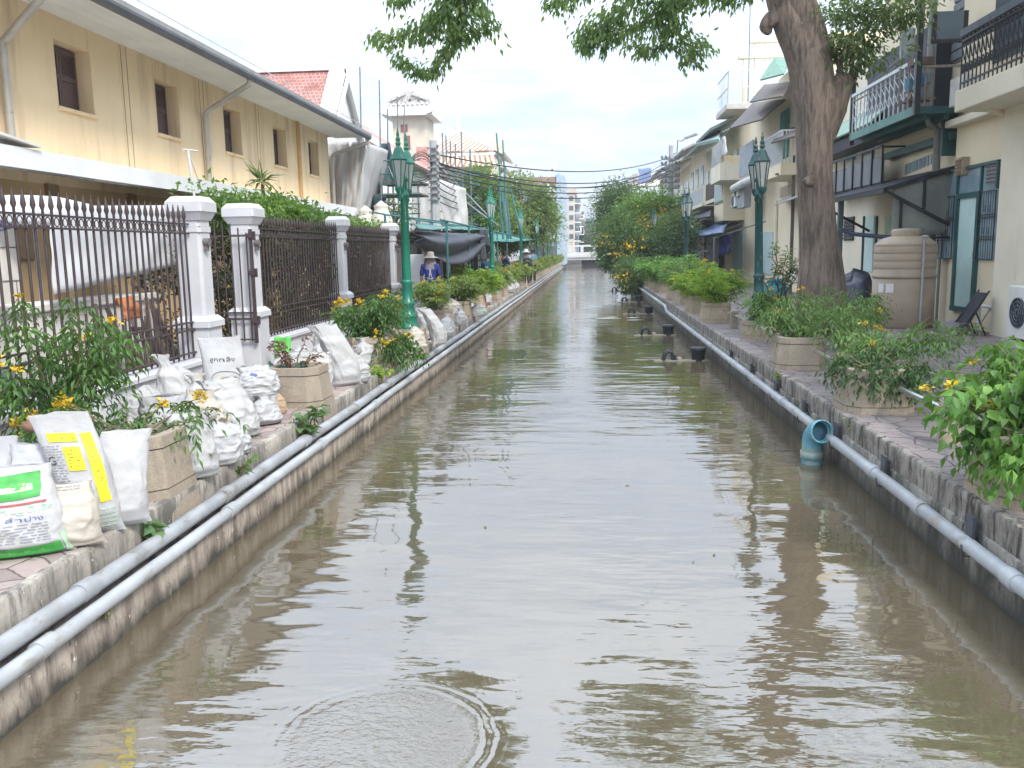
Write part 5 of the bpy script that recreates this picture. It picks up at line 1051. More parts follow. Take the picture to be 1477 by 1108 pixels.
# ---------------------------------------------------------------- people
skin = mat('skin', (.36, .21, .14), None, 5, .6, 0)
def skinned(name, verts, edges, radii, m, parent, sub=2):
    me = bpy.data.meshes.new(name); me.from_pydata([tuple(Vector(v)) for v in verts], edges, []); o = link(name, me, m, parent)
    sk_ = o.modifiers.new('skin', 'SKIN'); me.skin_vertices.new() if not me.skin_vertices else None
    for i, r in enumerate(radii): me.skin_vertices[0].data[i].radius = r if isinstance(r, tuple) else (r, r)
    me.skin_vertices[0].data[0].use_root = True; sk_.use_smooth_shade = True
    s_ = o.modifiers.new('sub', 'SUBSURF'); s_.levels = s_.render_levels = sub; return o
def person(label, loc, rz, H, shirt, trous, hat=None, hair=None, bend=.0, arms=((.1, .25), (.1, .25)), detail=True, mark=None, neckcloth=None):
    """standing figure facing -Y before rz; arms: (forward swing, elbow bend) left and right"""
    t = thing('person', label, 'person', loc); k = H/1.66; bx = bend
    def q(x, y, z): return (x*k, (y-bx*max(0, z-.9)**1.0)*k, z*k)
    V = [q(0, 0, .92), q(0, 0, 1.08), q(0, .01, 1.25), q(0, .01, 1.37), q(0, 0, 1.44), q(0, -.02, 1.53), q(0, -.02, 1.63)]
    E = [(i, i+1) for i in range(6)]; Rr = [(.13, .10), (.12, .09), (.135, .095), (.13, .08), (.05, .05), (.075, .088), (.06, .07)]
    for s in (-1, 1):
        f, e = arms[0 if s < 0 else 1]; n = len(V)
        V += [q(s*.17, .01, 1.37), q(s*.22, -.25*f, 1.12), q(s*.21, -.25*f-.24*e, .92+.14*e), q(s*.20, -.25*f-.30*e, .84+.2*e)]
        E += [(3, n), (n, n+1), (n+1, n+2), (n+2, n+3)]; Rr += [.055, .042, .032, .03]
        for j, (dx, dy) in enumerate(((-.028, -.01), (-.01, -.016), (.01, -.016), (.028, -.008))):
            m0 = len(V); V += [q(s*.20+dx, -.25*f-.31*e+dy, .80+.22*e), q(s*.20+dx*1.1, -.25*f-.33*e+dy, .755+.23*e+.006*(j % 2))]; E += [(n+3, m0), (m0, m0+1)]; Rr += [.009, .008]
        m0 = len(V); V.append(q(s*.20-.03*s, -.25*f-.34*e-.02, .81+.2*e)); E.append((n+3, m0)); Rr.append(.01)
        n = len(V); V += [(s*.09*k, 0, .86*k), (s*.10*k, -.02*k, .47*k), (s*.10*k, .01*k, .08*k), (s*.11*k, -.13*k, .035*k)]; E += [(0, n), (n, n+1), (n+1, n+2), (n+2, n+3)]; Rr += [.085, .058, .042, (.04, .032)]
    L = Vector(loc); V = [Vector(v) for v in V]
    skinned('body', V, E, [(tuple(a*k for a in r) if isinstance(r, tuple) else r*k) for r in Rr], skin, t)
    V2 = [V[i] for i in (0, 1, 2, 3)]+[V[4]+Vector((0, 0, -.03))]; a1 = 7; a2 = 7+4+9+4
    V2 += [V[a1], V[a1+1], V[a2], V[a2+1]]
    skinned('shirt', V2, [(0, 1), (1, 2), (2, 3), (3, 4), (3, 5), (5, 6), (3, 7), (7, 8)], [(.15*k, .12*k), (.15*k, .115*k), (.155*k, .115*k), (.14*k, .095*k), .07*k, .075*k, .062*k, .075*k, .062*k], shirt, t)
    l1 = a1+4+9; l2 = a2+4+9
    V3 = [V[0]+Vector((0, 0, .02)), V[l1], V[l1+1], V[l1+2]+Vector((0, 0, .02)), V[l2], V[l2+1], V[l2+2]+Vector((0, 0, .02))]
    skinned('trousers', V3, [(0, 1), (1, 2), (2, 3), (0, 4), (4, 5), (5, 6)], [(.14*k, .11*k), .10*k, .078*k, .062*k, .10*k, .078*k, .062*k], trous, t)
    hp = V[5]; hm = MB()
    if hat:
        hm.lathe([(.02, .19), (.09, .18), (.105, .10), (.11, .075), (.21, .045), (.215, .035), (.11, .06)], hp, 20); hm.build('hat', hat, t)
    if neckcloth:
        b = MB(); b.lathe([(.115, .07), (.12, 0), (.15, -.10), (.20, -.2), (.19, -.23)], hp, 16, sy=.75); b.build('neck_cloth', neckcloth, t)
    else:
        b = MB(); b.lathe([(.085, -.02), (.098, .05), (.09, .12), (.05, .155), (.01, .165)], hp+Vector((0, .012, 0)), 12); b.build('hair', hair or mat('hair_black', (.015, .013, .012), None, 9), t)
    b = MB()
    for s in (-1, 1): b.lathe([(.004, -.006), (.010, 0), (.004, .006)], hp+Vector((s*.032, -.092*k, .012)), 6)
    b.build('eyes', mat('eye_dark', (.03, .02, .02)), t)
    b = MB(); b.tube([hp+Vector((0, -.085, .01)), hp+Vector((0, -.112, -.025)), hp+Vector((0, -.09, -.035))], [.008, .014, .008], 6); b.tube([hp+Vector((-.025, -.09, -.058)), hp+Vector((.025, -.09, -.058))], .006, 5)
    for s in (-1, 1): b.tube([hp+Vector((s*.082, .0, .02)), hp+Vector((s*.088, .01, -.02))], .016, 6)
    b.build('face', skin, t)
    if mark:
        b = MB(); z0, z1, y = 1.10*k, 1.33*k, .128*k
        for s in (-1, 1): b.bar((s*.026, y-bx*.3*k, z0), (s*.003, y-.006-bx*.4*k, z1), .012, .004, (0, 1, 0))
        b.bar((-.06, y-bx*.25*k, z0-.02), (.06, y-bx*.25*k, z0-.02), .014, .004, (0, 1, 0)); b.bar((-.028, y-bx*.3*k, z0+.07), (.028, y-bx*.3*k, z0+.07), .010, .004, (0, 1, 0))
        for s in (-1, 1): b.bar((s*.05, y, z0+.01), (s*.075, y-.01, z0-.02), .01, .004, (0, 1, 0))
        b.build('shirt_print', mat('shirt_white', (.7, .7, .75)), t)
    for o in t.children:
        if o.type == 'MESH': pass
    t.rotation_euler = (0, 0, rz); return t
def pm(n, c): return mat('cloth_'+n, c, tuple(x*.75 for x in c), 5, .85, .2, 25)
WO_fix = Vector((0, 0, 0))
def put_person(label, px, py_head, Y, *a, **k):
    """figure built round the origin, then set on the pavement at depth Y"""
    q = AY(px, py_head, Y); H = a[1]; t = person(label, (0, 0, 0), *a, **k); t.location = (q.x, Y, ZB); return t
put_person('person in bright blue shirt and grey sun hat, seen from behind', 620, 372, 20.3, math.pi+.15, 1.60, pm('blue', (.035, .05, .26)), pm('dark', (.05, .05, .06)), hat=pm('hat', (.42, .39, .37)), neckcloth=pm('greyneck', (.30, .27, .28)), mark=True, bend=.03)
put_person('distant person in teal blue top beside the second left lamp', 702, 372, 29.5, math.pi*.9, 1.55, pm('teal', (.02, .14, .26)), pm('dark', (.05, .05, .06)), bend=.1)
put_person('distant person in dark navy shirt under the teal awning', 728, 370, 36, 2.2, 1.6, pm('navy', (.03, .04, .12)), pm('dark', (.05, .05, .06)), arms=((.5, .8), (.5, .8)))
put_person('distant worker with white cap and dark clothes carrying a dark bag', 759, 366, 41, -.4, 1.66, pm('greyshirt', (.28, .30, .30)), pm('darkblue', (.05, .06, .09)), hat=pm('cap', (.6, .6, .58)), arms=((.2, .4), (.6, .8)))
put_person('distant person in a light blue shirt behind the worker with the white cap', 768, 367, 44, .3, 1.66, pm('lightblue', (.16, .27, .48)), pm('dark', (.05, .05, .06)))
b = MB(); q = AY(761, 378, 40.7); b.lathe([(.12, -.25), (.2, -.15), (.2, .1), (.1, .2)], q, 10, sy=.6); tag(b.build('dark_bag', pm('bag', (.03, .035, .05))), 'dark bag hanging at the side of the worker with the white cap', 'bag')
# ---------------------------------------------------------------- left trees
lt1 = leafmat('leaf_tree_mid', [(.09, .19, .045), (.14, .27, .065), (.20, .35, .085), (.30, .45, .11)], .45)
lt2 = leafmat('leaf_tree_yellow', [(.14, .21, .05), (.22, .30, .07), (.31, .37, .11), (.18, .26, .06)], .4)
lt3 = leafmat('leaf_tree_dark', [(.045, .10, .035), (.075, .15, .05), (.11, .20, .065), (.16, .26, .08)], .35)
def tree(label, base, c, r, ncl, per, clr, L, lm, seed, trunk_r=.16, name='tree', limbs=5, extra=None, fl=0, shell=.5):
    rng = np.random.default_rng(seed); t = thing(name, label, 'tree', base); b = MB(); bs = np.array(base); cc = np.array(c)
    fork = bs+(cc-bs)*np.array([.4, .4, .55]); b.tube([bs, bs*.5+fork*.5+np.array([.05, 0, 0]), fork], [trunk_r*1.2, trunk_r*.9, trunk_r*.75], 10)
    for k in range(limbs):
        a = 6.283*k/limbs+rng.uniform(-.4, .4); e = cc+np.array(r)*np.array([math.cos(a)*.7, math.sin(a)*.7, rng.uniform(-.2, .7)])
        b.tube(branchpts(rng, fork, e, .1, 6, .04), [trunk_r*.6, trunk_r*.5, trunk_r*.38, trunk_r*.28, trunk_r*.18, trunk_r*.08], 7)
    b.build('trunk', bark, t)
    P, D = crown_points(rng, c, r, ncl, per, clr, shell); leafmesh('crown', P, D, L, L*.5, rng, lm, t)
    if fl:
        fp = []; fd = []
        for k in range(fl):
            d = rng.normal(0, 1, 3); d /= np.linalg.norm(d); d[1] = -abs(d[1]); d[2] = abs(d[2])*.8-.25; q = cc+np.array(r)*d*1.0+rng.normal(0, .1, 3)
            for j in range(12): e = rng.normal(0, 1, 3); fp.append(q+e*.13); fd.append(e)
        leafmesh('blossom', fp, fd, .16, .12, rng, FY, t)
    return t
def ct(px, py, Y): q = AY(px, py, Y); return (q.x, Y, q.z)
c = ct(692, 292, 46); tree('rounded deep green tree on the left behind the scaffold', (c[0], 46, ZB), c, (1.45, 1.4, 1.75), 170, 60, .5, .19, lt1, 61)
c = ct(757, 305, 58); tree('yellow green leafy tree on the left before the blue grey block', (c[0], 58, ZB), c, (2.1, 2.0, 2.3), 210, 60, .55, .22, lt2, 62, .2)
c = ct(730, 335, 52); tree('low bright tree on the left between the two taller ones', (c[0], 52, ZB), c, (1.2, 1.2, 1.4), 100, 54, .45, .2, lt2, 66, .1)
c = ct(782, 325, 72); tree('far green tree at the foot of the blue grey block', (c[0], 72, ZB), c, (1.8, 1.8, 2.4), 100, 40, .6, .2, lt1, 63)
c = ct(620, 310, 33); tree('small pale green tree glimpsed through the scaffold', (AY(565, 310, 33).x, 33, ZB), (AY(565, 300, 33).x, 33, 3.6), (.75, .6, .8), 40, 40, .35, .13, lt2, 64, .06)
hazy = leafmat('leaf_tree_hazy', [(.09, .14, .09), (.13, .19, .12), (.17, .23, .15)], .2)
for px, py, Y, r, l in ((850, 347, 165, 3.2, 'distant hazy tree just left of the canal end'), (862, 341, 180, 4.2, 'taller distant hazy tree behind the bridge'), (836, 352, 150, 2.0, 'small distant hazy tree at the left end of the bridge'), (872, 350, 150, 3.5, 'distant hazy tree right of the bridge behind the flowering tree')):
    c = ct(px, py, Y); tree(l, (c[0], Y, ZB), c, (r, r, r*1.1), 60, 40, .9, .4, hazy, 70+px, .25)
# ---------------------------------------------------------------- flowering tree cluster on the right
c = ct(893, 305, 52); tree('tall dark green tree leaning over the water at the right bend', (2.9, 52, ZB), c, (1.5, 1.9, 1.75), 210, 52, .5, .16, lt3, 81, .2)
c = ct(938, 322, 47); tree('green tree with clusters of yellow blossom beside the right hand lamp', (3.6, 47, ZB), c, (2.0, 1.8, 1.75), 280, 56, .5, .17, lt1, 82, .2, fl=55)
c = ct(895, 352, 44); tree('dark low tree hanging right down to the water on the right bank', (2.9, 44, ZB), c, (1.25, 1.8, 1.5), 190, 52, .45, .15, lt3, 83, .16, fl=14)
c = ct(905, 390, 41); tree('dense dark bush dipping over the canal edge below the flowering tree', (2.75, 41, ZB-.1), (2.15, 41, 1.05), (.75, 2.4, .8), 110, 50, .4, .13, lt3, 84, .1, name='bush', fl=9)
c = ct(975, 345, 43); tree('green tree mass right of the flowering tree, behind the second lamp', (5.2, 43, ZB), c, (1.3, 1.6, 1.4), 120, 50, .45, .15, lt3, 85, .15)
# ---------------------------------------------------------------- big tree
bkm = bpy.data.materials.new('big_bark'); bkm.use_nodes = True; nt = bkm.node_tree; P = nt.nodes['Principled BSDF']; g = N(nt, 'ShaderNodeNewGeometry').outputs['Position']
n1 = noi(nt, g, 15, 8, .72, (1, 1, .13)); n2 = noi(nt, g, 2.2, 5, .65, (1, 1, .4))
col = mixc(nt, ramp(nt, n2, .35, .65), (.275, .212, .172), (.195, .15, .122)); col = mixc(nt, ramp(nt, n1, .35, .62), (.095, .073, .06), col); col = mixc(nt, ramp(nt, noi(nt, g, 6, 4), .63, .75), col, (.23, .19, .16))
nt.links.new(col, P.inputs[0]); P.inputs['Roughness'].default_value = .9; b_ = N(nt, 'ShaderNodeBump'); b_.inputs['Strength'].default_value = .9; b_.inputs['Distance'].default_value = .022; nt.links.new(n1, b_.inputs['Height']); nt.links.new(b_.outputs[0], P.inputs['Normal'])
TY = 16.5
def tp(px, py, dy=0): q = AY(px, py, TY+dy); return np.array([q.x, q.y, q.z])
t = thing('big_tree', 'huge brown trunked tree on the right bank whose leafy boughs hang over the canal', 'tree', (tp(1188, 410)[0], TY, ZB))
trk = MB()
def limb(pts, rad_, n=18, lump=.07, sd=0):
    """bark surface with flutes following a polyline"""
    pts = [Vector(p) for p in pts]; K = len(pts); m_ = (K-1)*7
    def cr_(u):
        f = u*(K-1); i = min(int(f), K-2); w_ = f-i; p0, p1, p2, p3 = pts[max(i-1, 0)], pts[i], pts[i+1], pts[min(i+2, K-1)]
        return .5*((2*p1)+(p2-p0)*w_+(2*p0-5*p1+4*p2-p3)*w_**2+(3*p1-p0-3*p2+p3)*w_**3), rad_[i]+(rad_[i+1]-rad_[i])*w_
    ps = [cr_(i/m_) for i in range(m_+1)]; vs = []; x = None
    for i, (p, r) in enumerate(ps):
        d = (ps[min(i+1, m_)][0]-ps[max(i-1, 0)][0]).normalized()
        if x is None: x = d.cross(Vector((0, 1, 0)) if abs(d.y) < .9 else Vector((0, 0, 1))).normalized()
        x = (x-d*x.dot(d)).normalized(); y = d.cross(x)
        for j in range(n):
            a = 6.2832*j/n; rr = r*(1+lump*1.6*MN.noise((math.cos(a)*1.5+sd, math.sin(a)*1.5, i*.10))+lump*.9*math.sin(3*a+i*.07+sd)+lump*.5*MN.noise((math.cos(a)*4, math.sin(a)*4+sd, i*.3)))
            vs.append(p+(x*math.cos(a)+y*math.sin(a))*rr)
    trk.add(vs, [(i*n+j, i*n+(j+1) % n, (i+1)*n+(j+1) % n, (i+1)*n+j) for i in range(m_) for j in range(n)], True)
base = tp(1187, 432); base[2] = ZB-.1
S_ = TY/1250.
limb([base, tp(1185, 395), tp(1181, 340), tp(1176, 260), tp(1175, 180), tp(1172, 120), tp(1164, 75)], [.50, .40, .345, .31, .31, .33, .31], 26, .045, 1)
limb([tp(1176, 225), tp(1168, 150), tp(1160, 85), tp(1142, 40), tp(1128, 0), tp(1112, -60, -.5), tp(1060, -130, -1)], [.2, .29, .30, .28, .26, .24, .2], 20, .045, 2)
limb([tp(1182, 200), tp(1182, 140), tp(1174, 80), tp(1163, 35), tp(1150, -10), tp(1150, -120, .3), tp(1170, -260, .5)], [.2, .28, .30, .28, .27, .24, .15], 20, .045, 3)
limb([tp(1186, 200), tp(1200, 155), tp(1214, 118), tp(1218, 105)], [.2, .25, .2, .06], 16, .12, 4)
limb([tp(1128, 22), tp(1112, 30), tp(1106, 40), tp(1110, 50)], [.18, .14, .12, .03], 12, .15, 5)
limb([tp(1168, 262, -.36), tp(1164, 262, -.42), tp(1160, 262, -.46)], [.11, .09, .03], 10, .25, 6)
for k, (a, c_) in enumerate((((1214, 118), (1196, 60)), ((1210, 125), (1212, 70)), ((1216, 128), (1232, 80)), ((1218, 135), (1240, 95)))): limb([tp(*a), tp((a[0]+c_[0])/2+3, (a[1]+c_[1])/2), tp(*c_)], [.06, .035, .012], 8, .1, k)
limb([tp(1060, -130, -1), np.array([1.2, 14.6, 9.2]), np.array([-.8, 13.8, 9.3]), np.array([-2.8, 13.2, 8.6])], [.2, .15, .11, .06], 10)
limb([tp(1112, -60, -.5), np.array([1.6, 13.2, 7.6]), np.array([.6, 11.5, 8.0]), np.array([-.6, 10, 8.2])], [.18, .13, .09, .05], 10)
limb([tp(1150, -120, .3), np.array([5.5, 14, 9.5]), np.array([6.5, 11, 9.8])], [.2, .13, .05], 10)
limb([tp(1170, -260, .5), np.array([6.6, 17, 10.2]), np.array([8.3, 17, 10.2])], [.15, .1, .04], 10)
# leaf sprays through the visible outline (real positions round Y 12 - 15)
rng = np.random.default_rng(99); LP = []; LD = []
def spray(pix, Y, wid, dens, hangd=.7):
    """leaves along a twig through pixel waypoints at depth Y; wid = half width in metres"""
    w_ = [np.array(AY(p[0], p[1], Y+(p[2] if len(p) > 2 else 0))) for p in pix]; trk.tube(w_, [.018]+[.012]*(len(w_)-2)+[.006], 5) if len(w_) > 2 else None
    for i in range(len(w_)-1):
        a, c_ = w_[i], w_[i+1]; n = max(4, int(np.linalg.norm(c_-a)*dens*.62)); u = rng.random(n)[:, None]
        q = a+(c_-a)*u+rng.normal(0, 1, (n, 3))*np.array([wid*.5, wid*.9, wid*.5]); d = (c_-a)/np.linalg.norm(c_-a)
        LP.append(q); LD.append(d*.45+(q-a-(c_-a)*u)/wid*.4+np.array([0, 0, -hangd]))
YS = 13.2
spray([(700, -45), (655, -10), (625, 25), (592, 48), (560, 56), (535, 52)], YS, .13, 520)
spray([(690, -40), (672, 0), (660, 30), (650, 60), (640, 85), (622, 103), (600, 100), (570, 80)], YS, .11, 560)
spray([(680, -40), (690, 5), (695, 30), (712, 42)], YS, .17, 620)
spray([(660, -40), (640, 0), (652, 25), (672, 40)], YS, .22, 700)
spray([(620, -40), (590, -8), (560, 3)], YS, .13, 520); spray([(655, -10), (630, 40), (612, 58)], YS, .12, 500); spray([(655, 60), (668, 50), (690, 42)], YS, .12, 480)
YS = 13.8
spray([(900, -50), (850, -18), (815, 2), (790, 8)], YS, .16, 560); spray([(960, -50), (920, -5), (880, 20), (845, 48), (832, 58)], YS, .18, 640)
spray([(1010, -40), (960, 10), (915, 40), (880, 52), (845, 62), (842, 66)], YS, .16, 600); spray([(960, 0), (975, 40), (985, 60), (1005, 70), (1025, 68)], YS, .17, 620)
spray([(950, 20), (958, 55), (948, 72), (905, 66)], YS, .13, 480); spray([(960, 60), (980, 78), (990, 86), (1005, 92), (1013, 93)], YS, .06, 130); spray([(985, 85), (984, 100)], YS, .06, 110); spray([(880, 55), (870, 72), (868, 80)], YS, .05, 150)
spray([(1080, -50), (1030, -12), (985, 0), (940, 5)], YS, .2, 620); spray([(1110, -30), (1070, -6), (1040, 2)], YS, .14, 420); spray([(900, 20), (870, 40), (850, 64), (842, 70)], YS, .1, 380)
leafmesh('hanging_leaves', np.concatenate(LP), np.concatenate(LD), .115, .05, rng, leafmat('leaf_over', [(.12, .21, .08), (.18, .29, .105), (.24, .36, .13), (.32, .44, .15)], .65), t, hang=.15)
# crown right of the trunk and the unseen crown above that shades the bank and shows in the water
P1 = []; D1 = []
def cpt(c, r, n, per, clr, sh_=.4):
    a, d = crown_points(rng, c, r, n, per, clr, sh_); P1.append(a); D1.append(d)
cpt(tp(1228, 40), (.7, .9, .62), 40, 34, .3, .2); cpt(tp(1290, 12), (.75, .7, .42), 32, 34, .28, .2); cpt(tp(1222, 92), (.28, .4, .42), 9, 26, .22); cpt(tp(1262, 70), (.5, .5, .3), 12, 26, .24); cpt(tp(1315, 30), (.35, .3, .2), 8, 24, .2)
cpt((1.0, 12.4, 8.6), (3.2, 2.6, .8), 75, 50, .5); cpt((5.2, 13.0, 9.2), (3.4, 3.4, 1.3), 75, 50, .55); cpt((-2.2, 13.0, 8.6), (1.6, 1.6, .7), 25, 50, .45); cpt((5.8, 17.5, 9.6), (3.2, 2.4, 1.3), 45, 50, .55); cpt((2.2, 16.2, 9.2), (2.2, 1.6, .8), 40, 50, .5)
leafmesh('crown', np.concatenate(P1), np.concatenate(D1), .125, .052, rng, leafmat('leaf_crown', [(.07, .12, .045), (.11, .17, .06), (.16, .22, .08), (.22, .27, .10)], .45), t, hang=.1)
trk.build('trunk', bkm, t)
# ---------------------------------------------------------------- right bank houses
crm = mat('cream_wall', (.78, .68, .50), (.72, .62, .45), .7, .85, .08, 40, stain=[((.52, .44, .33), 1.6, (1, 1, .18), .60, .8), ((.68, .62, .52), .8, None, .58, .8)])
crm2 = mat('cream_wall_pale', (.78, .72, .58), (.70, .64, .51), .7, .85, .08, 40, stain=[((.45, .40, .33), 1.4, (1, 1, .18), .58, .78)])
dgr = mat('dark_green_paint', (.03, .10, .10), (.022, .075, .08), 2, .5, .1, 30, stain=[((.10, .17, .16), 4, (1, 1, .4), .6, .8)])
mgr = mat('mid_green_paint', (.10, .24, .21), (.07, .19, .17), 2, .5, .1, 30)
tea = mat('teal_door', (.58, .76, .74), (.50, .69, .67), 1.5, .45, .05, 30)
blk = mat('black_iron', (.025, .03, .04), (.018, .02, .028), 5, .45, .08)
gwin = mat('dusty_glass', (.27, .37, .42), (.19, .27, .32), 1.6, .2, .03, spec=.7)
dwin = mat('dark_glass', (.07, .085, .10), (.04, .05, .06), 1.6, .15, .03, spec=.7)
bla = mat('black_sheet', (.028, .035, .05), (.02, .024, .035), 2, .55, .3, 10)
corr = mat('corrugated_brown', (.14, .115, .105), (.10, .08, .075), 2, .6, .2)
pipg = mat('pipe_green_grey', (.19, .21, .19), (.26, .27, .24), 3, .55, .1, stain=[((.10, .10, .09), 5, (1, 1, .3), .6, .75)])
wrl = mat('white_rail', (.62, .65, .68), (.52, .55, .58), 4, .45, .05)
XW = 7.5
def wy(px, py=300, X=XW): return AX(px, py, X).y
def wz(px, py, X=XW): return AX(px, py, X).z
def panel(b, px0, py0, px1, py1, X, t0, t1):
    """box on a facade plane between two photo corners, from X-t0 to X-t1"""
    a, c = AX(px0, py0, X), AX(px1, py1, X); ym = (a.y+c.y)/2
    z0, z1 = AX((px0+px1)/2, max(py0, py1), X).z, AX((px0+px1)/2, min(py0, py1), X).z
    b.box(X-t0, X-t1, a.y, c.y, z0, z1); return b
def house(label, y0, y1, zt, m, X=XW, depth=7, name='row_house'):
    t = thing(name, label, 'house', (X, (y0+y1)/2, ZB)); MB().box(X, X+depth, y0, y1, .45, zt).build('wall', m, t); return t
# --- nearest house
t = house('nearest cream house on the right with a teal door and a black balcony rail', 4, 18.85, 8.5, crm)
y0, y1 = wy(1375, 440), wy(1407, 440); zs_, zt_ = wz(1374, 440), wz(1390, 283)
yl, yr = wy(1358, 260), wy(1443, 260)         # far and near end of the glazed unit
ztr = wz(1400, 244); zg0 = wz(1405, 374)
b = MB(); b.box(XW-.07, XW-.0, y1, y1+.1, zs_, zt_+.05); b.box(XW-.07, XW, y0-.1, y0, zs_, zt_+.05); b.box(XW-.07, XW, y1+.1, y0-.1, zt_-.05, zt_+.05); b.box(XW-.08, XW, y1, y0, zs_-.1, zs_-.003)
for y in (yr, y1-.06+.02, y0+.003, yl-.06): b.box(XW-.065, XW, y, y+.055, zt_+.053, ztr)
b.box(XW-.07, XW, yr, yl, ztr+.003, ztr+.06); b.build('door_frame', dgr, t)
b = MB(); b.box(XW-.03, XW-.002, y1+.1, y0-.1, zs_, zt_-.05); o = b.build('door', tea, t)
b = MB(); b.box(XW-.05, XW-.031, y1+.14, y1+.17, zs_+.95, zs_+1.08); b.build('handle', stn, o)
b = MB(); b.box(XW-.02, XW-.003, yr+.055, y1-.045, zt_+.053, ztr); b.build('transom_pane', gwin, t); b = MB(); b.box(XW-.02, XW-.003, y1+.02, y0, zt_+.053, ztr); b.build('transom_pane', gwin, t); b = MB(); b.box(XW-.02, XW-.003, y0+.06, yl-.06, zt_+.053, ztr); b.build('transom_pane', gwin, t)
for (ya, yc) in ((yr, y1-.01), (y0+.11, yl)):
    b = MB(); b.box(XW-.025, XW-.004, ya, yc, zg0, zt_+.05); o = b.build('barred_window', gwin, t)
    b = MB(); n = 7
    for k in range(n+1): y = ya+(yc-ya)*k/n; b.tube([(XW-.06, y, zg0), (XW-.06, y, zt_+.02)], .005 if 0 < k < n else .012, 5)
    for f in (0, .3, .34, .62, .66, 1): z = zg0+(zt_+.02-zg0)*f; b.box(XW-.066, XW-.054, ya, yc, z-.008, z+.008)
    for f in (.42, .75):
        for q in (-.1, .1): z = zg0+(zt_-zg0)*f; yc_ = (ya+yc)/2+q; b.tube([(XW-.06, yc_+.05*math.cos(a)*(1-a/9), z+.09*math.sin(a)*(1-a/9)) for a in np.linspace(0, 7, 14)], .004, 5)
    b.build('window_bars', blk, o)
    b = MB(); 
    pass
    b = None
b = MB(); ya = wy(1441, 250); b.box(XW-.03, XW-.006, yr+.06, yr+.5, zt_+.15, ztr-.05)
for k in range(5): b.bar((XW-.035, yr+.07, zt_+.18+k*.07), (XW-.035, yr+.49, zt_+.18+k*.07), .05, .008, (.7, 0, .7))
b.build('louvre', mat('louvre_grey', (.22, .22, .23)), t)
b = MB(); yv, zv = wy(1393, 240), wz(1393, 240); b.box(XW-.16, XW, yv-.17, yv+.17, zv+.13, zv+.17)
for k in range(4): b.bar((XW-.09, yv-.15, zv-.12+k*.065), (XW-.09, yv+.15, zv-.12+k*.065), .16, .01, (.7, 0, .8))
b.box(XW-.14, XW, yv+.15, yv+.17, zv-.16, zv+.13); b.box(XW-.14, XW, yv-.17, yv-.15, zv-.16, zv+.13); b.build('wall_vent', mat('vent_brown', (.45, .36, .26)), t)
# pier at right and cream pipe
yp = wy(1456, 300); b = MB(); b.box(7.25, XW, 4, yp-.12, .5, 4.55); b.build('pier', crm2, t)
b = MB(); b.tube([(6.9, yp-.2, 4.5), (7.3, yp-.02, 4.42), (7.4, yp, 4.3), (7.4, yp, .6)], .06, 10)
for z in (1.6, 3.0): b.tube([(7.4, yp, z), (7.4, yp, z+.06)], .07, 10)
b.build('downpipe', crm, t)
b = MB(); e = wz(1376, 163, 6.5); yb_ = wy(1376, 160, 6.5); ztb = wz(1380, 131, 6.5); b.box(6.5, XW, 4, yb_, e, ztb); b.box(XW-.25, XW, yb_+.002, 18.85, e+.02, e+.16); b.build('balcony_slab', crm2, t, bevel=.02)
zr0, zr1 = wz(1386, 122, 6.55), wz(1386, 54, 6.55); b = MB(); tr = MB(); yn = yb_-.06
tr.box(6.5, 6.62, 5, yn, zr1-.02, zr1+.1); tr.build('balcony_top_rail', mat('rail_top', (.10, .12, .15), (.07, .085, .11), 4, .5), t)
b.box(6.54, 6.575, 5, yn, zr0, zr0+.03); b.box(6.54, 6.575, 5, yn, zr1-.1, zr1-.07)
y = yn; k = 0
while y > 6.5:
    b.tube([(6.56, y, ztb-.02), (6.56, y, zr1)], .013, 5)
    for q in range(3):
        zc = zr0+.12+q*(zr1-zr0-.2)/2.6
        b.tube([(6.56, y-.07+.05*math.cos(a)*(1-a/11), zc+.12+.11*math.sin(a+q*1.5)*(1-a/11)) for a in np.linspace(0, 8.5, 12)], .011, 5)
    y -= .155; k += 1
b.build('balcony_railing', blk, t)
# upstairs: open casement and dark openings
b = MB(); a, c = AY(1343, 63, 18.2), AY(1394, 63, 18.2); zt2 = 6.6; b.box(a.x, c.x, 18.17, 18.22, a.z, a.z+.07); b.box(a.x, a.x+.08, 18.17, 18.22, a.z+.07, zt2); b.box(c.x-.08, c.x, 18.17, 18.22, a.z+.07, zt2); o = b.build('casement_window', mat('casement_brown', (.045, .035, .04)), t)
b = MB(); b.box(a.x+.08, c.x-.08, 18.185, 18.205, a.z+.07, zt2); b.build('pane', mat('casement_glass', (.16, .20, .23), (.12, .155, .18), 1, .15, 0, spec=.8), o)
b = MB(); b.box(XW-.03, XW, 12.5, 17.4, ztb+.6, 7.6); b.build('upper_window', bla, t)
b = MB(); b.box(XW-.08, XW-.031, 13.2, 13.35, ztb+.5, 7.6); b.tube([(XW-.2, 15.9, ztb), (XW-.2, 15.9, zr1+.55), (XW-.2, 15.1, zr1+.62), (XW-.2, 15.1, ztb)], .02, 6); b.build('window_frame', mgr, t)
b = MB(); b.box(7.1, XW, 17.7, 18.3, ztb-.02, ztb+.5); b.build('balcony_cupboard', mat('cupboard_white', (.62, .61, .58)), t)
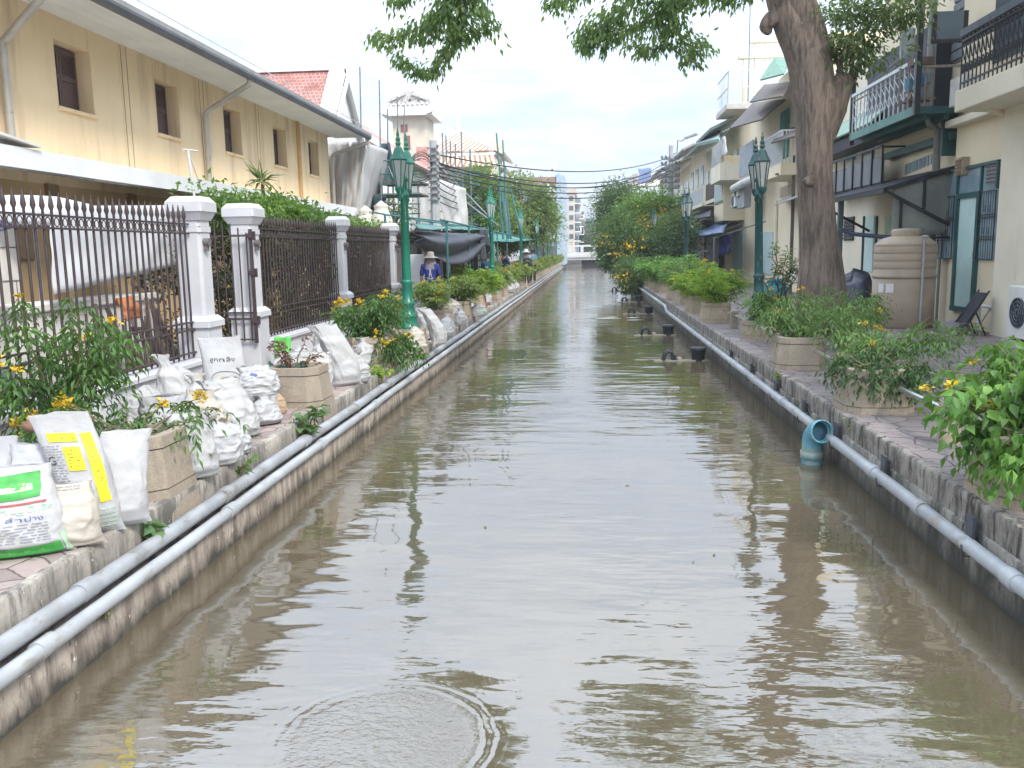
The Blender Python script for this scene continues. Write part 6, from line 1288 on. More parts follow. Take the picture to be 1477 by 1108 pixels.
# air conditioner outside
acw = mat('ac_white', (.70, .70, .68), (.62, .62, .60), 2, .5, .05, stain=[((.45, .43, .39), 4, (1, 1, .3), .62, .8)])
def acunit(label, x, y, z, w_=.8, h_=.62, dep=.32):
    t = thing('air_conditioner', label, 'air conditioner', (x, y, z)); b = MB(); b.box(x, x+dep, y, y+w_, z+.04, z+h_); b.build('case', acw, t, bevel=.02)
    cy, cz = y+w_*.58, z+h_*.52; b = MB(); b.lathe([(.24, 0), (.24, .012)], (0, 0, 0), 24)
    b.v = [Vector((x-.002-v.z, cy+v.x, cz+v.y)) for v in b.v]; b.build('fan_recess', bla, t); b = MB()
    for r in (.06, .12, .18, .235): b.tube([(x-.02, cy+r*math.cos(a), cz+r*math.sin(a)) for a in np.linspace(0, 6.283, 25)], .006, 4, False)
    for k in range(8): a = k*.785; b.tube([(x-.02, cy+.03*math.cos(a), cz+.03*math.sin(a)), (x-.02, cy+.24*math.cos(a), cz+.24*math.sin(a))], .004, 4)
    b.build('fan_grille', stl, t); b = MB(); b.box(x+.03, x+dep-.03, y+.08, y+.14, z, z+.04); b.box(x+.03, x+dep-.03, y+w_-.14, y+w_-.08, z, z+.04); b.build('foot', blk, t); return t
q = AX(1449, 470, 6.75); b = MB(); b.box(6.7, 7.2, q.y-1.05, q.y-.0, ZB, ZB+.10); tag(b.build('concrete_plinth', mat('plinth_grey', (.42, .41, .39), (.33, .32, .3), 3)), 'low concrete plinth under the white air conditioner', 'plinth')
acunit('white outdoor air conditioner on the ground at the right edge, by the cream wall', 6.75, q.y-.92, ZB+.1, .88, .86, .34)
# water tank
tk = mat('tank_beige', (.40, .315, .235), (.34, .27, .20), 1.5, .5, .05, 20, stain=[((.20, .16, .125), 3, (1, 1, .25), .58, .8)])
q = AZ(1311, 474, ZB); tx, ty, r = q.x+.03, q.y+.5, .585
zz = lambda py: AY(1311, py, ty-.4).z
zt_k = zz(352); b = MB(); pr = [(r-.03, ZB), (r, ZB+.05)]
zb_ = zz(402); pr += [(r, zb_-.01), (r-.02, zb_), (r+.012, zb_+.01), (r+.012, zb_+.06)]
n = 4; z = zb_+.06
for k in range(n): z2 = z+(zt_k-zb_-.08)/n; pr += [(r, z+.01), (r, z2-.035), (r-.012, z2-.02), (r, z2-.005)]; z = z2
pr += [(r-.03, zt_k+.02), (r*.72, zt_k+.12), (r*.45, zt_k+.16)]
t = thing('water_tank', 'large ribbed beige water tank with a grey pipe up its side before the cream house', 'water tank', (tx, ty, ZB)); b.lathe(pr, (tx, ty, 0), 40); b.build('body', tk, t)
b = MB(); b.lathe([(r*.45, zt_k+.14), (r*.47, zt_k+.26), (r*.40, zt_k+.3), (.02, zt_k+.31)], (tx, ty, 0), 24); b.build('lid', tk, t)
b = MB(); xq = AY(1331, 400, ty-.62).x; b.tube([(xq, ty-.60, ZB), (xq, ty-.61, zz(342))], .026, 8); b.tube([(xq-.05, ty-.61, zz(342)), (xq+.05, ty-.61, zz(342))], .03, 8); b.tube([(xq, ty-.605, 1.55), (xq, ty-.605, 1.62)], .035, 8); b.build('pipe', pvc2, t)
b = MB(); xa_, xc_ = AY(1268, 410, ty-.5).x, AY(1285, 410, ty-.5).x
def cylp(x, z): a = math.asin(max(-1, min(1, (x-tx)/r))); return Vector((tx+(r+.006)*math.sin(a), ty-(r+.006)*math.cos(a), z))
for x0, x1 in ((xa_+.09, xa_+.15), (xa_+.18, xa_+.29)): b.grid(lambda u, v: cylp(x0+(x1-x0)*u, zz(422)+(zz(409)-zz(422))*v), 4, 2)
b.build('paper_label', white, t)
# covered motorbike
b = MB(); q = AZ(1243, 462, ZB); a_ = AY(1212, 460, q.y).x; c_ = AY(1270, 460, q.y).x; zc = AY(1250, 388, q.y).z-ZB
def cov(u, v):
    an = u*6.2832; cx, cy = (a_+c_)/2+.05, q.y+.9; hx = (c_-a_)/2*1.0; f = (1-v)**.5 if v > .5 else 1-.25*v
    x = cx+hx*math.cos(an)*(1.02-.35*v*v)*(1 if v < .95 else .1); y = cy+.95*math.sin(an)*(1-.4*v*v)*(1 if v < .95 else .1)
    z = ZB+zc*v*(.86+.14*math.cos(an-.4))*(1 if v < .99 else 1.0); n = MN.noise((math.cos(an)*3, math.sin(an)*3, v*2))*.07+.03*math.sin(an*11+v*3)*(1-v)
    return Vector((x*(1)+n*math.cos(an), y+n*math.sin(an), z))
b.grid(cov, 44, 16, closed=True); b.add([cov(i/44, 1) for i in range(44)], [tuple(range(44))])
tag(b.build('covered_motorbike', mat('navy_cover', (.022, .026, .045), (.035, .04, .065), 3, .45, .3, 10)), 'motorbike under a dark navy cover left of the beige tank', 'motorbike')
# folding chair and bits by the door
t = thing('folded_chair', 'dark folded chair leaning beside the teal door', 'chair', AX(1403, 452, 7.0)); q = AX(1403, 455, 7.0); y = q.y
b = MB(); b.slab((6.75, y-.35, ZB+.12), (6.75, y+.1, ZB+.12), (7.1, y+.1, ZB+.75), (7.1, y-.35, ZB+.75), .03); b.build('seat', bla, t); b = MB()
for yy in (y-.33, y+.08): b.tube([(6.6, yy, ZB), (7.12, yy, ZB+.8)], .015, 6); b.tube([(7.1, yy, ZB), (6.9, yy, ZB+.45)], .015, 6)
b.build('leg', blk, t)
b = MB(); q = AX(1385, 462, 6.9); b.lathe([(.34, ZB), (.36, ZB+.1), (.28, ZB+.2), (.02, ZB+.24)], (q.x-.1, q.y, 0), 12, sx=.7, sy=1.2); tag(b.build('grey_bundle', mat('grey_bundle', (.25, .24, .25), (.16, .15, .16), 5, .8, .5, 12)), 'low grey plastic covered bundle on the ground under the teal door', 'bundle')
b = MB(); q = AX(1432, 450, 7.3); b.tube([(7.3, q.y-.5, 1.0), (7.3, q.y+.55, 1.05), (7.3, q.y+.55, .7)], .035, 8); b.tube([(7.3, q.y+.1, 1.02), (7.2, q.y+.4, .6)], .02, 6); tag(b.build('waste_pipe', white), 'white waste pipe low on the cream wall beside the air conditioner', 'pipe')
# --- house 2: dark green balcony
t = house('cream house with the dark green balcony and white railing, second from the right edge', 18.86, 24.0, 8.3, crm, 7.6)
yb0 = 18.55; XB = 6.5; zf1 = wz(1288, 166, XB); zf0 = wz(1288, 178, XB); yb1 = wy(1226, 200, XB)
b = MB(); b.box(XB, XB+.06, yb0, yb1, zf0, zf1); b.build('balcony_fascia', mgr, t)
b = MB(); b.box(XB+.06, 7.6, yb0, yb1, zf0+.03, zf1-.01); b.bar((XB+.3, yb0+.1, zf0-.02), (XB+.3, yb1-.1, zf0-.02), .1, .1); b.bar((7.2, yb0+.1, zf0-.02), (7.2, yb1-.1, zf0-.02), .1, .1)
b.box(7.4, 7.595, 18.9, 23, zf0-.45, zf0-.3); b.box(7.3, 7.595, yb0+.5, yb0+.62, zf0-.75, zf0-.0); b.build('balcony_floor', dgr, t)
zr = wz(1289, 104, XB); b = MB(); b.box(XB, XB+.07, yb0+.02, yb1, zr-.04, zr+.03); n = 14
for k in range(n+1):
    y = yb0+.05+(yb1-yb0-.1)*k/n; b.box(XB+.02, XB+.045, y-.014, y+.014, zf1, zr-.04)
    if k < n:
        y2 = yb0+.05+(yb1-yb0-.1)*(k+1)/n; h_ = zr-zf1
        for f0, f1 in ((.2, .5), (.5, .2), (.55, .8)): b.bar((XB+.03, y, zf1+h_*f0), (XB+.03, y2, zf1+h_*f1), .012)
b.build('balcony_railing', wrl, t)
MB().box(XB-.0, XB+.1, yb0-.11, yb0-.005, zf0, 7.9).build('balcony_post', blk, t); MB().box(XB, XB+.1, yb1+.01, yb1+.1, zf0-.1, zr+.6).build('balcony_post', blk, t)
b = MB(); ztr_ = AY(1300, 98, yb0).z
for px in (1297, 1310, 1323, 1334, 1343): x = AY(px, 130, yb0).x; b.box(x-.014, x+.014, yb0-.02, yb0+.01, zf1, ztr_)
b.box(XB+.1, 7.55, yb0-.03, yb0+.02, ztr_-.02, ztr_+.03); b.tube([(XB+.02, yb1, ztr_+.0), (XB+.1, yb0, ztr_)], .02, 6); b.tube([(XB, yb0, zr+.3), (XB+.25, yb1, zr+.12)], .008, 5); b.tube([(XB, yb0, zr+.18), (XB+.25, yb1, zr+.05)], .008, 5); b.build('side_railing', mat('rusty_rail', (.26, .23, .20), (.2, .16, .13), 6, .6), t)
b = MB(); a = AX(1290, 60, 7.3); b.box(7.25, 7.58, 19.5, 24, zf1+.1, 6.75); b.build('black_panel', bla, t)
b = MB(); b.box(7.56, 7.59, 18.9, 19.45, zf1+.95, 7.3)
for k in range(11): b.box(7.53, 7.56, 18.9, 19.45, zf1+1.0+k*.19, zf1+1.15+k*.19)
b.build('slat_panel', mat('slate_slat', (.20, .22, .23), (.14, .155, .165), 3), t)
b = MB(); drape(b, AY(1298, 88, 19), AY(1318, 88, 19), AY(1321, 40, 19), AY(1297, 40, 19), 8, 10, .05, 4, (0, -1, 0)); tag(b.build('hanging_cloth', mat('pale_cloth', (.40, .44, .42), (.32, .36, .35), 2, .8, .3, 10), solid=.01), 'pale grey green cloth hung up over the green balcony', 'cloth')
b = MB()
for k in range(3):
    x = AY(1312+k*10, 125, 18.85).x; z = AY(1312, 131-k*3, 18.85).z; b2 = MB(); b2.lathe([(.07, 0), (.1, .22), (.105, .23), (.09, .23), (.08, .05)], (x, 18.85, z), 14)
    tag(b2.build('bucket', mat('bucket_blue', (.08, .30, .52), None, 4, .35)), ('left blue bucket on the balcony shelf', 'middle blue bucket on the balcony shelf, standing a little higher', 'right blue bucket, highest on the balcony shelf')[k], 'bucket', 'blue buckets on the green balcony')
a, c = AY(1308, 133, 18.85), AY(1340, 118, 18.85)
b = MB(); b.bar((a.x, 18.85, a.z), (c.x, 18.85, c.z-.03), .3, .03, (0, 0, 1)); a2, c2 = AY(1303, 147, 18.85), AY(1345, 143, 18.85); b.bar(a2, c2, .3, .05); b.bar((a.x+.05, 18.8, zf1), a+Vector((.1, 0, 0)), .04); b.bar((c.x-.08, 18.8, zf1), (c.x-.05, 18.85, c.z), .04); tag(b.build('shelf', tb), 'rough wooden shelf carrying blue buckets on the green balcony', 'shelf')
a, c = AY(1315, 95, 18.7), AY(1347, 82, 18.7); b = MB(); b.box(a.x, c.x, 18.62, 18.95, a.z, c.z); tag(b.build('plank_box', tb, bevel=.01), 'old wooden box above the balcony shelf', 'box')
b = MB(); xq = 7.32; yq = wy(1347, 300, xq); b.tube([(xq-.25, yq-.05, 7.5), (xq-.25, yq-.05, zf0+.12), (xq-.2, yq-.04, zf0-.06), (xq, yq, zf0-.2), (xq, yq, ZB)], .075, 12)
for z in (1.6, 2.9, zf0+.4): b.tube([(xq if z < zf0 else xq-.25, yq if z < zf0 else yq-.05, z), (xq if z < zf0 else xq-.25, yq if z < zf0 else yq-.05, z+.08)], .087, 12)
b.tube([(xq+.12, yq-.15, ZB), (xq+.12, yq-.15, 3.3)], .03, 6); b.build('drain_stack', pipg, t)
b = MB(); n = 8
for k in range(n):
    pa = 1306+k*5; b2 = MB(); panel(b2, pa, 252-k*2.1, pa+4, 237-k*2.1, 7.6, .02, -.01); b2.build('glass_block', gwin, t)
b = MB(); panel(b, 1300, 257, 1350, 243, 7.6, .06, .0); 
# lean-to awning
zA, zB_ = wz(1350, 247, 7.58), AX(1240, 283, 6.1).z; ya_, yc_ = 18.95, 24.2; XA = 6.15
t2 = thing('lean_to_awning', 'dark steel lean-to awning with a dirty translucent sheet over the tank', 'awning', (7, 21, ZB))
b = MB(); b.slab((XA, ya_, zA-.42), (XA, yc_, zA-.42), (7.58, yc_, zA), (7.58, ya_, zA), .03); b.build('roof_sheet', bla, t2)
shm = mat('dirty_sheet', (.42, .44, .40), (.32, .335, .31), 1.4, .5, .3, 8, trans=.35, stain=[((.22, .21, .18), 3, None, .58, .75)])
b = MB(); drape(b, (7.55, ya_+.05, zA-1.35), (6.35, ya_+.05, zA-1.45), (6.35, ya_+.02, zA-.40), (7.55, ya_+.02, zA-.06), 16, 10, .05, 3, (0, 1, 0), 4); b.build('side_sheet', shm, t2, solid=.01)
b = MB()
for z0, z1 in ((zA-.03, zA-.43),): b.bar((7.57, ya_-.03, z0), (XA, ya_-.03, z1), .06, .07); b.bar((7.57, yc_, z0), (XA, yc_, z1), .06, .07)
b.bar((XA, ya_-.06, zA-.46), (XA, yc_+.03, zA-.46), .06, .09); b.bar((7.53, ya_-.035, zA-1.2), (XA, ya_-.035, zA-.45), .05, .06); b.bar((7.53, yc_, zA-1.2), (XA, yc_, zA-.45), .05, .06); b.bar((7.55, ya_-.04, zA-1.35), (7.55, ya_-.04, zA), .06, .06); b.bar((6.95, ya_-.04, zA-.85), (6.95, ya_-.04, zA-.2), .05); b.bar((6.5, ya_-.04, zA-1.5), (6.5, ya_-.04, zA-.65), .05); b.bar((7.5, ya_-.04, zA-1.42), (6.3, ya_-.04, zA-1.5), .04, .05)
b.build('frame', blk, t2)
b = MB(); p_ = AX(1212, 330, 6.3); b.box(6.25, 6.37, p_.y, p_.y+.12, ZB, zA-.46); b.build('post', mat('post_blue', (.12, .17, .19)), t2)
b = MB(); b.tube([(6.2, 24, 2.75), (6.5, 22, 2.45), (6.8, 20.5, 2.35), (6.9, 19.4, 2.4)], .05, 8); tag(b.build('rolled_hose', mat('hose_blue', (.03, .045, .09))), 'dark blue rolled tarp slung under the lean-to awning', 'hose')
# door and louvre under awning, on house 2 front
b = MB(); panel(b, 1248, 392, 1263, 312, 7.6, .04, .0); b.build('door', tea, t)
b = MB(); panel(b, 1244.5, 394, 1248, 312, 7.6, .06, .0); panel(b, 1263, 394, 1267, 312, 7.6, .06, .0); b.build('door_frame', dgr, t)
b = MB(); panel(b, 1218, 347, 1233, 313, 7.6, .03, .0)
for k in range(7): a = AX(1225, 315+k*4.8, 7.55); b.box(7.53, 7.56, wy(1233, 330, 7.6), wy(1218, 330, 7.6), a.z-.02, a.z+.03)
b.build('louvre_window', mat('louvre_dark', (.10, .10, .105)), t)
b = MB(); panel(b, 1290, 345, 1297, 310, 7.6, .03, .0); panel(b, 1277, 345, 1289, 312, 7.6, .03, .0); b.build('side_window', mat('pane_green', (.42, .52, .36)), t)
# --- house 3: grey balcony panel
t = house('narrow house with a grey panel balcony behind the big tree trunk', 24.01, 28.4, 7.4, crm2, 7.6)
XG = 7.1; ya, yc = wy(1273, 250, XG), wy(1196, 255, XG); za, zc = wz(1272, 262, XG), wz(1272, 232, XG); zt2 = wz(1272, 226, XG)+.22
b = MB(); b.box(XG, XG+.03, ya, yc, za, zc+.1); b.build('balcony_panel', mat('panel_grey', (.22, .235, .25), (.17, .18, .195), 2, .6), t)
b = MB(); n = 6
for k in range(n+1): y = ya+(yc-ya)*k/n; b.box(XG-.04, XG-.002, y-.03, y+.03, za-.05, zt2)
b.box(XG-.05, XG-.003, ya, yc, zt2, zt2+.05); b.bar((XG-.03, ya+.02, zt2), (7.6, ya+.02, zt2), .04); b.build('balcony_frame', blk, t)
b = MB(); b.box(XG+.03, 7.6, ya, yc, za-.12, za); b.build('balcony_floor', bla, t)
b = MB(); panel(b, 1205, 232, 1216, 196, 7.6, .05, .0); b.build('pale_shutter', mat('pale_green', (.55, .66, .58)), t); b = MB(); panel(b, 1222, 232, 1236, 200, 7.6, .04, .0); panel(b, 1246, 232, 1262, 208, 7.6, .04, .0); b.build('window', gwin, t)
b = MB(); a = AX(1205, 160, 6.9); b.slab((6.9, ya+.5, 5.1), (6.9, yc+2, 5.1), (7.6, yc+2, 5.75), (7.6, ya+.5, 5.75), .04); b.build('green_roof', mat('pale_green_roof', (.36, .50, .40), (.28, .40, .32), 2), t)
b = MB(); b.box(7.0, 7.58, ya+.2, yc+1.5, 4.75, 5.05); b.build('dark_awning', bla, t)
# --- house 4: white railed balcony, dark awnings
t = house('cream house left of the big trunk with a white railed balcony and sagging dark awnings', 28.41, 36.0, 8.6, crm)
yn, yf = wy(1126, 240, 6.5), wy(1097, 250, 6.5); z0, z1 = wz(1126, 252, 6.5), wz(1126, 236, 6.5)
b = MB(); b.box(6.5, XW, yn, yf, z0, z1+.02); b.build('balcony_slab', crm, t)
zt2 = wz(1126, 190, 6.5); b = MB(); n = 24
for k in range(n+1): y = yn+(yf-yn)*k/n; b.box(6.52, 6.545, y-.02, y+.02, z1+.02, zt2)
for k in range(9): x = 6.55+k*.11; b.box(x-.015, x+.015, yn, yn+.02, z1+.02, zt2)
b.box(6.51, 6.555, yn, yf, zt2, zt2+.05); b.box(6.56, 7.5, yn, yn+.03, zt2, zt2+.05); b.build('balcony_railing', wrl, t)
def sl4(name, m, pts, tpar, th=.05):
    q = [AX(p[0], p[1], p[2]) for p in pts]; b = MB(); b.slab(*q, th); return b.build(name, m, tpar)
sl4('dark_awning', corr, ((1052, 185, 5.9), (1098, 172, 5.9), (1132, 143, 7.4), (1086, 148, 7.4)), t); sl4('dark_awning', corr, ((1081, 147, 6.0), (1128, 138, 6.0), (1140, 118, 7.4), (1102, 122, 7.4)), t)
sl4('green_awning', mat('green_corrugated', (.20, .36, .26), (.10, .22, .16), 6, .6), ((1096, 115, 6.0), (1130, 106, 6.0), (1140, 82, 7.4), (1116, 84, 7.4)), t); sl4('small_awning', corr, ((1112, 206, 6.2), (1146, 196, 6.2), (1152, 182, 7.4), (1130, 186, 7.4)), t)
sl4('tin_awning', mat('tin', (.45, .46, .47), (.33, .33, .34), 3, .5), ((1117, 296, 6.6), (1150, 284, 6.6), (1158, 278, 7.4), (1128, 287, 7.4)), t, .03)
b = MB(); panel(b, 1126, 228, 1140, 160, 7.5, .06, .0); b.build('green_shutter', mat('shutter_green', (.06, .25, .20), (.04, .18, .15), 2), t)
b = MB(); panel(b, 1126, 283, 1143, 268, 7.5, .03, .0); b.build('air_brick', mat('brick_dim', (.45, .38, .28)), t)
ptl = mat('pale_teal', (.48, .60, .60), (.42, .54, .55), 2); panel(MB(), 1058, 392, 1074, 334, 7.5, .05, .0).build('shutter_door', ptl, t); panel(MB(), 1096, 395, 1116, 335, 7.5, .05, .0).build('shutter_door', ptl, t)
b = MB(); panel(b, 1116, 420, 1121, 290, 7.45, .05, .0); b.build('downpipe', crm2, t)
b = MB(); b.bar((6.4, yn+.3, 4.6), (7.5, yn+.3, 4.65), .1, .06); b.build('beam', corr, t)
b = MB(); a = AX(1144, 300, 7.0); b.box(6.95, 7.05, a.y, a.y+.1, ZB, 5.2); b.build('post', corr, t)
# roof cage
t3 = thing('roof_cage', 'white railed rooftop cage on columns above the dark awnings', 'roof terrace', (7, 41, ZB)); yn, yf = wy(1050, 120, 6.5), wy(1035, 140, 6.5); z0, z1 = wz(1050, 150, 6.5), wz(1050, 103, 6.5)
b = MB(); b.box(6.45, 9.2, yn-.1, yf+.1, z0-.22, z0); b.build('floor', mat('slab_grey', (.55, .52, .48)), t3); b = MB()
for k in range(9): y = yn+(yf-yn)*k/8; b.box(6.5, 6.53, y-.02, y+.02, z0, z1)
for k in range(14): x = 6.5+k*.2; b.box(x-.018, x+.018, yn-.02, yn+.02, z0, z1)
for z in (z0+.75, z1, z0+.05): b.box(6.49, 6.54, yn, yf, z-.02, z+.02); b.box(6.541, 9.2, yn-.025, yn+.025, z-.02, z+.02)
b.build('railing', wrl, t3); b = MB()
for px, py in ((1076, 85), (1093, 62)): q = AY(px, py, yn+.6); b.box(q.x-.12, q.x+.12, yn+.5, yn+.74, z0, q.z)
for px, py in ((1076, 85), (1093, 62)): q = AY(px, py, yn+.6); b.box(q.x-.35, 9.6, yn+.45, yn+.8, q.z, q.z+.16)
b.build('column', crm2, t3); b = MB()
for k in range(8): x = 8+k*.22; b.box(x, x+.02, yn+.6, yn+.62, z0, z0+3.1)
for k in range(7): b.box(7.9, 9.7, yn+.585, yn+.6, z0+.5*k, z0+.5*k+.02)
b.build('wire_mesh', wrl, t3)
for q_, h_ in ((1081, 3.5),):
    p = AY(q_, 60, yn); b = MB(); b.tube([(p.x, yn, z0), (p.x, yn, z0+6)], .025, 5); tag(b.build('antenna', stl), 'tall thin antenna mast on the rooftop cage', 'antenna')
# --- house 5: bay with green windows
t = house('cream house with a projecting bay and tall green windows by the blue awning', 36.01, 44.5, 8.3, crm)
ya, yc = wy(1044, 250, 6.5), wy(1031, 250, 6.5); z0, z1 = wz(1044, 318, 6.5), wz(1044, 225, 6.5)
b = MB(); b.box(6.5, XW, ya, yc, z0, z1); b.build('bay', crm, t)
b = MB(); zz0, zz1 = wz(1044, 288, 6.5), wz(1044, 254, 6.5)
for k in range(4): y = ya+.25+(yc-ya-.4)*k/4; b2 = MB(); b2.box(6.46, 6.499, y, y+(yc-ya-.4)/4-.08, zz0, zz1); b2.build('bay_pane', mat('pale_green_glass', (.40, .50, .48), (.32, .42, .40), 1, .3), t)
b.box(6.45, 6.498, ya+.15, yc-.1, zz0-.1, zz0-.003); b.box(6.45, 6.498, ya+.15, yc-.1, zz1+.003, zz1+.1); b.build('bay_frame', mgr, t)
b = MB(); zz0 = wz(1053, 254, 6.1); b.box(6.0, XW, ya-2.2, ya+.8, zz0, zz0+.75); b.build('balcony_box', crm2, t)
b = MB(); drape(b, AX(1026, 235, 6.3), AX(1048, 222, 6.3), AX(1046, 196, 6.5), AX(1038, 200, 6.5), 8, 6, .08, 4, (-1, 0, 0)); b.build('white_awning', cloth, t, solid=.02)
b = MB()
for k in range(16): y = ya-2.2+k*.19; b.box(6.02, 6.05, y, y+.1, zz0+.75, zz0+1.75)
b.build('balcony_slats', mat('slat_grey', (.42, .44, .45)), t)
for k, (px, py, l) in enumerate(((1062, 275, 'upper white box air conditioner on the cream wall behind the right lamp'), (1058, 290, 'lower white box air conditioner on the cream wall behind the right lamp'))):
    q = AX(px, py, 6.5); acunit(l, 6.5, q.y-.4, q.z-.3, 1.0, .6, .4)
b = MB(); a = AX(1092, 258, 6.6); b.tube([AX(1058, 272, 6.4), AX(1072, 264, 6.4), AX(1090, 256, 6.5)], .16, 8); b.build('duct', acw, t); b = MB(); panel(b, 1071, 300, 1084, 262, 6.9, .3, .0); b.build('grey_cabinet', mat('cabinet_grey', (.36, .37, .40)), t)
b = MB(); panel(b, 1068, 252, 1088, 208, 6.6, .05, .0); b.build('blue_grey_panel', mat('panel_bluegrey', (.36, .40, .45)), t)
t2 = thing('blue_awning', 'blue plastic awning sloping over a dark shopfront on the right bank', 'awning', AX(1015, 380, 6)); b = MB(); drape(b, AX(988, 343, 5.2), AX(1043, 336, 5.4), AX(1052, 318, 7.3), AX(1012, 318, 7.3), 14, 8, .1, 4, (0, 0, 1), 2); b.build('sheet', mat('blue_sheet', (.20, .29, .48), (.12, .18, .33), 1.6, .5, .2, 10, trans=.15), t2, solid=.03)
b = MB(); b.slab(AX(985, 318, 5.6), AX(1024, 312, 5.6), AX(1026, 300, 7.3), AX(992, 312, 7.3), .06); b.build('upper_sheet', bla, t2)
b = MB()
for px in (988, 1008, 1030): a = AX(px, 342, 5.3); b.tube([(5.3, a.y, ZB), (5.3, a.y, a.z)], .035, 6); b.bar((5.3, a.y, a.z-.03), (7.4, a.y, a.z+.6), .05)
b.bar(AX(978, 366, 5), AX(1020, 362, 5), .05); b.build('frame', stl, t2)
b = MB(); panel(b, 1002, 385, 1040, 342, 7.3, .1, .0); b.build('dark_shopfront', bla, t2); b = MB(); panel(b, 1006, 372, 1018, 338, 7.2, .08, .0); b.build('poster', mat('poster_tan', (.45, .36, .28), (.3, .2, .16), 3), t2)
b = MB(); drape(b, AX(1038, 369, 6.2), AX(1054, 364, 6.2), AX(1052, 338, 6.2), AX(1041, 340, 6.2), 12, 8, .14, 6, (-1, 0, 0)); tag(b.build('hanging_clothes', mat('navy_cloth', (.04, .05, .22), (.03, .035, .14), 3, .8, .3), solid=.05), 'navy blue clothes hanging beside the dark shopfront', 'clothes')
# --- farther houses
def farhouse(label, y0, y1, zt, m, roofm, seed):
    t = house(label, y0, y1, zt, m); r = random.Random(seed); b = MB(); b.slab((6.1, y0-.1, zt-.35), (6.1, y1+.1, zt-.35), (9.5, y1+.1, zt+1.2), (9.5, y0-.1, zt+1.2), .12); b.build('roof', roofm, t)
    for k in range(3):
        y = y0+(y1-y0)*(k+.2)/3; b = MB(); b.box(XW-.05, XW, y, y+(y1-y0)*.16, zt-2.4, zt-1.2); b.build('window', gwin, t)
    zb = 4.4+r.random()*.4; b = MB(); b.box(6.5, XW, y0+.4, y1-.6, zb, zb+.18); b.build('balcony_slab', m, t); b = MB()
    for k in range(18): y = y0+.45+(y1-y0-1.1)*k/18; b.box(6.52, 6.55, y, y+.12, zb+.18, zb+1.05)
    b.build('balcony_railing', (corr, wrl, bla)[seed % 3], t); b = MB(); b.slab((5.6, y0+.3, 2.8), (5.6, y1-.3, 2.8), (XW, y1-.3, 3.4), (XW, y0+.3, 3.4), .06); b.build('awning', (bla, corr, mgr)[seed % 3], t); return t
gr_ = mat('grey_green_roof', (.34, .39, .37), (.26, .30, .29), 1.5, .7); gy = mat('weathered_roof', (.40, .39, .37), (.30, .29, .28), 1.2, .7)
farhouse('house with a brown slatted balcony under a grey green roof, left of the bay windows', 44.51, 50, 8.2, crm, gr_, 3)
farhouse('pale cream house behind the second right hand lamp', 50.01, 57, 8.0, crm2, gr_, 4)
t = farhouse('house with dark railings beside the right concrete pole', 57.01, 65, 8.6, crm2, gy, 5)
farhouse('far house with weathered grey roof behind the flowering tree', 65.01, 76, 8.2, crm2, gy, 6); farhouse('farthest visible row house on the right bank', 76.01, 92, 9.0, crm2, gy, 7)
b = MB(); drape(b, AX(921, 266, 6.2), AX(938, 262, 6.2), AX(939, 242, 7.4), AX(922, 244, 7.4), 8, 8, .2, 4, (-1, 0, .5)); tag(b.build('blue_tarp', mat('tarp_blue', (.08, .15, .34), (.06, .10, .26), 1, .5, .2), solid=.05), 'blue tarp over a roof edge left of the right concrete pole', 'tarp')
b = MB(); b.slab(AX(940, 252, 6.3), AX(962, 248, 6.3), AX(960, 240, 7.4), AX(941, 243, 7.4), .08); tag(b.build('pale_tarp', mat('tarp_pale', (.50, .58, .70), None, 2)), 'pale blue sheet on the roof beside the concrete pole', 'tarp')
t = thing('roof_gable', 'pale gable roof with a dark dormer rising behind the right concrete pole', 'roof', AX(990, 240, 9.5)); b = MB(); q = AX(985, 240, 9.5); b.prism([AX(972, 246, 9.5), AX(1006, 240, 9.5), AX(975, 224, 9.5), AX(966, 226, 9.5)], (1.5, 0, 0)); b.build('gable', crm2, t); b = MB(); b.slab(AX(972, 226, 9.0), AX(992, 216, 9.0), AX(992, 214, 10), AX(970, 224, 10), .15); b.build('dormer', gy, t)
b = MB(); b.prism([AX(901, 272, 8.5), AX(924, 268, 8.5), AX(920, 250, 8.5), AX(912, 252, 8.5)], (4, 0, 0)); tag(b.build('pale_roof_end', mat('far_pink', (.62, .53, .47), (.55, .46, .42), 1)), 'pale pinkish roof end above the flowering tree', 'roof')
b = MB(); b.slab(AX(1001, 208, 6.0), AX(1036, 200, 6.0), AX(1042, 183, 7.6), AX(1014, 193, 7.6), .15); tag(b.build('eave_roof', mat('eave_teal', (.30, .42, .42), (.38, .47, .46), 2)), 'teal edged eave jutting out against the sky left of the rooftop cage', 'roof')
# clutter on the right pavement
b = MB(); q = AZ(1118, 425, ZB+.55); b.lathe([(.30, -.5), (.36, -.05), (.40, -.04), (.38, .0), (.12, .0)], q, 14); tag(b.build('washing_tub', mat('tub_brown', (.30, .20, .15), None, 4)), 'brown tub behind the right lamp carrying blue bags', 'tub')
b = MB(); b.lathe([(.24, -.03), (.26, .12), (.14, .25), (.2, .3), (.02, .36)], Vector(q)+Vector((.02, -.02, .03)), 9, sx=1.1); tag(b.build('blue_bag', mat('bag_teal', (.03, .22, .26), (.05, .32, .36), 8, .4, .3, 14)), 'teal blue plastic bag heaped on the brown tub behind the right lamp', 'bag')
b = MB(); q = AZ(1150, 440, ZB); b.bar((q.x-.5, q.y, ZB+.3), (q.x+.1, q.y+.3, ZB+1.1), .18, .06); tag(b.build('pale_board', offw), 'pale board leaning beside the big tree trunk', 'board')
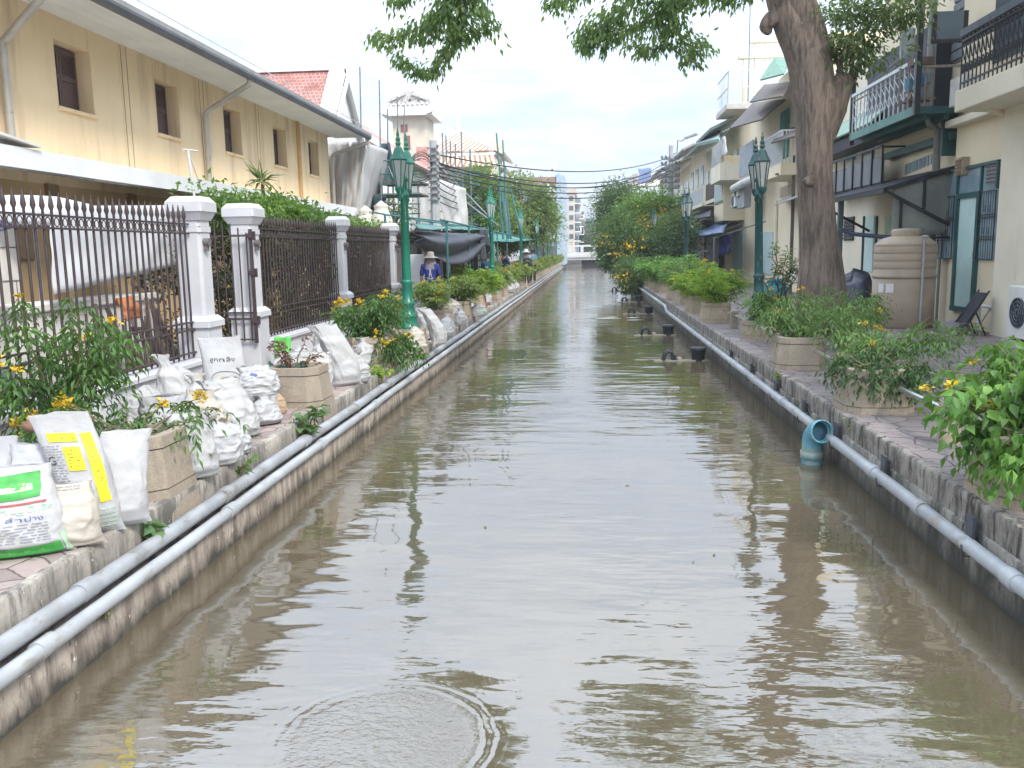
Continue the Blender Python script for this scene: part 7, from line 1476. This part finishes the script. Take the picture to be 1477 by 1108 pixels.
# ---------------------------------------------------------------- floating aerators on the right
aw = mat('aerator_white', (.36, .33, .27), (.26, .24, .19), 6, .6); ab = mat('aerator_black', (.02, .024, .032), (.03, .034, .042), 6, .45)
def aer(label):
    t = thing('floating_aerator', label, 'aerator', (0, 0, 0), 'floating aerators along the right canal wall')
    b = MB(); b.box(-.55, .52, -.025, .025, -.02, .022); b.box(-.45, .5, .165, .20, -.02, .018); b.build('float_bar', aw, t)
    b = MB(); b.lathe([(.13, -.02), (.14, .18), (.155, .19), (.155, .25), (.14, .26)], (.32, .09, 0), 16); b.build('bucket', ab, t)
    b = MB(); b.tube([(-.36, .0, 0), (-.33, .0, .14), (-.27, .0, .19), (-.20, .0, .17), (-.17, .0, .1)], .03, 8); b.tube([(-.36, .17, 0), (-.33, .17, .14), (-.27, .17, .19), (-.20, .17, .17), (-.17, .17, .1)], .03, 8); b.box(-.2, -.12, -.02, .2, .0, .12); b.build('paddle_arm', ab, t)
    b = MB(); b.lathe([(.05, 0), (.06, .05), (.04, .07)], (-.05, .08, 0), 10); b.build('motor_cap', aw, t); return t
A0 = aer('nearest floating aerator with a black bucket, by the grey pipe on the right'); L = ('second floating aerator from us, off the right canal wall', 'third floating aerator along the right wall', 'fourth floating aerator, just before the overhanging bushes', 'farthest floating aerator under the overhanging bushes')
for (px, py, z), l in zip(((946, 484, .02), (922, 453, .02), (910, 436, .02), (893, 420, .02)), L): q = AZ(px, py, 0); put(copy_tree(A0), (q.x, q.y, 0), R_.uniform(-.06, .06), 1, l)
q = AZ(984, 521, 0); put(A0, (q.x, q.y, 0), .03)
b = MB(); rr = random.Random(4)
for k in range(5):
    q = AZ(895+rr.uniform(-25, 30), 459+rr.uniform(-2, 4), 0); b.lathe([(.01, .002), (rr.uniform(.05, .16), .006), (.01, .01)], (q.x, q.y, 0), 8, sx=rr.uniform(1.5, 4))
tag(b.build('foam_patch', mat('foam', (.70, .69, .64))), 'thin streak of pale foam drifting beyond the nearest aerators', 'foam', kind='stuff')
print('OBJECTS', len(bpy.data.objects), 'POLYS', sum(len(m.polygons) for m in bpy.data.meshes))

HAZE = .0007
# floating leaves and specks on the water
rr = random.Random(12)
for k in range(5):
    px, py = ((460, 722), (1000, 810), (905, 700), (700, 760), (1030, 800), (620, 840), (880, 640), (960, 905), (1060, 745), (780, 610), (540, 905), (848, 556), (690, 690), (1130, 880))[k]
    q = AZ(px, py, .004); a = rr.random()*6.28; L = rr.uniform(.012, .028); d = Vector((math.cos(a), math.sin(a), 0)); s_ = Vector((-d.y, d.x, 0)); b = MB()
    b.prism([q-d*L, q+s_*L*.4, q+d*L, q-s_*L*.4], (0, 0, .004)); tag(b.build('floating_leaf', mat('leaf_float', (.16, .12, .05), (.24, .20, .08), 20)), 'small dead leaf floating on the brown canal water', 'leaf', 'leaves floating on the canal')
hz = MB().box(-420, 420, -15, 420, -1.5, 30); ho = hz.build('haze', None); ho['kind'] = 'stuff'
hm = bpy.data.materials.new('haze'); hm.use_nodes = True; nt = hm.node_tree; nt.nodes.remove(nt.nodes['Principled BSDF']); vp = N(nt, 'ShaderNodeVolumePrincipled')
vp.inputs['Color'].default_value = (.93, .96, 1, 1); vp.inputs['Density'].default_value = HAZE; vp.inputs['Anisotropy'].default_value = .3; nt.links.new(vp.outputs[0], nt.nodes['Material Output'].inputs['Volume']); ho.data.materials.append(hm)
S.cycles.volume_bounces = 1; S.cycles.volume_max_steps = 64
